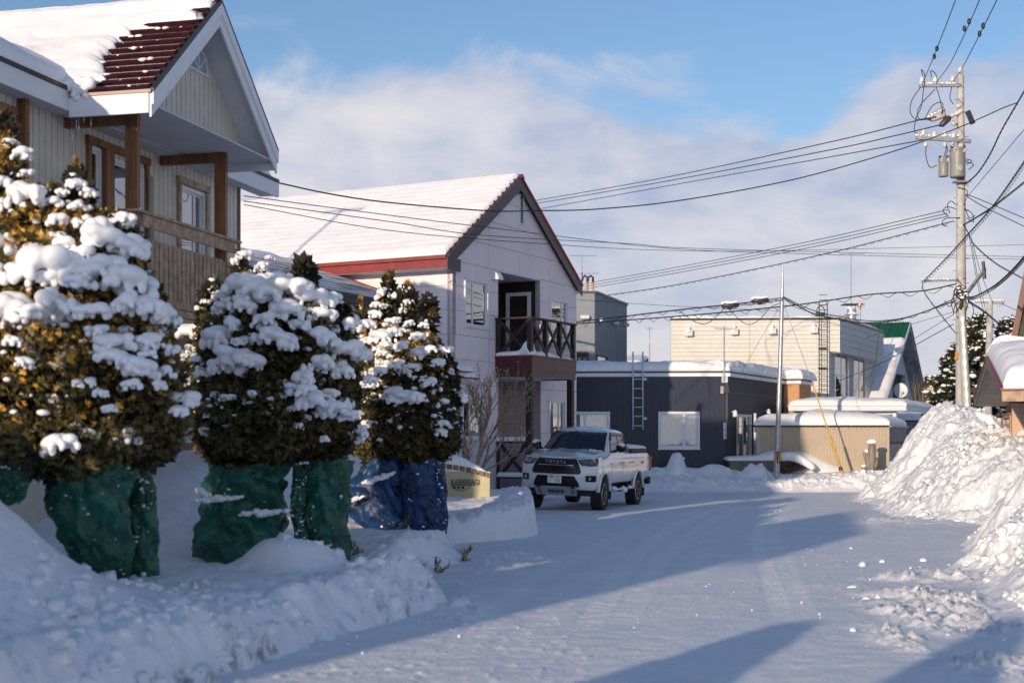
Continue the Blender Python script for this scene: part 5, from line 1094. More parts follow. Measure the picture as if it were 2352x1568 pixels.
MB().fb(fr_, -.03, -.001, -.02, BK, ez-.16, ez+.05).build('eave_board', M_WOODG, peach); MB().fb(fr_, -.07, .0, -.04, BK, ez+.051, ez+.10).build('eave_flashing', M_REDM, peach)
n = 9
for i in range(n):      # plank soffit under the deep gable overhang
    for (a_, za, b_, zb2) in ((0, ez, at_, azp), (LT, ez, at_, azp)):
        k0, k1_ = i/n+.004, (i+1)/n-.004
        MB().ext([fr_(a_+(b_-a_)*k0, .0, za+(zb2-za)*k0-.07), fr_(a_+(b_-a_)*k1_, .0, za+(zb2-za)*k1_-.07), fr_(a_+(b_-a_)*k1_, .0, za+(zb2-za)*k1_-.10), fr_(a_+(b_-a_)*k0, .0, za+(zb2-za)*k0-.10)], fr_.N*(OI)).build('soffit_plank', mat('soffit_plank', (.34, .30, .26), .7), peach)
pt0, pt1 = fr_.t(2324.7, OI), fr_.t(2281, OI); zz = lambda t: ez+(azp-ez)*(t/at_ if t < at_ else (LT-t)/(LT-at_))
pw = (fr_.t(2321, OI), fr_.t(2290, OI), 1.4, pz(fr_, 2310, 952, OI)); 
backing(fr_, [(pt0, -.1), (pt1, -.1), (pt1, zz(pt1)-.1), (at_, azp-.1), (pt0, zz(pt0)-.1)], [pw], OI, OI+.22, M_PEACH, peach)
fpf = Fr(*fr_(pt0, OI, 0).xy, 13.8+90); MB().fb(fpf, .002, 6.2, -.2, 0, -.1, ez-.05).build('wall', M_PEACH, peach); MB().fb(fr_, pt0+.3, pt1, OI+6, OI+6.2, -.1, ez).build('wall', M_PEACH, peach)
m_ = (pw[0]+pw[1])/2
window(fr_, pw[0], m_, pw[2], pw[3], peach, o=OI+.02, side=-1, m=M_WOODG, glass=GLASSM, fw=.09, rails=(2.0,), sill=False)
for i in range(10): MB().fb(fr_, m_+.03, pw[1], OI+.10, OI+.12, pw[2]+i*.085, pw[2]+i*.085+.075).build('shutter_slat', M_GREYM, peach)
MB().fb(fr_, m_+.0, m_+.06, OI-.02, OI+.1, pw[2], pw[3]).build('window_post', M_WOODG, peach); MB().fb(fr_, pw[0]-.1, pw[1]+.1, OI-.05, OI-.001, pw[3], pw[3]+.02).build('window_hood', M_WOODG, peach)
vt, vz = fr_.px(2304, 920, OI); MB().cyl(fr_(vt, OI, vz), fr_(vt, OI-.22, vz), .13, 14).build('vent_pipe', mat('vent_tan', (.36, .27, .17), .6), peach, smooth='auto')
roof_snow('roof_snow', fr_(-.12, .0, ez+.09), fr_(-.12, BK, ez+.09), fr_(at_, BK, azp+.09), fr_(at_, .0, azp+.09), .46, peach, nu=100, nv=60, rad=.45, amp=.05, seed=31)
roof_snow('roof_snow', fr_(LT, .0, ez+.09), fr_(LT, BK, ez+.09), fr_(at_, BK, azp+.09), fr_(at_, .0, azp+.09), .46, peach, nu=60, nv=40, rad=.45, amp=.05, seed=32, e=(1, 1, 1, 0))
# ================= house behind it, red rake =================
r0 = P(2325, 811, 40); frr = Fr(r0.x, 40, 113); red = thing('dark_gabled_house', 'house with dark shingled gable and maroon rake board, cut by the right edge', 'house', frr(4, -2, 0))
zt_ = pz(frr, 2352, 672); tt_ = frr.t(2352); slr = (zt_-r0.z)/tt_; hw = 2.4
g_o = [(0, r0.z), (hw, r0.z+slr*hw), (2*hw, r0.z)]
M_SHG = mat('dark_shingle', (.06, .065, .05), .8, var=.3, nscale=5)
for i in range(26):
    z0i = r0.z+i*.42; pl = clip([(0, z0i), (2*hw, z0i), (2*hw, z0i+.41), (0, z0i+.41)], ccw(g_o))
    if len(pl) > 2: MB().fpoly(frr, pl, -.15, -.1+.02*(i % 2)).build('shingle_course', M_SHG, red)
for (a_, za, b_, zb2) in ((-.12, r0.z-.5, hw, r0.z+slr*hw), (2*hw+.12, r0.z-.5, hw, r0.z+slr*hw)): MB().beam(frr(a_, .05, za), frr(b_, .05, zb2), .07, .16).build('rake_board', mat('maroon_board', (.10, .014, .012), .5), red)
MB().fb(frr, .3, 2*hw-.3, -6, -.2, 0, r0.z).build('wall', M_PEACH, red)
for s_ in (0, 1): MB().ext([frr(s_*2*hw, -.1, r0.z), frr(hw, -.1, r0.z+slr*hw), frr(hw, -.1, r0.z+slr*hw-.15), frr(s_*2*hw, -.1, r0.z-.15)], frr.N*-6).build('roof', M_DARK, red)
# ================= white pickup truck =================
M_PW = mat('white_pearl_paint', (.70, .70, .70), .22, var=.03, nscale=3, coat=.8); M_TG = mat('dark_car_glass', (.012, .017, .026), .04, var=.1, spec=.8)
M_PB = mat('gloss_black_plastic', (.006, .006, .007), .3, spec=.3); M_PM = mat('matt_black_plastic', (.018, .018, .02), .6); M_CHR = mat('chrome', (.62, .63, .65), .12, metal=1., var=.02)
M_TYRE = mat('tyre_rubber', (.020, .020, .021), .8, var=.2, bump=.2); M_RIM = mat('black_alloy', (.022, .022, .025), .25, metal=.3); M_LENS = mat('headlamp_lens', (.10, .11, .12), .06, spec=.9)
M_PLATE = mat('number_plate', (.70, .71, .70), .4, var=.02); M_PGRN = mat('plate_green', (.01, .10, .04), .5); M_SKID = mat('brushed_aluminium', (.42, .43, .44), .35, metal=.6, var=.1)
TY = 20
truck = thing('pickup_truck', 'white lifted double-cab pickup truck parked on the snow by the pink house', 'pickup truck', (1.30, 34.1, .03), rotz=0.)
truck.rotation_euler = (0, R(2.2), -R(TY)); OFF[truck.name] = Vector((0, 0, 0)); tk = truck
def interp(z, l): return float(np.interp(z, [q_[0] for q_ in l], [q_[1] for q_ in l]))
SIDE = [(.50, .80), (.56, .87), (.74, .925), (.95, .945), (1.15, .935), (1.27, .905), (1.345, .85)]
def sx_(z): return interp(z, SIDE)
# body loft: hood, cab base and bed
def half(y):
    zb = interp(y, [(-.6, .54), (.5, .60), (2.6, .60), (4.3, .62)])
    te = interp(y, [(-.66, 1.24), (-.3, 1.29), (.2, 1.325), (.5, 1.345), (4.3, 1.345)]); tc = interp(y, [(-.66, 1.27), (-.3, 1.35), (.1, 1.40), (.42, 1.44), (.6, 1.40), (.8, 1.34), (4.3, 1.34)])
    nr = interp(y, [(-.66, .94), (-.3, 1.), (4., 1.), (4.3, .97)])
    return [(0, zb), (.6, zb), (.78*nr, zb), (.87*nr, zb+.05), (.925*nr, .76), (.945*nr, .95), (.935*nr, te-.17), (.905*nr, te-.06), (.85*nr, te), (.72*nr, te+(tc-te)*.45), (.55, te+(tc-te)*.75), (.3, te+(tc-te)*.95), (0, tc)]
ys = [-.62, -.5, -.3, -.1, .15, .35, .48, .6, .8, 1.4, 2.1, 2.6, 3.1, 3.6, 4.1, 4.27]
mb = MB(); vs = []; 
for y in ys:
    h = half(y); ring = [(x, y, z) for x, z in h]+[(-x, y, z) for x, z in h[-2:0:-1]]; vs += ring
n = len(half(0))*2-2
fs = [(i*n+k, i*n+(k+1) % n, (i+1)*n+(k+1) % n, (i+1)*n+k) for i in range(len(ys)-1) for k in range(n)]+[tuple(range(n)), tuple(range((len(ys)-1)*n, len(ys)*n))]
body = mb.add(vs, fs).build('body', M_PW, tk, smooth='auto')
# wheel housings cut out of the body
cut = MB()
for y in (0, 3.085):
    for s in (-1, 1): cut.tube([(s*.42, y, .42), (s*1.2, y, .42)], .475, 28)
for y in (0, 3.085):
    for s in (-1, 1): cut.box((s*.81, y, .25), (.78, .80, .4))
def boolean_cut(o, cutter_mb):
    c_ = cutter_mb.build('cutter', M_PM, tk); md = o.modifiers.new('b', 'BOOLEAN'); md.operation = 'DIFFERENCE'; md.object = c_; md.solver = 'EXACT'; md.use_self = True
    bpy.context.view_layer.update(); dg = bpy.context.evaluated_depsgraph_get(); me = bpy.data.meshes.new_from_object(o.evaluated_get(dg)); o.modifiers.clear(); old = o.data; o.data = me; me.name = o.name
    bpy.data.objects.remove(c_)
boolean_cut(body, cut)
try: body.data.set_sharp_from_angle(angle=R(30))
except Exception: pass
mb = MB()
for y in (0, 3.085):
    for s in (-1, 1): mb = MB(); mb.box((s*.55, y, .62), (.45, .93, .5)); mb.build('wheel_housing', M_PM, tk)
MB().box((0, 1.9, .52), (1.1, 4.2, .16)).build('chassis', M_PM, tk)
MB().cyl((-.7, 0, .38), (.7, 0, .38), .05, 8).build('front_axle', M_PM, tk); MB().cyl((-.7, 3.085, .4), (.7, 3.085, .4), .06, 8).build('rear_axle', M_PM, tk); MB().ball((0, 3.085, .4), .15, 10, 8).build('differential', M_PM, tk, smooth=True)
# front end
PF = [(.48, -.80), (.54, -.88), (.66, -.935), (.84, -.955), (1.0, -.94), (1.12, -.91), (1.20, -.86), (1.255, -.78)]
def Ff(x, z): return interp(z, PF)+.36*(abs(x)/.94)**2.8
xs_ = np.concatenate([np.linspace(-.94, -.7, 6), np.linspace(-.62, .62, 14), np.linspace(.7, .94, 6)]); zs_ = [.50, .54, .60, .68, .76, .84, .92, 1.0, 1.06, 1.12, 1.16, 1.20, 1.235, 1.26]
V = []; nx_ = len(xs_)
def wz(z): return interp(z, [(.48, .90), (.6, .985), (.9, 1.0), (1.1, 1.0), (1.26, .955)])
for z in zs_: V += [(x*wz(z), Ff(x*wz(z), z), z) for x in xs_]
nf = len(V)
for z in zs_: V += [(x*wz(z), -.30 if abs(x) > .9 else -.3, z+(.02 if z > 1.2 else 0)) for x in xs_]
fs = []
for j in range(len(zs_)-1):
    for i in range(nx_-1): a_ = j*nx_+i; fs += [(a_, a_+1, a_+1+nx_, a_+nx_), (nf+a_, nf+a_+nx_, nf+a_+1+nx_, nf+a_+1)]
    for i in (0, nx_-1): a_ = j*nx_+i; fs.append((a_, a_+nx_, nf+a_+nx_, nf+a_))
for j in (0, len(zs_)-1):
    for i in range(nx_-1): a_ = j*nx_+i; fs.append((a_, a_+1, nf+a_+1, nf+a_))
fb_ = MB().add(V, fs).build('front_bumper', M_PW, tk, smooth='auto')
cut2 = MB()
for s in (-1, 1): cut2.tube([(s*.42, 0, .42), (s*1.2, 0, .42)], .475, 28)
boolean_cut(fb_, cut2)
try: fb_.data.set_sharp_from_angle(angle=R(40))
except Exception: pass
def patch(name, poly, off, th, m, parent=None, f=Ff, mirror=False, sgn=-1, axis='y'):
    """polygon in (x,z) wrapped on the front surface (or (y,z) on the side when axis='x')"""
    bm = bmesh.new(); vv = [bm.verts.new((a_, 0, b_)) for a_, b_ in poly]; bm.faces.new(vv)
    lo, hi = min(p[0] for p in poly), max(p[0] for p in poly); k = max(1, int((hi-lo)/.05))
    for i in range(1, k): bmesh.ops.bisect_plane(bm, geom=bm.verts[:]+bm.edges[:]+bm.faces[:], plane_co=(lo+(hi-lo)*i/k, 0, 0), plane_no=(1, 0, 0))
    lo, hi = min(p[1] for p in poly), max(p[1] for p in poly); k = max(1, int((hi-lo)/.05))
    for i in range(1, k): bmesh.ops.bisect_plane(bm, geom=bm.verts[:]+bm.edges[:]+bm.faces[:], plane_co=(0, 0, lo+(hi-lo)*i/k), plane_no=(0, 0, 1))
    r_ = bmesh.ops.extrude_face_region(bm, geom=bm.faces[:]); top = set(v for v in r_['geom'] if isinstance(v, bmesh.types.BMVert))
    for v in bm.verts:
        d = off+(th if v in top else -.006); 
        if axis == 'y': v.co.y = f(v.co.x, v.co.z)-d
        else: y, z = v.co.x, v.co.z; v.co = Vector((sgn*(f(y, z)+d), y, z))
    bmesh.ops.recalc_face_normals(bm, faces=bm.faces); me = bpy.data.meshes.new(name); bm.to_mesh(me); bm.free(); me.materials.append(m)
    o = bpy.data.objects.new(name, me); C.objects.link(o); o.parent = parent or tk
    me.polygons.foreach_set('use_smooth', [True]*len(me.polygons))
    try: me.set_sharp_from_angle(angle=R(40))
    except Exception: pass
    return o
mir = lambda p: [(-x, z) for x, z in p][::-1]
grl = patch('grille', [(-.57, .87), (.57, .87), (.60, .93), (.54, 1.10), (.46, 1.225), (-.46, 1.225), (-.54, 1.10), (-.60, .93)], .0, .018, M_PB)
patch('grille_surround', [(-.44, 1.085), (.44, 1.085), (.47, 1.12), (.41, 1.205), (-.41, 1.205), (-.47, 1.12)], .018, .006, M_PM, grl)
for z in (1.185, 1.165, 1.145, 1.125, 1.105): patch('grille_bar', [(-.42, z-.003), (.42, z-.003), (.42, z+.003), (-.42, z+.003)], .024, .006, M_PB, grl)
patch('chrome_strip', [(-.42, 1.068), (.42, 1.068), (.44, 1.08), (-.44, 1.08)], .018, .014, M_CHR, grl)
for z in (.985, .935, .895): patch('grille_bar', [(-.5, z-.006), (.5, z-.006), (.5, z+.006), (-.5, z+.006)], .018, .010, M_PM, grl)
patch('grille_beam', [(-.55, .955), (.55, .955), (.53, 1.055), (-.53, 1.055)], .018, .016, M_PB, grl)
patch('badge', [(.40, 1.02), (.47, 1.02), (.47, 1.04), (.40, 1.04)], .036, .006, mat('badge_red', (.5, .02, .03), .3), grl)
patch('badge', [(.385, 1.02), (.398, 1.02), (.398, 1.04), (.385, 1.04)], .036, .006, M_PLATE, grl)
low = patch('lower_intake', [(-.57, .575), (.57, .575), (.53, .70), (.45, .825), (-.45, .825), (-.53, .70)], .0, .012, M_PB)
for z in (.75, .70, .65): patch('intake_bar', [(-.5, z-.006), (.5, z-.006), (.5, z+.006), (-.5, z+.006)], .012, .010, M_PM, low)
Mfront = lambda x, y, z: Matrix.Translation((x, y, z)) @ Matrix(((1, 0, 0, 0), (0, 0, -1, 0), (0, 1, 0, 0), (0, 0, 0, 1)))
text('lettering', 'T O Y O T A', M_CHR, tk, .105, Mfront(0, Ff(0, 1.14)-.036, 1.145), .006, .002, squeeze=.86)
MB().box((0, -.985, .738), (.34, .012, .175)).build('number_plate', M_PLATE, tk, bevel=.004)
for t_, s_, x, z in (('旭川 130', .062, 0, .793), ('て', .05, -.125, .71), ('・・', .06, -.045, .71), ('53', .105, .085, .708)):
    text('plate_lettering', t_, M_PGRN, tk, s_, Mfront(x, -.992, z), .001, .001)
# skid plate
sk = MB().ext([(-.53, -.90, .565), (.53, -.90, .565), (.49, -.78, .36), (-.49, -.78, .36)], (0, .02, 0)).build('skid_plate', M_SKID, tk)
nrm_ = math.atan2(.12, .205)
Msk = Matrix.Translation((0, -.842, .450)) @ Matrix.Rotation(-0, 4, 'X') @ Matrix(((1, 0, 0, 0), (0, math.sin(-nrm_)*1., -math.cos(nrm_), 0), (0, math.cos(nrm_), -math.sin(nrm_), 0), (0, 0, 0, 1)))
text('lettering', "RICK'S", MTX, tk, .10, Msk, .003, .004, squeeze=1.35)
for s in (-1, 1):
    for k in range(2): 
        c_ = s*(.36+.05*k); mb = MB(); mb.beam((c_+s*.0, -.876+.0, .51), (c_+s*.05, -.846, .455), .012, .012); mb.beam((c_+s*.05, -.846, .455), (c_, -.812, .40), .012, .012); mb.build('chevron_mark', MTX, tk)
    MB().box((s*.42, -.885, .555), (.10, .03, .04)).build('tow_bracket', M_PM, tk)
for s in (-1, 1):
    P_ = [(.49, 1.205), (.60, 1.085), (.80, 1.06), (.905, 1.08), (.925, 1.16), (.90, 1.245)]; P_ = P_ if s > 0 else mir(P_)
    hl = patch('headlight', P_, .0, .012, M_PB)
    I_ = [(.53, 1.195), (.63, 1.10), (.80, 1.08), (.895, 1.10), (.905, 1.16), (.88, 1.225)]; patch('lens', I_ if s > 0 else mir(I_), .012, .006, M_LENS, hl)
    for cx_, cz_, r_ in ((.70, 1.145, .028), (.80, 1.150, .034)): MB().tube([(s*cx_, Ff(cx_, cz_)-.016, cz_), (s*cx_, Ff(cx_, cz_)-.034, cz_)], r_, 12).build('projector', M_CHR, hl)
    D_ = [(.56, 1.175), (.68, 1.178), (.68, 1.19), (.55, 1.19)]; patch('light_strip', D_ if s > 0 else mir(D_), .018, .006, M_CHR, hl)
    T_ = [(.87, 1.12), (.90, 1.13), (.905, 1.19), (.875, 1.2)]; patch('indicator', T_ if s > 0 else mir(T_), .018, .004, mat('amber_lens', (.42, .14, .02), .2), hl)
    G_ = [(.70, .70), (.90, .70), (.915, .85), (.70, .845)]; fg = patch('fog_lamp_pocket', G_ if s > 0 else mir(G_), .0, .010, M_PB)
    MB().tube([(s*.785, Ff(.785, .775)-.012, .775), (s*.785, Ff(.785, .775)-.026, .775)], .038, 14).build('fog_lamp', M_CHR, fg)
    # crease line that runs down from the headlight
    patch('bumper_crease', ([(.60, .62), (.615, .62), (.665, .95), (.60, 1.07), (.585, 1.07), (.65, .95)] if s > 0 else mir([(.60, .62), (.615, .62), (.665, .95), (.60, 1.07), (.585, 1.07), (.65, .95)])), .0, .008, M_PW)
MB().ext([(-.72, -.66, 1.258), (.72, -.66, 1.258), (.46, -.80, 1.245), (-.46, -.80, 1.245)], (0, 0, .022)).build('hood_lip', M_PW, tk, bevel=.008)
# hood panel proud of the body
def hood_z(x, y):
    te = interp(y, [(-.66, 1.24), (-.3, 1.29), (.2, 1.325), (.5, 1.345)]); tc = interp(y, [(-.66, 1.27), (-.3, 1.35), (.1, 1.40), (.42, 1.44)])
    a_ = abs(x); return te+(tc-te)*interp(a_, [(0, 1), (.3, .95), (.55, .75), (.72, .45), (.85, 0.)])
U = np.linspace(-1, 1, 23); Vv = np.linspace(0, 1, 14); V = []
for v in Vv:
    for u in U:
        y = -.80+1.20*v+.0; x = u*interp(v, [(0, .48), (.12, .64), (.3, .80), (1, .80)]); y += .12*abs(u)**3*(1-v)
        V.append((x, y, hood_z(x, max(y, -.64))+.014-(.05*((-.64-y)/.16)**2 if y < -.64 else 0)+.02*math.exp(-((abs(x)-.30)/.09)**2)*v))
npmesh('hood', np.array(V), grid_faces(len(Vv), len(U)), M_PW, tk); hd = C.objects[-1] if False else bpy.data.objects['hood']; hs = hd.modifiers.new('t', 'SOLIDIFY'); hs.thickness = .03; hs.offset = -1
# cab / greenhouse
CW = [(1.30, .865), (1.40, .845), (1.60, .775), (1.80, .705), (1.87, .67), (1.92, .58), (1.955, .42), (1.97, .2)]
CF = [(1.30, .36), (1.42, .42), (1.60, .66), (1.80, .93), (1.87, 1.04), (1.92, 1.16), (1.955, 1.30), (1.97, 1.45)]
CR = [(1.30, 2.52), (1.42, 2.51), (1.60, 2.47), (1.80, 2.40), (1.87, 2.35), (1.92, 2.26), (1.955, 2.1), (1.97, 1.95)]
def cwx(y, z): return interp(z, CW)
def cfy(x, z): w_ = interp(z, CW); return interp(z, CF)-.10*(1-min(1, (abs(x)/w_))**2)+.03*(abs(x)/w_)**8
vs = []; zs2 = [q_[0] for q_ in CW]
for z in zs2:
    w_ = interp(z, CW); r_ = interp(z, CR); f_ = interp(z, CF); ring = []
    for u in (0, .3, .55, .75, .88): ring.append((w_*u, cfy(w_*u, z)))
    ring += [(w_*.97, f_+.05), (w_, f_+.13), (w_*1.003, (f_+r_)/2), (w_, r_-.14), (w_*.96, r_-.05), (w_*.86, r_), (w_*.5, r_+.01), (0, r_+.015)]
    full = ring+[(-x, y) for x, y in ring[-2:0:-1]]; vs += [(x, y, z) for x, y in full]
n = len(full); fs = [(i*n+k, i*n+(k+1) % n, (i+1)*n+(k+1) % n, (i+1)*n+k) for i in range(len(zs2)-1) for k in range(n)]+[tuple(range((len(zs2)-1)*n, len(zs2)*n))]
MB().add(vs, fs).build('cab', M_PW, tk, smooth=True)
ws = [(-.74, 1.425), (.74, 1.425), (.635, 1.83), (.58, 1.86), (-.58, 1.86), (-.635, 1.83)]
wsg = patch('windscreen', ws, .0, .006, M_TG, f=cfy); patch('windscreen_seal', [(-.78, 1.40), (.78, 1.40), (.655, 1.85), (.59, 1.875), (-.59, 1.875), (-.655, 1.85)], .0, .002, M_PM, f=cfy)
MB().beam((-.5, .33, 1.45), (.1, .36, 1.47), .02, .015).build('wiper', M_PM, tk); MB().beam((.1, .33, 1.45), (.65, .43, 1.47), .02, .015).build('wiper', M_PM, tk)
for s in (-1, 1):
    patch('window_surround', [(.64, 1.375), (2.40, 1.375), (2.34, 1.62), (2.24, 1.84), (1.14, 1.85), (.88, 1.67)], .0, .003, M_PM, f=cwx, sgn=s, axis='x')
    patch('front_window', [(.74, 1.395), (1.54, 1.395), (1.54, 1.81), (1.16, 1.81), (.93, 1.65)], .003, .006, GLASSM if False else M_TG, f=cwx, sgn=s, axis='x')
    patch('rear_window', [(1.61, 1.395), (2.22, 1.395), (2.20, 1.60), (2.14, 1.80), (1.61, 1.81)], .003, .006, M_TG, f=cwx, sgn=s, axis='x')
    patch('quarter_window', [(2.25, 1.405), (2.36, 1.405), (2.32, 1.60), (2.22, 1.77)], .003, .006, M_TG, f=cwx, sgn=s, axis='x')
    patch('rain_visor', [(.90, 1.71), (1.14, 1.86), (2.2, 1.85), (2.2, 1.79), (1.17, 1.79), (.95, 1.67)], .006, .03, M_PB, f=cwx, sgn=s, axis='x')
    sd_ = lambda y, z: sx_(z)
    fd = patch('front_door', [(.60, .66), (1.565, .66), (1.565, 1.335), (.60, 1.335), (.575, 1.0)], .0, .007, M_PW, f=sd_, sgn=s, axis='x')
    rd = patch('rear_door', [(1.58, .66), (2.34, .66), (2.40, .80), (2.48, 1.0), (2.48, 1.335), (1.58, 1.335)], .0, .007, M_PW, f=sd_, sgn=s, axis='x')
    for y_, par in ((1.44, fd), (2.34, rd)):
        MB().tube([(s*.955, y_-.09, 1.13), (s*.995, y_-.06, 1.135), (s*.995, y_+.06, 1.14), (s*.955, y_+.09, 1.14)], .017, 8).build('door_handle', M_CHR, par, smooth=True)
    patch('bed_side', [(2.16, .72), (2.58, .72), (2.62, .9), (3.56, .9), (3.60, .72), (4.2, .74), (4.2, 1.33), (2.16, 1.33)], .0, .006, M_PW, f=sd_, sgn=s, axis='x') if False else None
    patch('door_moulding', [(.62, .78), (1.55, .78), (1.55, .80), (.62, .80)], .007, .01, M_PW, f=sd_, sgn=s, axis='x')
    patch('side_marker', [(.44, 1.085), (.53, 1.09), (.53, 1.13), (.43, 1.13)], .0, .02, M_CHR, f=sd_, sgn=s, axis='x'); patch('side_badge', [(3.30, 1.10), (3.50, 1.10), (3.50, 1.14), (3.30, 1.14)], .0, .015, M_PM, f=sd_, sgn=s, axis='x')
    patch('fuel_flap', [(2.28, 1.0), (2.44, 1.0), (2.44, 1.19), (2.28, 1.19)], .0, .004, M_PW, f=sd_, sgn=s, axis='x') if s < 0 else None
    for y_ in (0, 3.085):     # flares
        mb = MB(); pr_ = []; k = 22
        for i in range(k+1):
            a_ = math.radians(4+172*i/k); c, s2 = math.cos(a_), math.sin(a_)
            for r_, x_ in ((.465, .86), (.468, .955), (.485, .968), (.525, .958), (.545, .925)): mb.v.append((s*x_, y_+r_*c*1.0, .42+r_*s2))
        for i in range(k):
            for j in range(4): a_ = i*5+j; mb.f.append((a_, a_+1, a_+6, a_+5))
        fl_ = mb.build('wheel_arch_flare', M_PW, tk, smooth=True, fix=False); so_ = fl_.modifiers.new('t', 'SOLIDIFY'); so_.thickness = .012
    # mirror
    mr_ = MB().ball((s*1.08, .80, 1.50), .12, 14, 10, (1.05, .62, .92)).build('door_mirror', M_PB, tk, smooth=True); MB().tube([(s*.86, .80, 1.40), (s*1.0, .80, 1.44)], .028, 8).build('mirror_arm', M_PB, mr_)
    blobs('mirror_snow', [(s*1.08, .79, 1.59), (s*1.12, .78, 1.57)], [.085, .07], SNOWR, .6, 5, tk, hi=True, rough=.1, kind='stuff')
    # step bar and mudflaps
    MB().tube([(s*.80, .62, .56), (s*.95, .70, .50), (s*.97, .9, .49), (s*.97, 2.3, .49), (s*.95, 2.46, .50), (s*.80, 2.52, .56)], .035, 10).build('side_step', M_CHR, tk, smooth=True)
    for y_ in (1.05, 1.75): MB().box((s*.97, y_, .527), (.10, .32, .012)).build('step_pad', M_PM, tk, bevel=.004)
    MB().box((s*.83, .50, .42), (.26, .012, .32)).build('mud_flap', M_PM, tk); MB().box((s*.83, 3.62, .42), (.26, .012, .36)).build('mud_flap', M_PM, tk)
    MB().box((s*.90, 4.27, 1.08), (.10, .10, .40)).build('tail_light', mat('tail_red', (.35, .01, .012), .15), tk, bevel=.03, segs=3)
MB().box((0, 4.34, .62), (1.84, .22, .20)).build('rear_bumper', M_PM, tk, bevel=.04, segs=2); MB().box((0, 4.285, 1.02), (1.6, .03, .55)).build('tailgate', M_PW, tk, bevel=.01)
# bed cover with snow
MB().ext([(-.86, 2.58, 1.35), (.86, 2.58, 1.35), (.84, 4.22, 1.35), (-.84, 4.22, 1.35)], (0, 0, .12)).build('bed_cover', M_PM, tk, bevel=.03, segs=2)
MB().tube([(.5, 1.9, 1.955), (.5, 1.93, 2.03), (.5, 2.0, 2.06)], .012, 6).build('roof_antenna', M_PM, tk)
roof_snow('bed_snow', (-.84, 2.6, 1.472), (.84, 2.6, 1.472), (.82, 4.2, 1.472), (-.82, 4.2, 1.472), .06, tk, nu=40, nv=40, rad=.10, amp=.02)
def cabtop(u, v, H, B):
    x, y = B[..., 0], B[..., 1]; w_ = np.interp(1.87, [1, 2], [1, 1]); d = np.sqrt((x/.60)**2+((y-1.68)/.66)**2)
    zt2 = np.interp(np.clip(d, 0, 1.2), [0, .35, .7, 1.0, 1.2], [1.975, 1.970, 1.95, 1.905, 1.84]); return zt2-B[..., 2]+.018*ss(1.05, .8, d)-.05*ss(.98, 1.1, d)+.006*vn(x*9, y*9, 3)
roof_snow('roof_snow', (-.7, 1.0, 1.80), (.7, 1.0, 1.80), (.7, 2.4, 1.80), (-.7, 2.4, 1.80), .05, tk, nu=40, nv=30, hfun=cabtop)
blobs('hood_snow', [(.45+.08*i+.02*(i % 2), .33-.01*i, 1.43-.006*i) for i in range(4)]+[(-.7+.07*i, .36, 1.40) for i in range(5)], [.05]*4+[.05, .06, .045, .05, .04], SNOWR, .4, 4, tk, hi=True, rough=.1, kind='stuff')
blobs('step_snow', [(.98, .66, .53), (1.0, .70, .50), (1.0, 1.42, .52), (1.02, 1.46, .46), (1.0, 2.0, .52)], [.08, .06, .06, .07, .05], SNOWR, .8, 4, tk, hi=True, rough=.2, kind='stuff')
# wheels
def wheel(c, s, steer=0.):
    prof = [(.215, -.105), (.235, -.115), (.33, -.135), (.375, -.125), (.395, -.10), (.40, 0), (.395, .10), (.375, .125), (.33, .135), (.235, .115), (.215, .105)]
    def lathe(pr, n, mb): 
        b = len(mb.v)
        for k in range(n):
            a_ = 2*math.pi*k/n; mb.v += [(w_*s, r_*math.cos(a_), r_*math.sin(a_)) for r_, w_ in pr]
        m_ = len(pr)
        for k in range(n):
            for j in range(m_-1): mb.f.append((b+k*m_+j, b+k*m_+j+1, b+((k+1) % n)*m_+j+1, b+((k+1) % n)*m_+j))
        return mb
    wr = bpy.data.objects.new('wheel', lathe([(.245, -.11), (.235, .02), (.225, .09), (.24, .118), (.222, .118), (.20, .08), (.20, -.11)], 36, MB()).build('tmp', M_RIM, None, smooth=True, fix=True).data)
    bpy.data.objects.remove(bpy.data.objects['tmp']); C.objects.link(wr); wr.parent = tk; wr.location = c; wr.rotation_euler = (0, 0, steer)
    def sub(nm, mb, m, sm=False, fix=True):
        o = mb.build(nm, m, None, smooth=sm, fix=fix); o.parent = wr; return o
    sub('tyre', lathe(prof, 44, MB()), M_TYRE, True)
    tr = MB()
    for k in range(44):
        a_ = 2*math.pi*k/44
        for w_ in (-.10, -.035, .035, .10):
            aa = a_+(.03 if w_ in (-.035, .10) else -.02); rr_ = .402 if abs(w_) < .08 else .396
            m_ = Matrix.Rotation(aa, 3, 'X'); tr.box(m_ @ Vector((w_*s, rr_, 0)), (.05, .014, .036), m_)
    sub('tread_blocks', tr, M_TYRE, fix=False)['kind'] = 'stuff'
    for k in range(8):
        a_ = 2*math.pi*k/8+.2
        for d in (-.10, .10):
            m_ = Matrix.Rotation(a_, 3, 'X'); sp = MB(); sp.beam(m_ @ Vector((.095*s, .05, 0)), m_ @ Vector((.105*s, .222*math.cos(d), .222*math.sin(d))), .022, .022, (1, 0, 0)); o = sub('spoke', sp, M_RIM if d < 0 else M_CHR if k % 1 else M_RIM)
    sub('hub_cap', MB().tube([(.08*s, 0, 0), (.115*s, 0, 0), (.125*s, 0, 0)], [.06, .055, .03], 16), M_RIM, True)
    sub('rim_lip', lathe([(.238, .112), (.240, .122), (.228, .124), (.226, .112)], 36, MB()), M_CHR, True)
    sub('brake_disc', MB().tube([(-.02*s, 0, 0), (.0, 0, 0)], .17, 24), M_GALV); sub('brake_caliper', MB().box((.02*s, -.10, .09), (.06, .12, .10)), mat('caliper_red', (.45, .02, .015), .4))
for y_ in (0, 3.085):
    for s in (-1, 1): wheel((s*.815, y_, .40), s, R(0) if y_ else R(2))
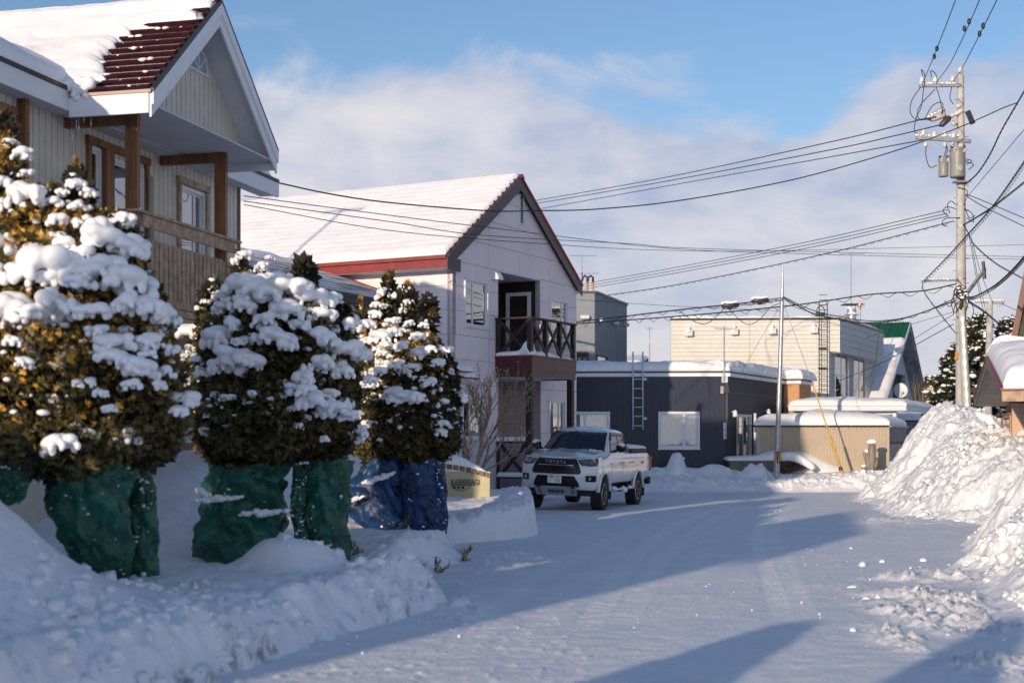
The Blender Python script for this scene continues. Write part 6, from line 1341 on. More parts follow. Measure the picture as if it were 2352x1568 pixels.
# ================= cream name wall =================
sp = P(1125, 1180, 26.2); fgw = Fr(sp.x-1.75, 26.2+.10, 93.3)
M_SGN = mat('cream_render', (.50, .455, .29), .8, var=.06, nscale=3, bump=.2)
gw = thing('name_wall', 'cream rendered name wall with arched brick coping and iron lettering beside the driveway', 'wall', fgw(.9, -.1, 0))
def ztop(t): return 1.17-.19*((t-.55)/1.2)**2*1.0
ns = 24; pts = [(1.75*i/ns, ztop(1.75*i/ns)) for i in range(ns+1)]
MB().fpoly(fgw, [(0, -.1), (1.75, -.1)]+pts[::-1], -.2, 0).build('wall', M_SGN, gw)
nb = 15; M_BRK = mat('glazed_brick', (.20, .115, .07), .5, var=.35, nscale=6); M_MRT = mat('dark_mortar', (.05, .05, .055), .8)
MB().fpoly(fgw, [(t, z+.001) for t, z in pts]+[(t, z+.075) for t, z in pts[::-1]], -.205, .012).build('mortar_bed', M_MRT, gw)
for i in range(nb):
    a_, b_ = 1.77*i/nb+.012, 1.77*(i+1)/nb-.002
    MB().fpoly(fgw, [(a_, ztop(a_)-.004), (b_, ztop(b_)-.004), (b_, ztop(b_)+.088), (a_, ztop(a_)+.088)], -.215, .03).build('brick', M_BRK if i % 3 else mat('glazed_brick_light', (.27, .19, .13), .5, var=.3), gw, bevel=.006)
nseg = 6
for i in range(nseg):
    a_, b_ = 1.72*i/nseg, 1.72*(i+1)/nseg
MBs = []
u = np.linspace(0, 1, 40); 
def capz(u_, v_, H, B): return .16*np.sqrt(np.clip(1-(2*v_-1)**2, 0, 1))*np.clip(np.sin(np.pi*np.clip(u_*.96+.06, 0, 1))*1.5, 0, 1)*(.9+.3*vn(u_*5, v_*0, 3))+(1.17-.19*((u_*1.75-.55)/1.2)**2)+.085-1.10
roof_snow('snow_cap', fgw(0, .02, 1.10), fgw(1.76, .02, 1.10), fgw(1.76, -.21, 1.10), fgw(0, -.21, 1.10), .14, gw, nu=60, nv=16, hfun=capz)
tk_ = fgw.px(1069, 1107.5)
text('lettering', 'KASHIWAGI', M_BLK, gw, .155, wallM(fgw, tk_[0], .03, tk_[1]), .004, .0, squeeze=.62)
mb = MB(); zt_l = fgw.px(1069, 1113)[1]; t0_, t1_ = fgw.t(1035), fgw.t(1090)
mb.tube([fgw(t0_, .03, zt_l), fgw(t1_, .03, zt_l)], .006, 5); mb.build('iron_bar', M_BLK, gw)
MB().tube([fgw(t0_+(t1_-t0_-.05)*k/12, .03, zt_l-.11*math.sin(math.pi*k/12)) for k in range(13)], .005, 5).build('iron_scroll', M_BLK, gw)
for k, (x, c_) in enumerate(((1044, (.10, .05, .05)), (1050+4, (.02, .12, .22)), (1064, (.02, .02, .02)))):
    t_, z_ = fgw.px(x, 1119); MB().cyl(fgw(t_, .02, z_), fgw(t_, .04, z_), .026, 12).build('glass_disc', mat('disc_%s' % ('red', 'blue', 'black')[k], c_, .2), gw)

# ================= foliage =================
M_LEAF = mat('thuja_leaves', (.078, .078, .027), .55, var=.4, nscale=1.6, col2=(.12, .088, .025), island=.55)
M_SUNTIP = mat('sunlit_gold_tips', (.60, .33, .055), .5, var=.3, nscale=3, island=.35)  # sprays where the sun strikes: warm light put into the leaf colour
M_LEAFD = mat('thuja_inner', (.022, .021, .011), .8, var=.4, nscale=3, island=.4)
M_BARK = mat('grey_brown_bark', (.34, .245, .165), .8, var=.3, nscale=12, bump=.4)
def sprigs(name, cen, nrm, size, m, parent, seed=1, leaves=4, aspect=.30, droop=0., kind=None, up=.45):
    """flat sprays of narrow leaves: cen (n,3), nrm outward (n,3)"""
    rg = np.random.RandomState(seed); n = len(cen)
    d = nrm+rg.normal(size=(n, 3))*.55; d[:, 2] += up-droop; d /= np.linalg.norm(d, axis=1)[:, None]
    a = np.cross(d, rg.normal(size=(n, 3))); a /= np.linalg.norm(a, axis=1)[:, None]+1e-9
    sz = size*rg.uniform(.6, 1.35, n); V = []; 
    for k in range(leaves):
        ang = (k-(leaves-1)/2)*.62+rg.uniform(-.15, .15, n); l = sz*(1-.35*abs(k-(leaves-1)/2)/max(1, leaves/2))
        dd = d*np.cos(ang)[:, None]+a*np.sin(ang)[:, None]; nn_ = np.cross(d, a); w = np.cross(dd, nn_)
        b0 = cen; p1 = cen+dd*(l*.55)[:, None]+w*(l*aspect*.5)[:, None]; p2 = cen+dd*l[:, None]-nn_*(l*.12)[:, None]; p3 = cen+dd*(l*.55)[:, None]-w*(l*aspect*.5)[:, None]
        V.append(np.stack([b0, p1, p2, p3], 1))
    V = np.concatenate(V, 0).reshape(-1, 3); Fc = np.arange(len(V)).reshape(-1, 4)
    return npmesh(name, V, Fc, m, parent, False, kind=kind)
# remeshed snow clump prototypes
def clump_proto(seed, nb=9):
    g = random.Random(seed); mb = MB()
    for i in range(nb):
        a_ = g.random()*6.28; r_ = g.random()**.6*.62; s = .42*(1-.45*r_)*(.75+.5*g.random())
        mb.ball((r_*math.cos(a_)*1.15, r_*math.sin(a_)*.9, .16*(1-r_*1.1)*g.random()*2-.05), s, 12, 8, (1, 1, .78))
    for i in range(11): a_ = g.random()*6.28; r_ = .4+.45*g.random(); mb.ball((r_*math.cos(a_), r_*math.sin(a_), -.24-.20*g.random()), .10+.11*g.random(), 10, 7, (1, 1, 1.5))
    o = mb.build('tmpc', SNOWR, None, fix=False); md = o.modifiers.new('r', 'REMESH'); md.mode = 'VOXEL'; md.voxel_size = .058; md2 = o.modifiers.new('s', 'SMOOTH'); md2.iterations = 3; md2.factor = .6
    bpy.context.view_layer.update(); dg = bpy.context.evaluated_depsgraph_get(); me = bpy.data.meshes.new_from_object(o.evaluated_get(dg)); bpy.data.objects.remove(o)
    me.name = 'snow_clump'; me.polygons.foreach_set('use_smooth', [True]*len(me.polygons)); me.materials.clear(); me.materials.append(SNOWR); return me
CL = [clump_proto(s, 6+s % 5) for s in range(8)]
def clumps(lst, parent, seed=1):
    g = random.Random(seed); off = rootoff(parent)
    for (p, s) in lst:
        o = bpy.data.objects.new('snow_clump', CL[g.randrange(len(CL))]); C.objects.link(o); o.parent = parent; o.location = Vector(p)-off
        o.scale = (s*(.9+.4*g.random()), s*(.85+.3*g.random()), s*(.72+.3*g.random())); o.rotation_euler = (g.uniform(-.2, .2), g.uniform(-.2, .2), g.random()*6.28)
def lobes_pts(lobes, n, rg, shell=(.78, 1.02), zmin=None):
    """points on the outer shell of a union of ellipsoids"""
    w = np.array([l[1][0]*l[1][2]+l[1][0]*l[1][1]*.3 for l in lobes]); idx = rg.choice(len(lobes), n, p=w/w.sum())
    c = np.array([l[0] for l in lobes])[idx]; r = np.array([l[1] for l in lobes])[idx]
    d = rg.normal(size=(n, 3)); d /= np.linalg.norm(d, axis=1)[:, None]
    cone = np.array([l[2] if len(l) > 2 else 0. for l in lobes])[idx]
    k = rg.uniform(shell[0]**3, shell[1]**3, n)**(1/3); q = d*k[:, None]
    tz = (q[:, 2]+1)/2; sq = 1-cone*np.clip(tz, 0, 1); p = c+q*r*np.stack([sq, sq, np.ones(n)], 1)
    lump = .965+.20*np.stack([fbm(p[:, 0]*1.6+p[:, 2]*.5, p[:, 1]*1.6-p[:, 2]*.5, 1.8, 4, 7)]*3, 1); p = c+(p-c)*lump
    if zmin is not None: m = p[:, 2] > zmin-.05+.30*fbm(p[:, 0]*1.4, p[:, 1]*1.4, 2.0, 3, 17); p, d, idx = p[m], d[m], idx[m]
    # reject points deep inside another lobe
    keep = np.ones(len(p), bool)
    for j, l in enumerate(lobes):
        e = (((p-np.array(l[0]))/np.array(l[1]))**2).sum(1); keep &= ~((e < .42) & (idx != j) & (rg.rand(len(p)) < .8))
    nr = (p-c[:len(p)] if False else d); return p[keep], d[keep]
def hedge(name, label, lobes, root, n, big, seed, zmin, nsnow=700, dens=1., leaf=.085, group=None, trunkz=None, small=(.02, .07), mid=.13, tips=None):
    rg = np.random.RandomState(seed); th = thing(name, label, 'conifer shrub', root, group)
    p, d = lobes_pts(lobes, n, rg, (.76, 1.03), zmin); sprigs('foliage', p, d*.8, leaf, M_LEAF, th, seed, 5, .26, kind='stuff', up=.85)
    pk, dk = lobes_pts(lobes, 1100, rg, (.98, 1.13), zmin); sprigs('loose_tips', pk, dk*.6, leaf*1.0, M_LEAF, th, seed+9, 6, .24, kind='stuff', up=1.1)
    if tips: pt_, dt_ = lobes_pts(lobes, tips[0], rg, (.9, 1.06), zmin); mk = tips[1](pt_); sprigs('sunlit_tips', pt_[mk], dt_[mk]*.7, leaf*.9, M_SUNTIP, th, seed+19, 5, .3, kind='stuff', up=.9)
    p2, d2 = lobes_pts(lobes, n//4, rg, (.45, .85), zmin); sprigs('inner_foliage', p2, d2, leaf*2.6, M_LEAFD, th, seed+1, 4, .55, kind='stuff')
    # snow: fine dusting on upward-looking sprigs
    m = (d[:, 2]+rg.normal(size=len(d))*.25 > .05) & (rg.rand(len(d)) < min(1, nsnow*1.6/len(d)))
    pick = p[m][:nsnow]; pick = pick+np.array([0, 0, leaf*.5]); cl = fbm(pick[:, 0]*1.0+5, pick[:, 1]+pick[:, 2]*1.3, 2.2, 3, seed); pick = pick[cl > -.28]
    blobs('snow_dusting', pick, small[0]+(small[1]-small[0])*rg.rand(len(pick))**2.2, SNOWR, .65, seed, th, kind='stuff', rough=.22)
    MB().tube([Vector((root[0], root[1], 0)), Vector((root[0], root[1], lobes[0][0][2]))], [.12, .05], 8).build('trunk', M_BARK, th)
    pm_, dm_ = lobes_pts(lobes, 420, rg, (.93, 1.03), zmin+.35); mk = (dm_[:, 1] < .25) & (dm_[:, 2] > -.35); pm_ = pm_[mk][:85]
    clumps(big, th, seed); clumps([((q[0], q[1], q[2]), mid*(.45+1.1*rg.rand()**1.6)) for q in pm_], th, seed+2); return th
def B(x, y, Y, dy=0.): return P(x, y, Y)
def lobe(x, y, Y, rx, rz, ry=None, cone=0.):   # centre pixel, depth, radii in px
    k = Y/F; c = P(x, y, Y); return (tuple(c), (rx*k, (ry or rx)*k, rz*k), cone)
rg2 = np.random.RandomState(44)
# --- left-most hedge shrub
Y1 = 12.6
lb1 = [lobe(60, 870, Y1, 280, 210), lobe(250, 900, Y1-.1, 190, 200), lobe(-60, 760, Y1+.2, 240, 260), lobe(120, 690, Y1, 200, 190), lobe(285, 770, Y1+.1, 105, 175), lobe(10, 490, Y1+.2, 80, 170, None, .7), lobe(100, 560, Y1, 120, 130),
       lobe(175, 490, Y1-.1, 36, 120, None, .85), lobe(8, 370, Y1+.25, 32, 100, None, .85), lobe(230, 590, Y1-.05, 100, 110), lobe(-120, 560, Y1+.2, 150, 260), lobe(325, 910, Y1, 85, 150), lobe(100, 1010, Y1-.1, 260, 100), lobe(300, 1010, Y1, 110, 70), lobe(-100, 1000, Y1, 150, 150)]
def bigs(lst, Y, k=1.): return [(P(x, y, Y-.0+dy)+Vector((0, 0, 0)), s*Y/F*k) for x, y, s, dy in lst]
bg1 = [(50, 348, 26, -.15), (55, 440, 50, -.4), (12, 470, 34, -.3), (110, 465, 30, -.3), (60, 395, 18, -.3), (145, 440, 20, -.3), (175, 420, 24, -.3), (205, 440, 20, -.3), (180, 470, 22, -.4), (225, 530, 52, -.5), (262, 545, 62, -.55), (300, 560, 48, -.5),
       (95, 590, 88, -.75), (150, 610, 60, -.7), (30, 620, 55, -.7), (215, 620, 45, -.8), (250, 610, 62, -.7), (310, 640, 70, -.7), (345, 700, 52, -.7), (300, 690, 48, -.8), (380, 720, 42, -.5), (35, 700, 66, -.85), (125, 690, 52, -.9), (75, 715, 40, -.95),
       (210, 710, 34, -.95), (180, 640, 40, -.9), (260, 780, 52, -.95), (320, 835, 44, -.95), (255, 815, 36, -1.0), (345, 780, 34, -.8), (222, 755, 30, -.95), (340, 810, 26, -.9), (395, 800, 24, -.6), (365, 880, 22, -.8), (410, 940, 28, -.5), (300, 880, 26, -1.0),
       (230, 900, 20, -1.05), (60, 830, 26, -1.05), (30, 780, 24, -1.0), (250, 935, 18, -1.1), (130, 500, 30, -.45), (280, 500, 30, -.3), (-20, 560, 50, -.6), (385, 850, 24, -.7), (150, 560, 34, -.6), (200, 580, 44, -.65), (100, 640, 40, -.8), (195, 875, 22, -1.05)]
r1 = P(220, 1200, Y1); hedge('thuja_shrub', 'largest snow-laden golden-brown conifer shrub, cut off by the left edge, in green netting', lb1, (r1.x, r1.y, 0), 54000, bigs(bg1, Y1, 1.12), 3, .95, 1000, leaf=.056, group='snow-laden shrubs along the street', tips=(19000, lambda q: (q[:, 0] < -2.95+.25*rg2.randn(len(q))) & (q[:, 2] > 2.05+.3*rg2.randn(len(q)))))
# --- middle shrub
Y2 = 17.2
lb2 = [lobe(630, 810, Y2, 170, 175), lobe(560, 860, Y2, 118, 175), lobe(725, 870, Y2, 105, 175), lobe(635, 960, Y2, 180, 115), lobe(520, 975, Y2, 80, 100), lobe(750, 985, Y2, 76, 80), lobe(558, 645, Y2, 18, 62, None, .7), lobe(700, 645, Y2+.1, 24, 58, None, .7),
       lobe(488, 730, Y2-.1, 34, 90, None, .5), lobe(768, 775, Y2, 50, 100), lobe(630, 720, Y2, 120, 90), lobe(470, 840, Y2, 40, 90)]
bg2 = [(560, 650, 50, -.7), (600, 670, 56, -.75), (650, 660, 62, -.7), (700, 680, 54, -.6), (620, 640, 40, -.4), (660, 705, 50, -.8), (735, 720, 44, -.5), (755, 680, 36, -.3), (520, 680, 34, -.3), (480, 700, 34, -.1), (505, 770, 46, -.7), (440, 760, 38, -.0), (560, 700, 36, -.8),
       (630, 770, 50, -.95), (665, 780, 34, -.95), (545, 820, 52, -.9), (510, 830, 34, -.8), (695, 745, 34, -.8), (740, 770, 44, -.7), (780, 800, 46, -.4), (820, 810, 38, -.1), (730, 830, 34, -.8), (700, 860, 30, -.9), (690, 890, 34, -1.0), (720, 915, 42, -1.0), (765, 935, 34, -.9),
       (790, 850, 30, -.5), (475, 850, 30, -.4), (455, 800, 28, -.1), (600, 610, 22, -.2), (445, 870, 26, -.1), (790, 745, 34, -.2), (610, 735, 34, -.9), (745, 690, 30, -.5), (800, 950, 22, -.6), (745, 1005, 14, -1.0), (620, 590, 12, 0), (530, 740, 30, -.8), (580, 900, 12, -1.), (850, 870, 22, -.1)]
r2 = P(560, 1200, Y2); hedge('thuja_shrub', 'broad rounded snow-laden conifer shrub standing between two others, in green netting', lb2, (r2.x, r2.y, 0), 44000, bigs(bg2, Y2, 1.12), 5, 1.35, 1300, leaf=.062, group='snow-laden shrubs along the street', small=(.02, .075))
# --- right shrub, sunlit top
Y3 = 21.5
lb3 = [lobe(895, 855, Y3, 84, 120), lobe(975, 890, Y3, 66, 125), lobe(925, 960, Y3, 104, 110), lobe(995, 990, Y3, 60, 100), lobe(891, 702, Y3, 17, 76, None, .8), lobe(936, 722, Y3, 20, 70, None, .7), lobe(985, 728, Y3, 9, 56, None, .8), lobe(827, 765, Y3, 13, 74, None, .8), lobe(850, 880, Y3, 60, 120), lobe(1024, 905, Y3, 28, 90), lobe(900, 1020, Y3, 90, 60)]
bg3 = [(845, 745, 30, -.4), (880, 770, 34, -.6), (820, 755, 20, -.2), (900, 735, 22, -.5), (860, 720, 18, -.3), (925, 790, 26, -.7), (890, 790, 18, -.7), (960, 770, 20, -.5), (990, 800, 20, -.5), (1005, 830, 18, -.5), (870, 700, 16, -.3), (940, 740, 16, -.4), (930, 905, 34, -.9), (960, 912, 28, -.8), (905, 915, 20, -.9),
       (850, 820, 18, -.5), (975, 745, 14, -.3), (1030, 800, 16, -.3), (905, 760, 20, -.6), (840, 780, 18, -.4), (1015, 970, 14, -.7), (870, 850, 18, -.8), (950, 840, 14, -.8)]
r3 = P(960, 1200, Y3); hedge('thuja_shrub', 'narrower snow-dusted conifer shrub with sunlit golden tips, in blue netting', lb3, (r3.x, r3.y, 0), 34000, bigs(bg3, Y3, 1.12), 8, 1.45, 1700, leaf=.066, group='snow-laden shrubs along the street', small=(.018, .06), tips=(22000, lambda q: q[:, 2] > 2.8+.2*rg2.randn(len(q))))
M_CAB0 = mat('tie_rope', (.03, .09, .07), .8)
# --- netting wrapped round the shrubs' lower branches
def net_mat(name, col):
    m = mat(name, col, .45, var=.35, nscale=5, spec=.5)
    t = m.node_tree; b = t.nodes['Principled BSDF']; n = t.nodes.new('ShaderNodeTexNoise'); n.inputs['Scale'].default_value = 3.2; n.inputs['Detail'].default_value = 5
    r_ = t.nodes.new('ShaderNodeMapRange'); r_.inputs[1].default_value = .38; r_.inputs[2].default_value = .62; r_.inputs[3].default_value = .55; r_.inputs[4].default_value = .97
    tc = t.nodes.new('ShaderNodeTexCoord'); t.links.new(tc.outputs['Object'], n.inputs['Vector']); t.links.new(n.outputs['Fac'], r_.inputs[0]); t.links.new(r_.outputs[0], b.inputs['Alpha']); return m
M_NG = net_mat('green_netting', (.008, .13, .085)); M_NB = net_mat('blue_netting', (.010, .055, .18))
def net(label, axis, m, Y, seed, ry=.8):
    """axis: list of (x_px, y_px, half width px) from the bottom up, wrapped around with folds"""
    pts = [(P(x, y, Y), w_*Y/F) for x, y, w_ in axis]; nv = 60; nu = 84
    ss_ = np.linspace(0, 1, nv); ks = np.linspace(0, 1, len(pts))
    cx = np.interp(ss_, ks, [p[0].x for p in pts]); cz = np.interp(ss_, ks, [p[0].z for p in pts]); rr = np.interp(ss_, ks, [p[1] for p in pts])
    th = np.linspace(0, 2*math.pi, nu, endpoint=False)[None, :]; sv = ss_[:, None]; Xc, Yc = np.cos(th), np.sin(th)
    lump = .98+.26*fbm(Xc*1.2+sv*3+seed, Yc*1.2+sv*4.5, 1.3, 4, seed)+.045*np.sin(th*11+sv*9+5*vn(sv*3+0*th, th*.7, seed))*(.5+vn(Xc*2, Yc*2+sv*2, seed+4))+.13*(np.abs(np.sin(sv*9+fbm(Xc, Yc, 1.5, 3, seed)*4))-.5)
    lump = lump*(1-.15*np.exp(-(sv/.05)**2)); X = cx[:, None]+rr[:, None]*lump*Xc; Yy = Y+rr[:, None]*ry*lump*Yc; Z = cz[:, None]+.05*vn(Xc*2, Yc*2+sv, seed)
    V = np.stack([X, Yy, Z], -1).reshape(-1, 3); i = np.arange(nv-1)[:, None]*nu; j = np.arange(nu)[None, :]; Fc = np.stack([i+j, i+(j+1) % nu, i+nu+(j+1) % nu, i+nu+j], -1).reshape(-1, 4)
    o = npmesh('netting', V, Fc, m, None, True, label, cat='garden netting', group='protective nets on the shrubs')
    rg = np.random.RandomState(seed); k = 3400; iv = rg.randint(0, nv, k); it = rg.randint(0, nu, k); q = rg.uniform(.62, .86, k)
    c = np.stack([cx[iv]+rr[iv]*(lump[iv, it]*q)*Xc[0, it], Y+rr[iv]*ry*lump[iv, it]*q*Yc[0, it], cz[iv]], 1); d = np.stack([Xc[0, it], Yc[0, it], 0*q], 1)
    OFF[o.name] = Vector((0, 0, 0)); wr_ = float(rr.max()); k1 = .05*min(1, wr_/.3)
    for tv in (.34, .68) if wr_ > .12 else ():
        a_i = int(tv*nv); MB().tube([Vector((X[a_i, j_ % nu], Yy[a_i, j_ % nu]-0, Z[a_i, j_ % nu]+.01*math.sin(j_)))+Vector((Xc[0, j_ % nu], Yc[0, j_ % nu], 0))*.006 for j_ in range(0, nu+1, 2)], .007, 4).build('tie_rope', M_CAB0, o, fix=False)
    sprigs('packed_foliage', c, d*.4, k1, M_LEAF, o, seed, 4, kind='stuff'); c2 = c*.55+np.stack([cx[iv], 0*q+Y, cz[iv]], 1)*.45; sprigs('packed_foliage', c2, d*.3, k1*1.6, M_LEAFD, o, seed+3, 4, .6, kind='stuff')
    cs = c[:90].copy()-np.array([0, .05, 0]); blobs('snow_flecks', cs, .008+.02*rg.rand(90)**2, SNOWR, .7, seed, o, kind='stuff'); return o
def net_snow(o, lst, Y):
    cs = []; rs = []; g = random.Random(4)
    for x0, y0, x1, y1, r_ in lst:
        for k in range(16): u_ = k/15; p = P(x0+(x1-x0)*u_, y0+(y1-y0)*u_+g.uniform(-3, 3), Y); cs.append(tuple(p)); rs.append(r_*Y/F*(.6+.6*g.random())*(1-.6*abs(u_-.4)))
    blobs('snow_ledge', cs, rs, SNOWR, .6, 3, o, kind='stuff', hi=True, rough=.15)
n1 = net('green net bulging around the left-most shrub, above the foreground snow mound', [(255, 1330, 45), (240, 1270, 70), (215, 1220, 85), (205, 1150, 95), (215, 1100, 100), (220, 1060, 90)], M_NG, Y1-.1, 3)
n1b = net('dark green net of the slim stem right beside the left-most netted shrub', [(335, 1345, 34), (325, 1280, 36), (325, 1200, 36), (320, 1130, 36), (315, 1080, 34)], M_NG, Y1+.5, 13)
n0 = net('torn green net at the left edge, partly hidden by the snow mound', [(10, 1150, 40), (20, 1100, 50), (30, 1040, 48), (45, 985, 60), (60, 950, 40)], M_NG, Y1-.6, 23)
n2 = net('widest green net, under the middle shrub, with two ledges of snow on it', [(560, 1330, 100), (558, 1260, 104), (552, 1190, 100), (560, 1120, 96), (570, 1070, 84)], M_NG, Y2-.2, 5)
net_snow(n2, [(455, 1150, 555, 1140, 13), (458, 1120, 480, 1150, 12), (552, 1180, 665, 1172, 12)], Y2-.2-.55)
n2c = net('twisted green net strand between the two netted stems of the middle shrub', [(715, 1310, 12), (700, 1250, 16), (685, 1190, 18), (688, 1120, 20), (700, 1070, 24)], M_NG, Y2-.3, 25)
n2b = net('tall green net around the right-hand stem of the middle shrub', [(760, 1325, 46), (755, 1260, 48), (750, 1180, 50), (752, 1120, 52), (758, 1060, 50)], M_NG, Y2-.25, 15)
n3 = net('wide blue net with a snow ledge, leaning under the right shrub', [(880, 1215, 50), (868, 1170, 66), (862, 1120, 66), (880, 1070, 50), (900, 1030, 30)], M_NB, Y3-.2, 7)
net_snow(n3, [(835, 1110, 905, 1085, 12), (800, 1150, 835, 1140, 8)], Y3-.2-.42)
n3b = net('blue net around the right-hand stems of the right shrub', [(990, 1258, 26), (980, 1200, 40), (965, 1150, 44), (960, 1100, 40), (965, 1060, 40)], M_NB, Y3-.35, 17)
n3c = net('slim blue net standing in front of the cream name wall', [(1015, 1235, 12), (1008, 1200, 20), (1010, 1150, 17), (1005, 1110, 20), (1000, 1070, 20)], M_NB, Y3-.3, 27)

# ================= bare trees =================
def branch(mb, p, d, l, r, depth, g, spread=.5, up=.12, mn=.004, bud=None):
    n = 4; pts = [p]; rs = [r]; q = p.copy(); dd = d.copy()
    for i in range(n):
        dd = (dd+Vector((g.uniform(-1, 1), g.uniform(-1, 1), g.uniform(-.6, .9)))*.16+Vector((0, 0, up*.3))).normalized(); q = q+dd*l/n; pts.append(q.copy()); rs.append(max(mn, r*(1-.4*(i+1)/n)))
    mb.tube(pts, rs, 5 if r > .012 else 4, caps=False)
    if depth == 0:
        if bud is not None: bud.append(tuple(q))
        return
    for k in range(g.choice((2, 3, 3))):
        s = pts[g.randint(1, n)] if k else pts[-1]; nd = (dd+Vector((g.uniform(-1, 1), g.uniform(-1, 1), g.uniform(-.5, 1)))*spread).normalized()
        branch(mb, s, nd, l*g.uniform(.6, .85), max(mn, r*.6), depth-1, g, spread, up, mn, bud)
def bare(label, base, d0, l, r, depth, seed, m=M_BARK, stems=1, spread=.55, name='bare_tree', cat='tree'):
    th = thing(name, label, cat, base); g = random.Random(seed)
    for s in range(stems):
        mb = MB(); bud = []; dv = Vector(d0[s % len(d0)]).normalized(); branch(mb, Vector(base), dv, l*g.uniform(.85, 1.1), r, depth, g, spread, bud=bud); mb.build('branches', m, th, smooth=True, fix=False)
        if bud: blobs('buds', bud, [.012]*len(bud), mat('tan_buds', (.42, .30, .17), .7), 1.6, seed, th, kind='stuff')
    return th
bt = P(1083, 1066, 30.); bare('leafless small tree with pale buds, growing behind the cream name wall', (bt.x, bt.y, bt.z-.4), [(.30, 0, 1), (.75, .1, 1), (.1, .2, 1), (-.35, 0, 1)], .82, .045, 5, 12, stems=4, spread=.62)
b3 = P(2115, 940, 66); bare('cluster of straight tan twigs rising behind the carport', (b3.x, b3.y, .8), [(-.1, 0, 1), (.0, 0, 1), (.25, 0, 1), (.12, 0, 1)], 1.5, .03, 3, 22, m=mat('tan_twigs', (.36, .24, .13), .7), stems=4, spread=.16, name='bare_shrub', cat='shrub')
# dead twigs poking out of the banks
for x, y, Y, s in ((1065, 1295, 19.5, 1), (1010, 1325, 18.0, 2), (812, 1280, 17.3, 3)):
    p = P(x, y, Y); bare(['', 'dead twigs sticking out of the snow at the blue net', 'dead twigs low in the snow face left of the street', 'broken twigs at the foot of the tall green net'][s], (p.x-.12, p.y, p.z), [(.8, -.6, .3), (.5, -.8, .6)], .12, .006, 3, s, stems=2, name='dead_twigs', cat='twigs', m=mat('dark_twigs', (.05, .035, .025), .8))

# ================= conifers on the right =================
M_FIR = mat('fir_needles', (.030, .034, .016), .7, var=.4, nscale=3, island=.5)
def conifer(label, x, ytop, ybase, Y, rpx, seed, nb=120, dens=1., lean_=0.):
    k = Y/F; top = P(x, ytop, Y); rad = rpx*k; z0 = EYE-(ybase-HY)*k; th = thing('conifer', label, 'tree', (top.x, Y, 0), 'conifers behind the utility pole'); g = np.random.RandomState(seed)
    MB().tube([(top.x, Y, 0), (top.x, Y, top.z-.3)], [.16, .03], 8).build('trunk', M_BARK, th)
    c = []; d = []; sn = []; sr = []
    for i in range(nb):
        f_ = (i+g.rand())/nb; z = top.z-(top.z-z0)*f_; L_ = rad*(.10+.9*f_**.75)*g.uniform(.7, 1.12); az_ = g.rand()*6.28; dr = Vector((math.cos(az_), math.sin(az_), 0))
        m = int(26*dens*(.4+L_/rad)); s = g.rand(m)**.7; side = g.normal(size=m)*.16*L_*(1-.5*s); px_ = top.x+dr.x*L_*s-dr.y*side; py_ = Y+dr.y*L_*s+dr.x*side; pz_ = z-.42*L_*s**1.3+.16*L_*s**4+g.normal(size=m)*.05
        c.append(np.stack([px_, py_, pz_], 1)); d.append(np.stack([dr.x+0*s, dr.y+0*s, -.5+0*s], 1))
        for q in range(int(5*dens)): s1 = .25+.75*g.rand(); sn.append((top.x+dr.x*L_*s1+g.normal()*.10, Y+dr.y*L_*s1+g.normal()*.10, z-.42*L_*s1**1.3+.16*L_*s1**4+.07)); sr.append(.06+.12*g.rand()**1.5*(.5+L_/rad))
    c = np.concatenate(c); d = np.concatenate(d); sprigs('crown', c, d, .30, M_FIR, th, seed, 4, .34, up=.0, kind='stuff'); blobs('branch_snow', sn, sr, SNOWR, .55, seed, th, kind='stuff', rough=.25)
conifer('layered snow-laden fir whose branches reach left past the utility pole', 2200, 790, 1010, 62, 100, 3, 120)
conifer('tallest snow-dusted fir, just right of the concrete utility pole', 2250, 722, 1010, 66, 95, 4, 150, 1.3)
conifer('snow-dusted fir farthest right, above the peach outbuilding', 2318, 728, 1000, 68, 85, 5, 130, 1.3)
conifer('small dark snowy fir low beside the A-frame house', 2142, 862, 1000, 70, 48, 6, 70)

# ================= tree stump, woodpile and low wall at the far bank =================
sb = P(1997, 1081, 47.6); st = thing('dead_tree_trunk', 'weathered broken tree trunk with a snow cap and root arm, before the beige shed', 'tree stump', (sb.x, sb.y, sb.z-.1)); kk = 47.6/F
W_ = mat('silver_dead_wood', (.30, .255, .205), .85, var=.35, nscale=9, bump=.6, bscale=25, streak=(1, 1, .2))
def pp(l): return [P(x, y, 47.6) for x, y in l]
MB().tube(pp([(1998, 1085), (1999, 1065), (2001, 1045), (2003, 1030), (2003, 1018)]), [.20, .17, .155, .13, .12], 12).build('trunk', W_, st, smooth=True)
MB().tube(pp([(1998, 1062), (1990, 1048), (1987, 1040), (1990, 1034)]), [.12, .10, .08, .03], 9).build('broken_branch', W_, st, smooth=True)
MB().tube(pp([(2002, 1080), (2010, 1066), (2014, 1052)]), [.12, .10, .04], 9).build('broken_branch', W_, st, smooth=True)
MB().tube(pp([(1998, 1078), (1985, 1074), (1978, 1072)]), [.10, .09, .04], 9).build('root', W_, st, smooth=True)
blobs('snow_cap', [tuple(P(2003, 1014, 47.6)), tuple(P(1990, 1036, 47.6)), tuple(P(1984, 1070, 47.6))], [.15, .08, .09], SNOWR, .8, 3, st, hi=True, rough=.08, kind='stuff')
lw = P(1676, 1083, 48.6); flw = Fr(lw.x, 48.6, 91.5); low = thing('low_wall', 'low grey-brown garden wall under snow, before the navy house door', 'wall', flw(.8, 0, 0)); l1 = flw.t(1795); z1w = pz(flw, 1700, 1057)
M_LW = mat('mauve_brown_block', (.20, .165, .155), .8, var=.15)
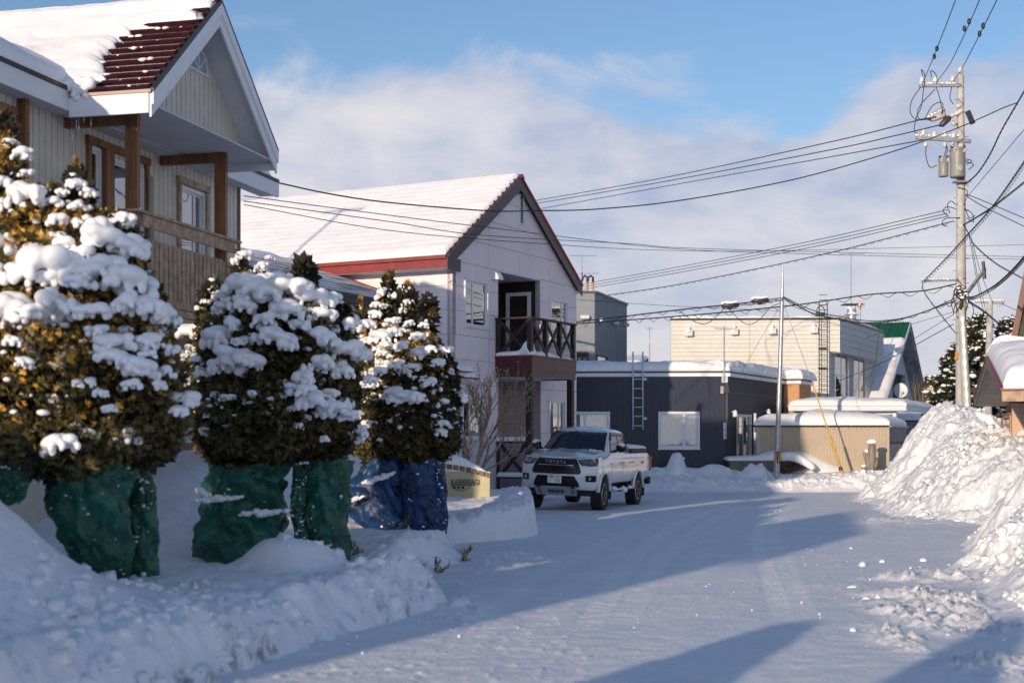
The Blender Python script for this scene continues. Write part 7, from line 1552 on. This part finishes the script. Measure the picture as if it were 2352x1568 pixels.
for i in range(4): MB().fb(flw, l1*i/4+.005, l1*(i+1)/4-.005, -.25, 0, .2, z1w).build('wall_panel', M_LW, low)
roof_snow('snow_cap', flw(-.1, .10, z1w), flw(l1+.05, .10, z1w), flw(l1+.05, -1.0, z1w+.05), flw(-.1, -1.0, z1w+.05), .26, low, nu=60, nv=16, rad=.25, amp=.04, hfun=lambda u, v, H, B: H*(.45+.7*ss(.5, 1, u)))
wp = P(1826, 1070, 48.4); wpt = thing('woodpile', 'heap of dark split logs showing under a snow-covered cover beside the banded pole', 'woodpile', (wp.x, wp.y, wp.z-.4)); g = random.Random(6); ML = [mat('log_end_%s' % c_, v, .8, var=.3) for c_, v in (('dark', (.05, .035, .028)), ('tan', (.16, .11, .07)), ('grey', (.10, .085, .07)))]
outl_ = [(1796, 1053), (1815, 1052), (1840, 1060), (1858, 1070), (1845, 1078), (1820, 1082), (1796, 1086)]; cpl = ccw(outl_)
def inside(x, y, pl): return all((pl[(i+1) % len(pl)][0]-pl[i][0])*(y-pl[i][1])-(pl[(i+1) % len(pl)][1]-pl[i][1])*(x-pl[i][0]) > 0 for i in range(len(pl)))
for j in range(9):
    for i in range(17):
        x = 1796+i*4+(j % 2)*2+g.uniform(-.5, .5); y = 1054+j*3.9+g.uniform(-.5, .5)
        if inside(x, y, cpl): p = P(x, y, 48.25-.04*g.random()); MB().tube([p, p+Vector((.05, .5, 0))], .029*(.8+.4*g.random()), 7).build('log', ML[g.randrange(3)], wpt)
MB().ext([P(x, y, 48.40) for x, y in outl_], (0, .5, 0)).build('pile_core', M_IN, wpt)
def pilesnow(X, Y):
    def g_(cx, cy, h, rx, ry, p=1.): return h*np.exp(-(((X-cx)/rx)**2+((Y-cy)/ry)**2)**p)
    return g_(wp.x+.0, 49.3, 1.28, 1.1, .85, 1.3)+g_(wp.x+1.6, 49.2, .75, 1.0, .8)+.02*fbm(X, Y, 2, 3, 5)-.04
hf('snow_drift', SNOW, .165, .26, 48.32, 50.6, 110, 60, pilesnow, 'smooth hump of snow lying over the woodpile, sloping down before the beige shed', cat='snow drift', cut=.05)
cs_ = [P(x, y, 48.2) for x, y in ((1793, 1051), (1800, 1048.5), (1808, 1047), (1816, 1047.5), (1824, 1049.5), (1832, 1052.5), (1840, 1056), (1848, 1060), (1856, 1065), (1863, 1070), (1869, 1076))]
MB().tube(cs_, [.12, .15, .16, .16, .15, .15, .14, .14, .13, .12, .1], 12).build('snow_cover', SNOWR, wpt, smooth=True)
# ================= utility poles =================
def spl(pts, n=8):
    pts = [Vector(p) for p in pts]
    if len(pts) == 2: return [pts[0].lerp(pts[1], i/n) for i in range(n+1)]
    q = [pts[0]*2-pts[1]]+pts+[pts[-1]*2-pts[-2]]; out = []
    for i in range(1, len(q)-2):
        for k in range(n):
            t = k/n; a, b, c, d = q[i-1:i+3]; out.append(.5*((2*b)+(c-a)*t+(2*a-5*b+4*c-d)*t*t+(3*b-a-3*c+d)*t**3))
    return out+[pts[-1]]
M_PORC = mat('insulator_porcelain', (.62, .60, .57), .3, var=.1); M_TRF = mat('transformer_grey', (.25, .255, .235), .45, var=.08); M_CAB = mat('cable_black', (.014, .014, .017), .55)
YP = 45.
def Q(x, y, dy=0.): return P(x, y, YP+dy)
b0 = P(2209, 1000, YP); up_ = thing('utility_pole', 'tall concrete utility pole with two grey transformers, crossarms and leaning strut', 'utility pole', (b0.x, YP, 0))
MB().tube([(b0.x, YP, 0), (b0.x-.02, YP, 5.5), (b0.x-.04, YP, Q(2206, 172).z)], [.205, .16, .105], 20).build('pole', M_CONC, up_, smooth='auto')
s0, s1 = Q(2209, 715, -.25), P(2223, 985, 44.2); MB().tube([s0, s1], [.11, .15], 16).build('strut', M_CONC, up_, smooth='auto')
ls = [s0.lerp(s1, k/40)+Vector((-.02, -.105-.03*k/40, .02)) for k in range(2, 41)]; MB().tube(ls, [.055+.02*math.sin(k*1.7) for k in range(39)], 8).build('strut_snow', SNOWR, up_, smooth=True)
for y in (335, 395, 470, 520, 640, 660, 765, 790, 820): p = Q(2207.5, y); rr_ = interp(p.z, [(0, .205), (5.5, .16), (13.3, .105)]); MB().tube([p-Vector((0, 0, .02)), p+Vector((0, 0, .02))], rr_+.012, 16).build('steel_band', M_GALV, up_)
for y in range(230, 900, 28): p = Q(2207.5, y); s = 1 if (y//28) % 2 else -1; rr_ = interp(p.z, [(0, .205), (5.5, .16), (13.3, .105)]); MB().tube([p+Vector((s*rr_, 0, 0)), p+Vector((s*(rr_+.11), 0, 0))], .011, 5).build('step_bolt', M_GALV, up_)
MB().box(Q(2197, 817, -.18), (.09, .02, .2)).build('yellow_tag', mat('yellow_tag', (.65, .28, .02), .5), up_)
arm1 = MB().beam(Q(2112, 197, -.1), Q(2206, 196, -.1), .10, .10).build('crossarm', M_GALV, up_); arm2 = MB().beam(Q(2104, 316, -.1), Q(2230, 325, -.1), .10, .11).build('crossarm', M_GALV, up_)
MB().beam(Q(2117, 645, -.1), Q(2200, 643, -.1), .07, .07).build('crossarm', M_GALV, up_); MB().beam(Q(2222, 672, .0), P(2262, 618, 43.5), .09, .09).build('side_arm', M_CONC, up_); MB().tube([P(2258, 600, 43.4), P(2262, 640, 43.4)], .05, 6).build('arm_fitting', M_DARK, up_)
MB().beam(Q(2135, 203, -.1), Q(2200, 222, -.1), .03, .03).build('arm_brace', M_GALV, up_) if False else None
def insul(x, y, s=1., dy=-.1, tilt=(0, 0, 1)):
    p = Q(x, y, dy); t = Vector(tilt).normalized(); prof = [(0, .03), (.03, .05), (.05, .09), (.075, .05), (.10, .085), (.125, .045), (.16, .05), (.18, .02)]
    return MB().tube([p+t*(h_*s) for h_, _ in prof], [r_*s for _, r_ in prof], 10).build('insulator', M_PORC, up_, smooth=True)
for x, y in ((2117, 192), (2148, 192), (2188, 190), (2206, 170), (2121, 314), (2146, 318), (2170, 318), (2190, 320)): insul(x, y, 1.25)
for x, y in ((2126, 330), (2170, 330), (2188, 330)): insul(x, y+9, 1., tilt=(0, 0, 1))
for x, y in ((2192, 262), (2182, 266), (2199, 258), (2186, 285), (2196, 245)): insul(x, y, 1.1, tilt=(1, 0, .25))
for (x0, y0, x1, y1) in ((2128, 275, 2170, 252), (2136, 277, 2172, 262), (2157, 290, 2184, 270)): MB().tube([Q(x0, y0), Q(x0+6, y0-3), Q(x1-6, y1+2), Q(x1, y1)], [.03, .09, .11, .05], 8).build('switch', M_CONC if y0 != 290 else M_GREYM, up_, smooth=True)
blobs('arm_snow', [tuple(Q(2115+i*8.5+rnd.uniform(-2, 2), 192, -.1)) for i in range(10)]+[tuple(Q(2106+i*9.5, 311, -.1)) for i in range(11)]+[tuple(Q(2133+i*8, 268-i*4, -.1)) for i in range(5)], [.05+.04*rnd.random() for _ in range(26)], SNOWR, .6, 7, up_, kind='stuff')
blobs('arm_snow', [tuple(Q(2120+i*8, 641, -.1)) for i in range(10)]+[tuple(Q(2198+i*3, 655+(i*7) % 30, -.2)) for i in range(9)], [.04+.04*rnd.random() for _ in range(19)], SNOWR, .6, 8, up_, kind='stuff')
def can(x, y0, y1, rpx, dy):
    c0_, c1_ = Q(x, y1, dy), Q(x, y0, dy); r_ = rpx*YP/F
    t = MB().tube([c0_, c0_+Vector((0, 0, .03)), c0_+Vector((0, 0, .05)), c1_-Vector((0, 0, .07)), c1_-Vector((0, 0, .05)), c1_-Vector((0, 0, .005)), c1_+Vector((0, 0, .03))], [r_*.9, r_, r_*.97, r_*.97, r_*1.06, r_*1.06, r_*.8], 28).build('transformer', M_TRF, up_, smooth='auto')
    for k in (-1, 1): MB().tube([c1_+Vector((k*r_*.6, -r_*.75, -.1)), c1_+Vector((k*r_*.75, -r_*1.2, -.02))], [.045, .03], 8).build('bushing', M_PORC, t)
    MB().box(c1_+Vector((r_*.8, -.05, .03)), (.06, .1, .08)).build('lid_clamp', M_DARK, t); MB().box(c1_+Vector((-r_*.8, -.05, .03)), (.06, .1, .08)).build('lid_clamp', M_DARK, t); return t, r_
t1, rt = can(2199.5, 343, 408, 17.6, -.42); can(2167, 364, 406, 11.2, -.30)
M50 = Matrix.Translation(Q(2197, 389, -.42)+Vector((0, -rt*.985-.004, 0))) @ Matrix(((1, 0, 0, 0), (0, 0, -1, 0), (0, 1, 0, 0), (0, 0, 0, 1)))
text('lettering', '50', M_PORC, up_, .20, M50, .001, .003)
MB().box(Q(2208, 418, -.2), (.5, .3, .05)).build('transformer_bracket', M_GALV, up_); MB().beam(Q(2222, 255, -.1), Q(2235, 285, -.1), .06, .16).build('bracket_plate', M_DARK, up_)
# tangles of short jumper cables
def loop(pts, r=.013, par=up_, nm='jumper_cable', dy=-.15, m=None): return MB().tube(spl([Q(x, y, dy) for x, y in pts], 6), r, 5).build(nm, m or M_CAB, par, smooth=True)
for l in ([(2120, 175), (2116, 160), (2124, 172), (2122, 200), (2118, 195)], [(2140, 178), (2138, 163), (2150, 172), (2150, 195)], [(2115, 200), (2094, 232), (2092, 262), (2112, 276), (2150, 268)], [(2148, 205), (2112, 245), (2110, 272), (2140, 274)],
          [(2125, 272), (2140, 245), (2160, 235), (2166, 245), (2163, 262)], [(2150, 200), (2158, 225), (2165, 260)], [(2186, 200), (2182, 225), (2190, 240)], [(2122, 200), (2116, 245), (2105, 270), (2100, 300), (2108, 308)],
          [(2127, 335), (2127, 360), (2136, 384), (2152, 380)], [(2175, 335), (2168, 360), (2158, 370)], [(2172, 330), (2176, 345), (2168, 372)], [(2217, 365), (2232, 370), (2220, 378)], [(2217, 372), (2236, 378), (2225, 390)],
          [(2196, 480), (2176, 475), (2166, 485), (2180, 498)], [(2196, 470), (2184, 462), (2176, 472), (2182, 490)], [(2205, 500), (2172, 502), (2164, 515), (2176, 520)], [(2214, 480), (2232, 490), (2236, 510), (2220, 500)], [(2200, 430), (2222, 440), (2216, 470), (2226, 500), (2240, 495)],
          [(2196, 660), (2190, 680), (2196, 705), (2204, 720), (2198, 730)], [(2204, 665), (2186, 690), (2192, 718), (2206, 700)], [(2212, 668), (2206, 690), (2194, 700), (2190, 722)], [(2200, 655), (2220, 670), (2226, 690), (2216, 712)], [(2206, 680), (2222, 700), (2214, 730), (2224, 740)],
          [(2192, 690), (2180, 704), (2170, 690)], [(2226, 690), (2236, 710), (2230, 740)], [(2198, 640), (2208, 655), (2200, 672), (2212, 690)]): loop(l, .014)
for i in range(7): loop([(2196+rnd.uniform(-4, 8), 655+rnd.uniform(0, 20)), (2200+rnd.uniform(-12, 22), 680+rnd.uniform(-8, 8)), (2204+rnd.uniform(-12, 16), 700+rnd.uniform(-8, 14))], .022)

# banded steel pole with street lights
YS = 47.
pb = P(1784, 1096, YS); spole = thing('steel_pole', 'slim galvanised pole with a yellow and black striped band, leaning before the beige shed', 'utility pole', (pb.x, YS, pb.z-.3))
def S(x, y, dy=0.): return P(x, y, YS+dy)
MB().tube([S(1783, 1110), S(1786, 1010), S(1791.5, 850), S(1795, 735), S(1796, 700), S(1797, 660), S(1797.5, 612)], [.10, .088, .075, .068, .062, .042, .022], 14).build('pole', M_GALV, spole, smooth='auto')
a_, b_ = S(1784.8, 1064), S(1785.7, 1037); MB().tube([a_, b_], .096, 16).build('striped_band', mat('band_black', (.012, .012, .012), .5), spole)
for k in (-.6, .35, 1.2): d_ = Vector((math.sin(k*.9), -math.cos(k*.9), 0))*.098; MB().beam(a_+d_+Vector((0, 0, .03)), b_+d_-Vector((0, 0, .03)), .04, .004, d_).build('yellow_stripe', mat('band_yellow', (.62, .30, .012), .5), spole)
MB().beam(S(1775, 765), S(1803, 765), .02, .02).build('step_bar', M_GALV, spole); MB().beam(S(1796, 690)-Vector((.2, 0, 0)), S(1796, 690)+Vector((.2, 0, 0)), .05, .05).build('pole_bracket', M_GALV, spole)
for i, (x, y, lb) in enumerate(((1676, 703, 'farther-left street lamp head with snow on top, hung on the cable span'), (1745, 692, 'street lamp head with snow on top, nearest the slim steel pole'))):
    p = S(x, y, -.2); l = thing('street_lamp', lb, 'street lamp', tuple(p), 'street lamps beside the steel pole')
    MB().tube([p-Vector((.27, 0, .02)), p-Vector((.2, 0, -.03)), p, p+Vector((.22, 0, .05)), p+Vector((.3, 0, .02))], [.04, .10, .12, .10, .05], 12).build('lamp_housing', M_DARK, l, smooth=True)
    MB().box(p-Vector((0, 0, .06)), (.38, .15, .07)).build('lamp_glass', mat('lamp_glass', (.16, .17, .17), .3), l, bevel=.02)
    blobs('lamp_snow', [tuple(p+Vector((-.2+.1*k, 0, .09+.01*k))) for k in range(5)], [.09, .11, .12, .11, .08], SNOWR, .7, 3, l, kind='stuff', hi=True, rough=.08)
    MB().tube(spl([p+Vector((.28, 0, .03)), S(x+50 if i else x+45, y-8 if i else y-4, -.15), S(1792, 690, -.1)], 6), .022, 6).build('lamp_arm', M_GALV, l, smooth=True)
gwy = thing('guy_wire', 'guy wire with a yellow plastic cover, anchored in the snow right of the steel pole', 'guy wire', tuple(P(1936, 1090, 47.3)))
g0, g1_, g2_ = S(1797, 690), P(1866, 879, 47.15), P(1936, 1092, 47.3)
MB().tube([g0, g1_], .010, 5).build('wire', M_GALV, gwy); MY = mat('yellow_guard', (.58, .34, .06), .45, var=.15); gm = g1_.lerp(g2_, .57)
MB().tube([g1_, gm], .024, 8).build('yellow_cover', MY, gwy); MB().tube([gm, g1_.lerp(g2_, .90)], .045, 10).build('yellow_cover', MY, gwy); MB().tube([g1_.lerp(g2_, .90), g1_.lerp(g2_, .94)], [.05, .07], 10).build('black_clip', M_DARK, gwy); MB().tube([g1_.lerp(g2_, .94), g2_], [.075, .085], 10).build('anchor_cover', MY, gwy)
# distant pole
YD = 60.; db = P(2270, 900, YD); dp = thing('utility_pole', 'distant slimmer utility pole with a snow-covered crossarm, in front of the firs', 'utility pole', (db.x, YD, 0))
MB().tube([P(2268, 1130, YD), P(2269, 900, YD), P(2274, 690, YD)], [.2, .16, .12], 12).build('pole', M_CONC, dp, smooth='auto'); MB().beam(P(2241, 693, YD), P(2306, 696, YD), .09, .09).build('crossarm', M_GALV, dp)
blobs('arm_snow', [tuple(P(2243+i*6.8, 690, YD)) for i in range(10)], [.09]*10, SNOWR, .5, 7, dp, kind='stuff')
for x in (2246, 2292, 2300): MB().tube([P(x, 697, YD), P(x, 706, YD)], [.05, .03], 6).build('insulator', M_PORC, dp)
MB().tube([P(2293, 700, YD), P(2293, 712, YD)], .06, 6).build('insulator', M_PORC, dp); MB().tube([P(2262, 762, YD), P(2262, 775, YD)], .10, 8).build('cable_closure', M_GALV, dp)
# ================= overhead lines =================
def wire(label, pts, r=.012, spiral=0., lash=0, cat='power line', group=None, twist=0.):
    P3 = spl([P(x, y, Y) for x, y, Y in pts], 14); o = MB().tube(P3, r, 5).build('overhead_line', M_CAB, None, smooth=True, label=label, cat=cat, group=group, fix=False)
    OFF[o.name] = Vector((0, 0, 0))
    if spiral:
        tot = sum((P3[i+1]-P3[i]).length for i in range(len(P3)-1)); n = int(tot/spiral*7); cum = [0]
        for i in range(len(P3)-1): cum.append(cum[-1]+(P3[i+1]-P3[i]).length)
        V = []
        for k in range(n):
            s = tot*k/n; i = min(len(P3)-2, int(np.searchsorted(cum, s, side='right'))-1); f_ = (s-cum[i])/(cum[i+1]-cum[i]); q = P3[i].lerp(P3[i+1], f_); d = (P3[i+1]-P3[i]).normalized(); x = d.cross(Vector((0, 0, 1))).normalized(); y = x.cross(d); a_ = s/spiral*2*math.pi
            V.append(q+x*lash*math.cos(a_)+y*(lash*math.sin(a_)-lash*.9))
        MB().tube(V, max(.006, r*.45), 4, caps=False).build('lashing_spiral', M_CAB, o, fix=False)
    return o
wire('left of the three high lines leaving the pole top towards the upper edge', [(2120, 190, 45), (2127, 173, 43), (2150, 117, 38), (2195, 0, 30), (2215, -60, 26)], .012)
wire('middle of the three high lines leaving the pole top towards the upper edge', [(2150, 190, 45), (2180, 150, 42), (2215, 80, 36), (2250, 0, 30), (2275, -60, 26)], .012)
wire('right of the three high lines leaving the pole top towards the upper edge', [(2188, 188, 45), (2208, 160, 43), (2245, 90, 36), (2290, 0, 30), (2318, -60, 26)], .012)
for (x, y, Y) in ((2152, 112, 37.5), (2146, 130, 39), (2226, 50, 34), (2215, 66, 35.5), (2258, 60, 34), (2250, 78, 35)): MB().ball(P(x, y, Y), .05, 8, 6, (1, 1, 1.6)).build('line_clamp', M_CAB, bpy.data.objects['overhead_line'] if x < 2200 and y > 100 else bpy.data.objects['overhead_line.001' if x < 2240 else 'overhead_line.002'])
wire('uppermost long line from the gable ridge of the pink house up to the pole switches', [(1200, 466, 85), (1517, 410, 70), (1900, 328, 54), (2128, 272, 45)], .020)
wire('second long line below it from the pink gable to the pole switches', [(1200, 473, 85), (1533, 416, 70), (1900, 346, 54), (2060, 311, 48), (2157, 288, 45)], .020)
wire('third long line from behind the pink gable to the lower crossarm', [(1200, 487, 85), (1624, 411, 68), (1900, 362, 54), (2120, 322, 45)], .018)
wire('thick dark line sagging across the pink roof up to the far right span clamp', [(638, 420, 30), (760, 446, 31), (900, 466, 32.5), (1117, 484, 35), (1234, 484, 37), (1377, 480, 38.5), (1572, 459, 40.5), (1829, 411, 42.5), (2058, 346, 43.6), (2205, 292, 44), (2300, 250, 44.3), (2337, 236, 44.5)], .017)
for i, (ya, yb, yc, nm) in enumerate(((653, 549.8, 482, 'upper'), (659, 557, 490, 'middle'), (665, 564, 497, 'lower'))): wire('%s of three parallel service lines rising to the pole from behind the pink eave' % nm, [(1336, ya, 70), (1600, (ya+yb)/2+4, 60), (1882, yb, 52), (2176, yc, 45)], .013)
wire('twisted cable below the three service lines, rising to the pole', [(1327, 687, 66), (1553, 654, 60), (1882, 586, 52), (2190, 508, 45)], .016, .5, .03, 'cable')
wire('thin line crossing low over the dark house roof, highest of the flat ones', [(560, 450, 29), (845, 488, 31.5), (1117, 522, 35), (1546, 571, 50), (1882, 584, 56), (2360, 596, 62)], .010, cat='cable')
wire('thin wavy line across the pink gable, running flat to the right edge', [(560, 462, 29), (900, 510, 32), (1117, 541, 35), (1450, 560, 48), (1640, 572, 52), (2360, 590, 60)], .010, cat='cable')
wire('thin line across the pink gable at window-head height', [(560, 470, 29), (900, 530, 32), (1250, 560, 37), (1500, 574, 50), (1760, 576, 56), (2360, 562, 64)], .009, cat='cable')
wire('thin line falling from the pink house eave towards the steel pole', [(1327, 688, 44), (1500, 700, 46), (1620, 706, 46.5), (1795, 714, 47)], .007, cat='cable')
wire('upper cable bundle from the pink house to the steel pole, carrying the lamps', [(1200, 752, 60), (1327, 739, 56), (1564, 711, 51), (1700, 697, 48.5), (1795, 684, 47)], .024, .9, .06, 'cable')
wire('lower cable bundle under the lamps with open spiral lashing', [(1200, 752, 60), (1327, 743, 56), (1572, 725, 51.5), (1795, 704, 48), (1882, 693, 47.5), (2000, 676, 46.5), (2117, 668, 45.5), (2197, 652, 45)], .022, .75, .075, 'cable')
wire('drooping black loop under the lamp cable', [(1668, 703, 48.3), (1700, 735, 48), (1722, 745, 48), (1745, 733, 48), (1770, 706, 47.5), (1795, 695, 47)], .012, cat='cable'); wire('slack black loop left of the lamps', [(1560, 713, 51), (1590, 735, 50.6), (1618, 744, 50), (1645, 728, 49.5), (1665, 705, 49)], .013, cat='cable')
wire('thick sagging cable bundle between the steel pole and the concrete pole', [(1797, 683, 47), (1840, 706, 46.8), (1871, 721, 46.6), (1928, 733, 46.3), (1984, 741, 46), (2068, 733, 45.6), (2176, 697, 45.1), (2200, 688, 45)], .022, .45, .03, 'cable')
wire('second sagging cable just above the thick bundle between the two poles', [(1797, 680, 47), (1860, 710, 46.7), (1928, 727, 46.3), (2010, 737, 46), (2100, 724, 45.5), (2197, 684, 45)], .016, cat='cable')
wire('spiral-wrapped cable rising steeply from the low crossarm to the right edge', [(2120, 647, 45), (2178, 588, 42), (2230, 531, 38.5), (2283, 471, 35), (2352, 373, 31), (2400, 300, 28)], .015, .30, .05, 'cable')
wire('dark cable from the pole band up to the right edge, crossing the spiral one', [(2211, 517, 45), (2250, 494, 42), (2283, 472, 38), (2352, 418, 32), (2400, 375, 29)], .015, .16, .02, 'cable')
wire('heavy cable climbing from below the transformers to the high span clamp', [(2217, 423, 45), (2245, 398, 44), (2274, 354, 43), (2300, 300, 42), (2337, 236, 41), (2352, 210, 40)], .022, .2, .02, 'cable')
wire('heavy spiral bundle leaving the cable tangle towards the lower right edge', [(2218, 682, 45), (2240, 680, 43), (2281, 658, 40), (2320, 625, 36), (2352, 590, 33), (2400, 530, 29)], .022, .28, .045, 'cable')
wire('thin straight line from mid pole up to the right edge', [(2222, 452, 45), (2352, 298, 36), (2400, 240, 33)], .010, cat='cable'); wire('upper short line falling right from the pole brackets', [(2214, 446, 45), (2240, 454, 45), (2352, 501, 48), (2400, 522, 49)], .014, cat='cable')
wire('lower short line falling right from the pole brackets', [(2216, 448, 45), (2262, 476, 46), (2352, 520, 48), (2400, 545, 49)], .014, cat='cable'); wire('cable hanging from the low crossarm and slanting back to the pole foot', [(2120, 647, 45), (2120, 664, 45), (2133, 686, 45), (2150, 708, 45), (2194, 764, 45)], .014, .3, .02, 'cable')
wire('dark diagonal cable from the pole down across the small arm', [(2214, 517, 45), (2228, 543, 44.5), (2240, 564, 44), (2290, 606, 46), (2352, 640, 50)], .016, .3, .02, 'cable'); wire('long thin line slanting down left from the tangle behind the A-frame', [(2190, 744, 45), (2012, 839, 58), (1863, 898, 66)], .014, cat='cable')
wire('thinner parallel line slanting down left behind the A-frame ridge', [(2190, 722, 45), (2080, 790, 56), (2030, 822, 62)], .010, cat='cable'); wire('pale thin line from the tangle to the white building chimney', [(2190, 716, 45), (2090, 745, 52), (1990, 775, 60)], .009, cat='cable')
for i, (x1, y1) in enumerate(((2260, 720), (2272, 742), (2282, 700))): wire('%s thin dropper line behind the pole, near the firs' % ('left', 'middle', 'right')[i], [(2226+i*5, 540+i*12, 45.5), ((2226+x1)/2, (560+y1)/2, 50), (x1, y1, 58)], .010, cat='cable')
wire('dark cable from the tangle sagging right to the distant crossarm', [(2224, 690, 45), (2262, 715, 50), (2300, 745, 57), (2352, 775, 66)], .020, .4, .03, 'cable'); wire('line leaving the distant crossarm towards the right edge', [(2300, 697, 60), (2352, 720, 58)], .012, cat='cable')
wire('thin stay from the navy house roof up to the steel pole', [(1700, 862, 50), (1740, 790, 48.5), (1793, 700, 47)], .006, cat='cable'); wire('black drop cable hanging down beside the far upper window of the white building', [(2020, 745, 61), (2017, 780, 61), (2010, 835, 60), (1995, 868, 61), (1984, 862, 62)], .010, cat='cable')
# ================= unseen houses and shrubs outside the picture, shaped for the shadows they cast =================
sa, ca_ = math.sin(R(SUN_AZ)), math.cos(R(SUN_AZ)); tE = math.tan(R(SUN_EL))
def UV(u, v, z): return Vector((u*sa+v*ca_, u*ca_-v*sa, z))
def off_house(label, v0, v1, u0, dep, ze, zr_, vr=None):
    th = thing('unseen_shadow_house', label, 'house', tuple(UV(u0-dep/2, (v0+v1)/2, 0)), 'unseen houses shaped to cast shadows'); vr = vr if vr is not None else (v0+v1)/2
    mb = MB(); pts = [UV(u0, v0, -.2), UV(u0, v1, -.2), UV(u0, v1, ze), UV(u0, vr, zr_-.1), UV(u0, v0, ze)]; mb.ext(pts, UV(-dep, 0, 0)).build('wall', M_CREAM, th)
    for a_, za, b_, zb2 in ((v0-.3, ze-.1, vr, zr_), (v1+.3, ze-.1, vr, zr_)): MB().ext([UV(u0+.3, a_, za+.01), UV(u0+.3, b_, zb2+.01), UV(u0+.3, b_, zb2+.16), UV(u0+.3, a_, za+.16)], UV(-dep-.6, 0, 0)).build('roof', SNOWR, th)
    return th
off_house('unseen cream house shaped to cast shadow on the street, left of the viewer', -8.3, -6.05, -9., 6., 6.3, 7.6, -7.7)
off_house('unseen low cream house shaped to shade the lower hedge, farther left of the viewer', -34., -8.95, -9., 7., 4.9, 5.4, -20.)
def shadow_shrub(label, u, v, h, w_, seed):  # unseen shrubs added only to cast two shadow strips on the road
    b = UV(u, v, 0); th = thing('thuja_shrub', label, 'conifer shrub', tuple(b), 'unseen shrubs added for their shadows'); rg = np.random.RandomState(seed); n = 5200
    z = rg.rand(n)**.8*h; a_ = rg.rand(n)*6.283; r_ = w_*.5*np.sqrt(rg.rand(n))*np.clip(1.15-(z/h)**3, .1, 1); c = np.stack([b.x+r_*np.cos(a_), b.y+r_*np.sin(a_), z], 1); d = np.stack([np.cos(a_), np.sin(a_), 0*z], 1)
    sprigs('foliage', c, d, .12, M_LEAF, th, seed, 4, .5, kind='stuff'); MB().tube([b, b+Vector((0, 0, h*.8))], [.05, .02], 6).build('trunk', M_BARK, th)
shadow_shrub('unseen slim shrub added to cast a shadow strip, left of the viewer', -.5, -3.45, 2.42, 1.05, 3); shadow_shrub('unseen slimmer shrub added to cast a second shadow strip, beside the viewer', -1.2, -1.75, 2.75, .8, 4)
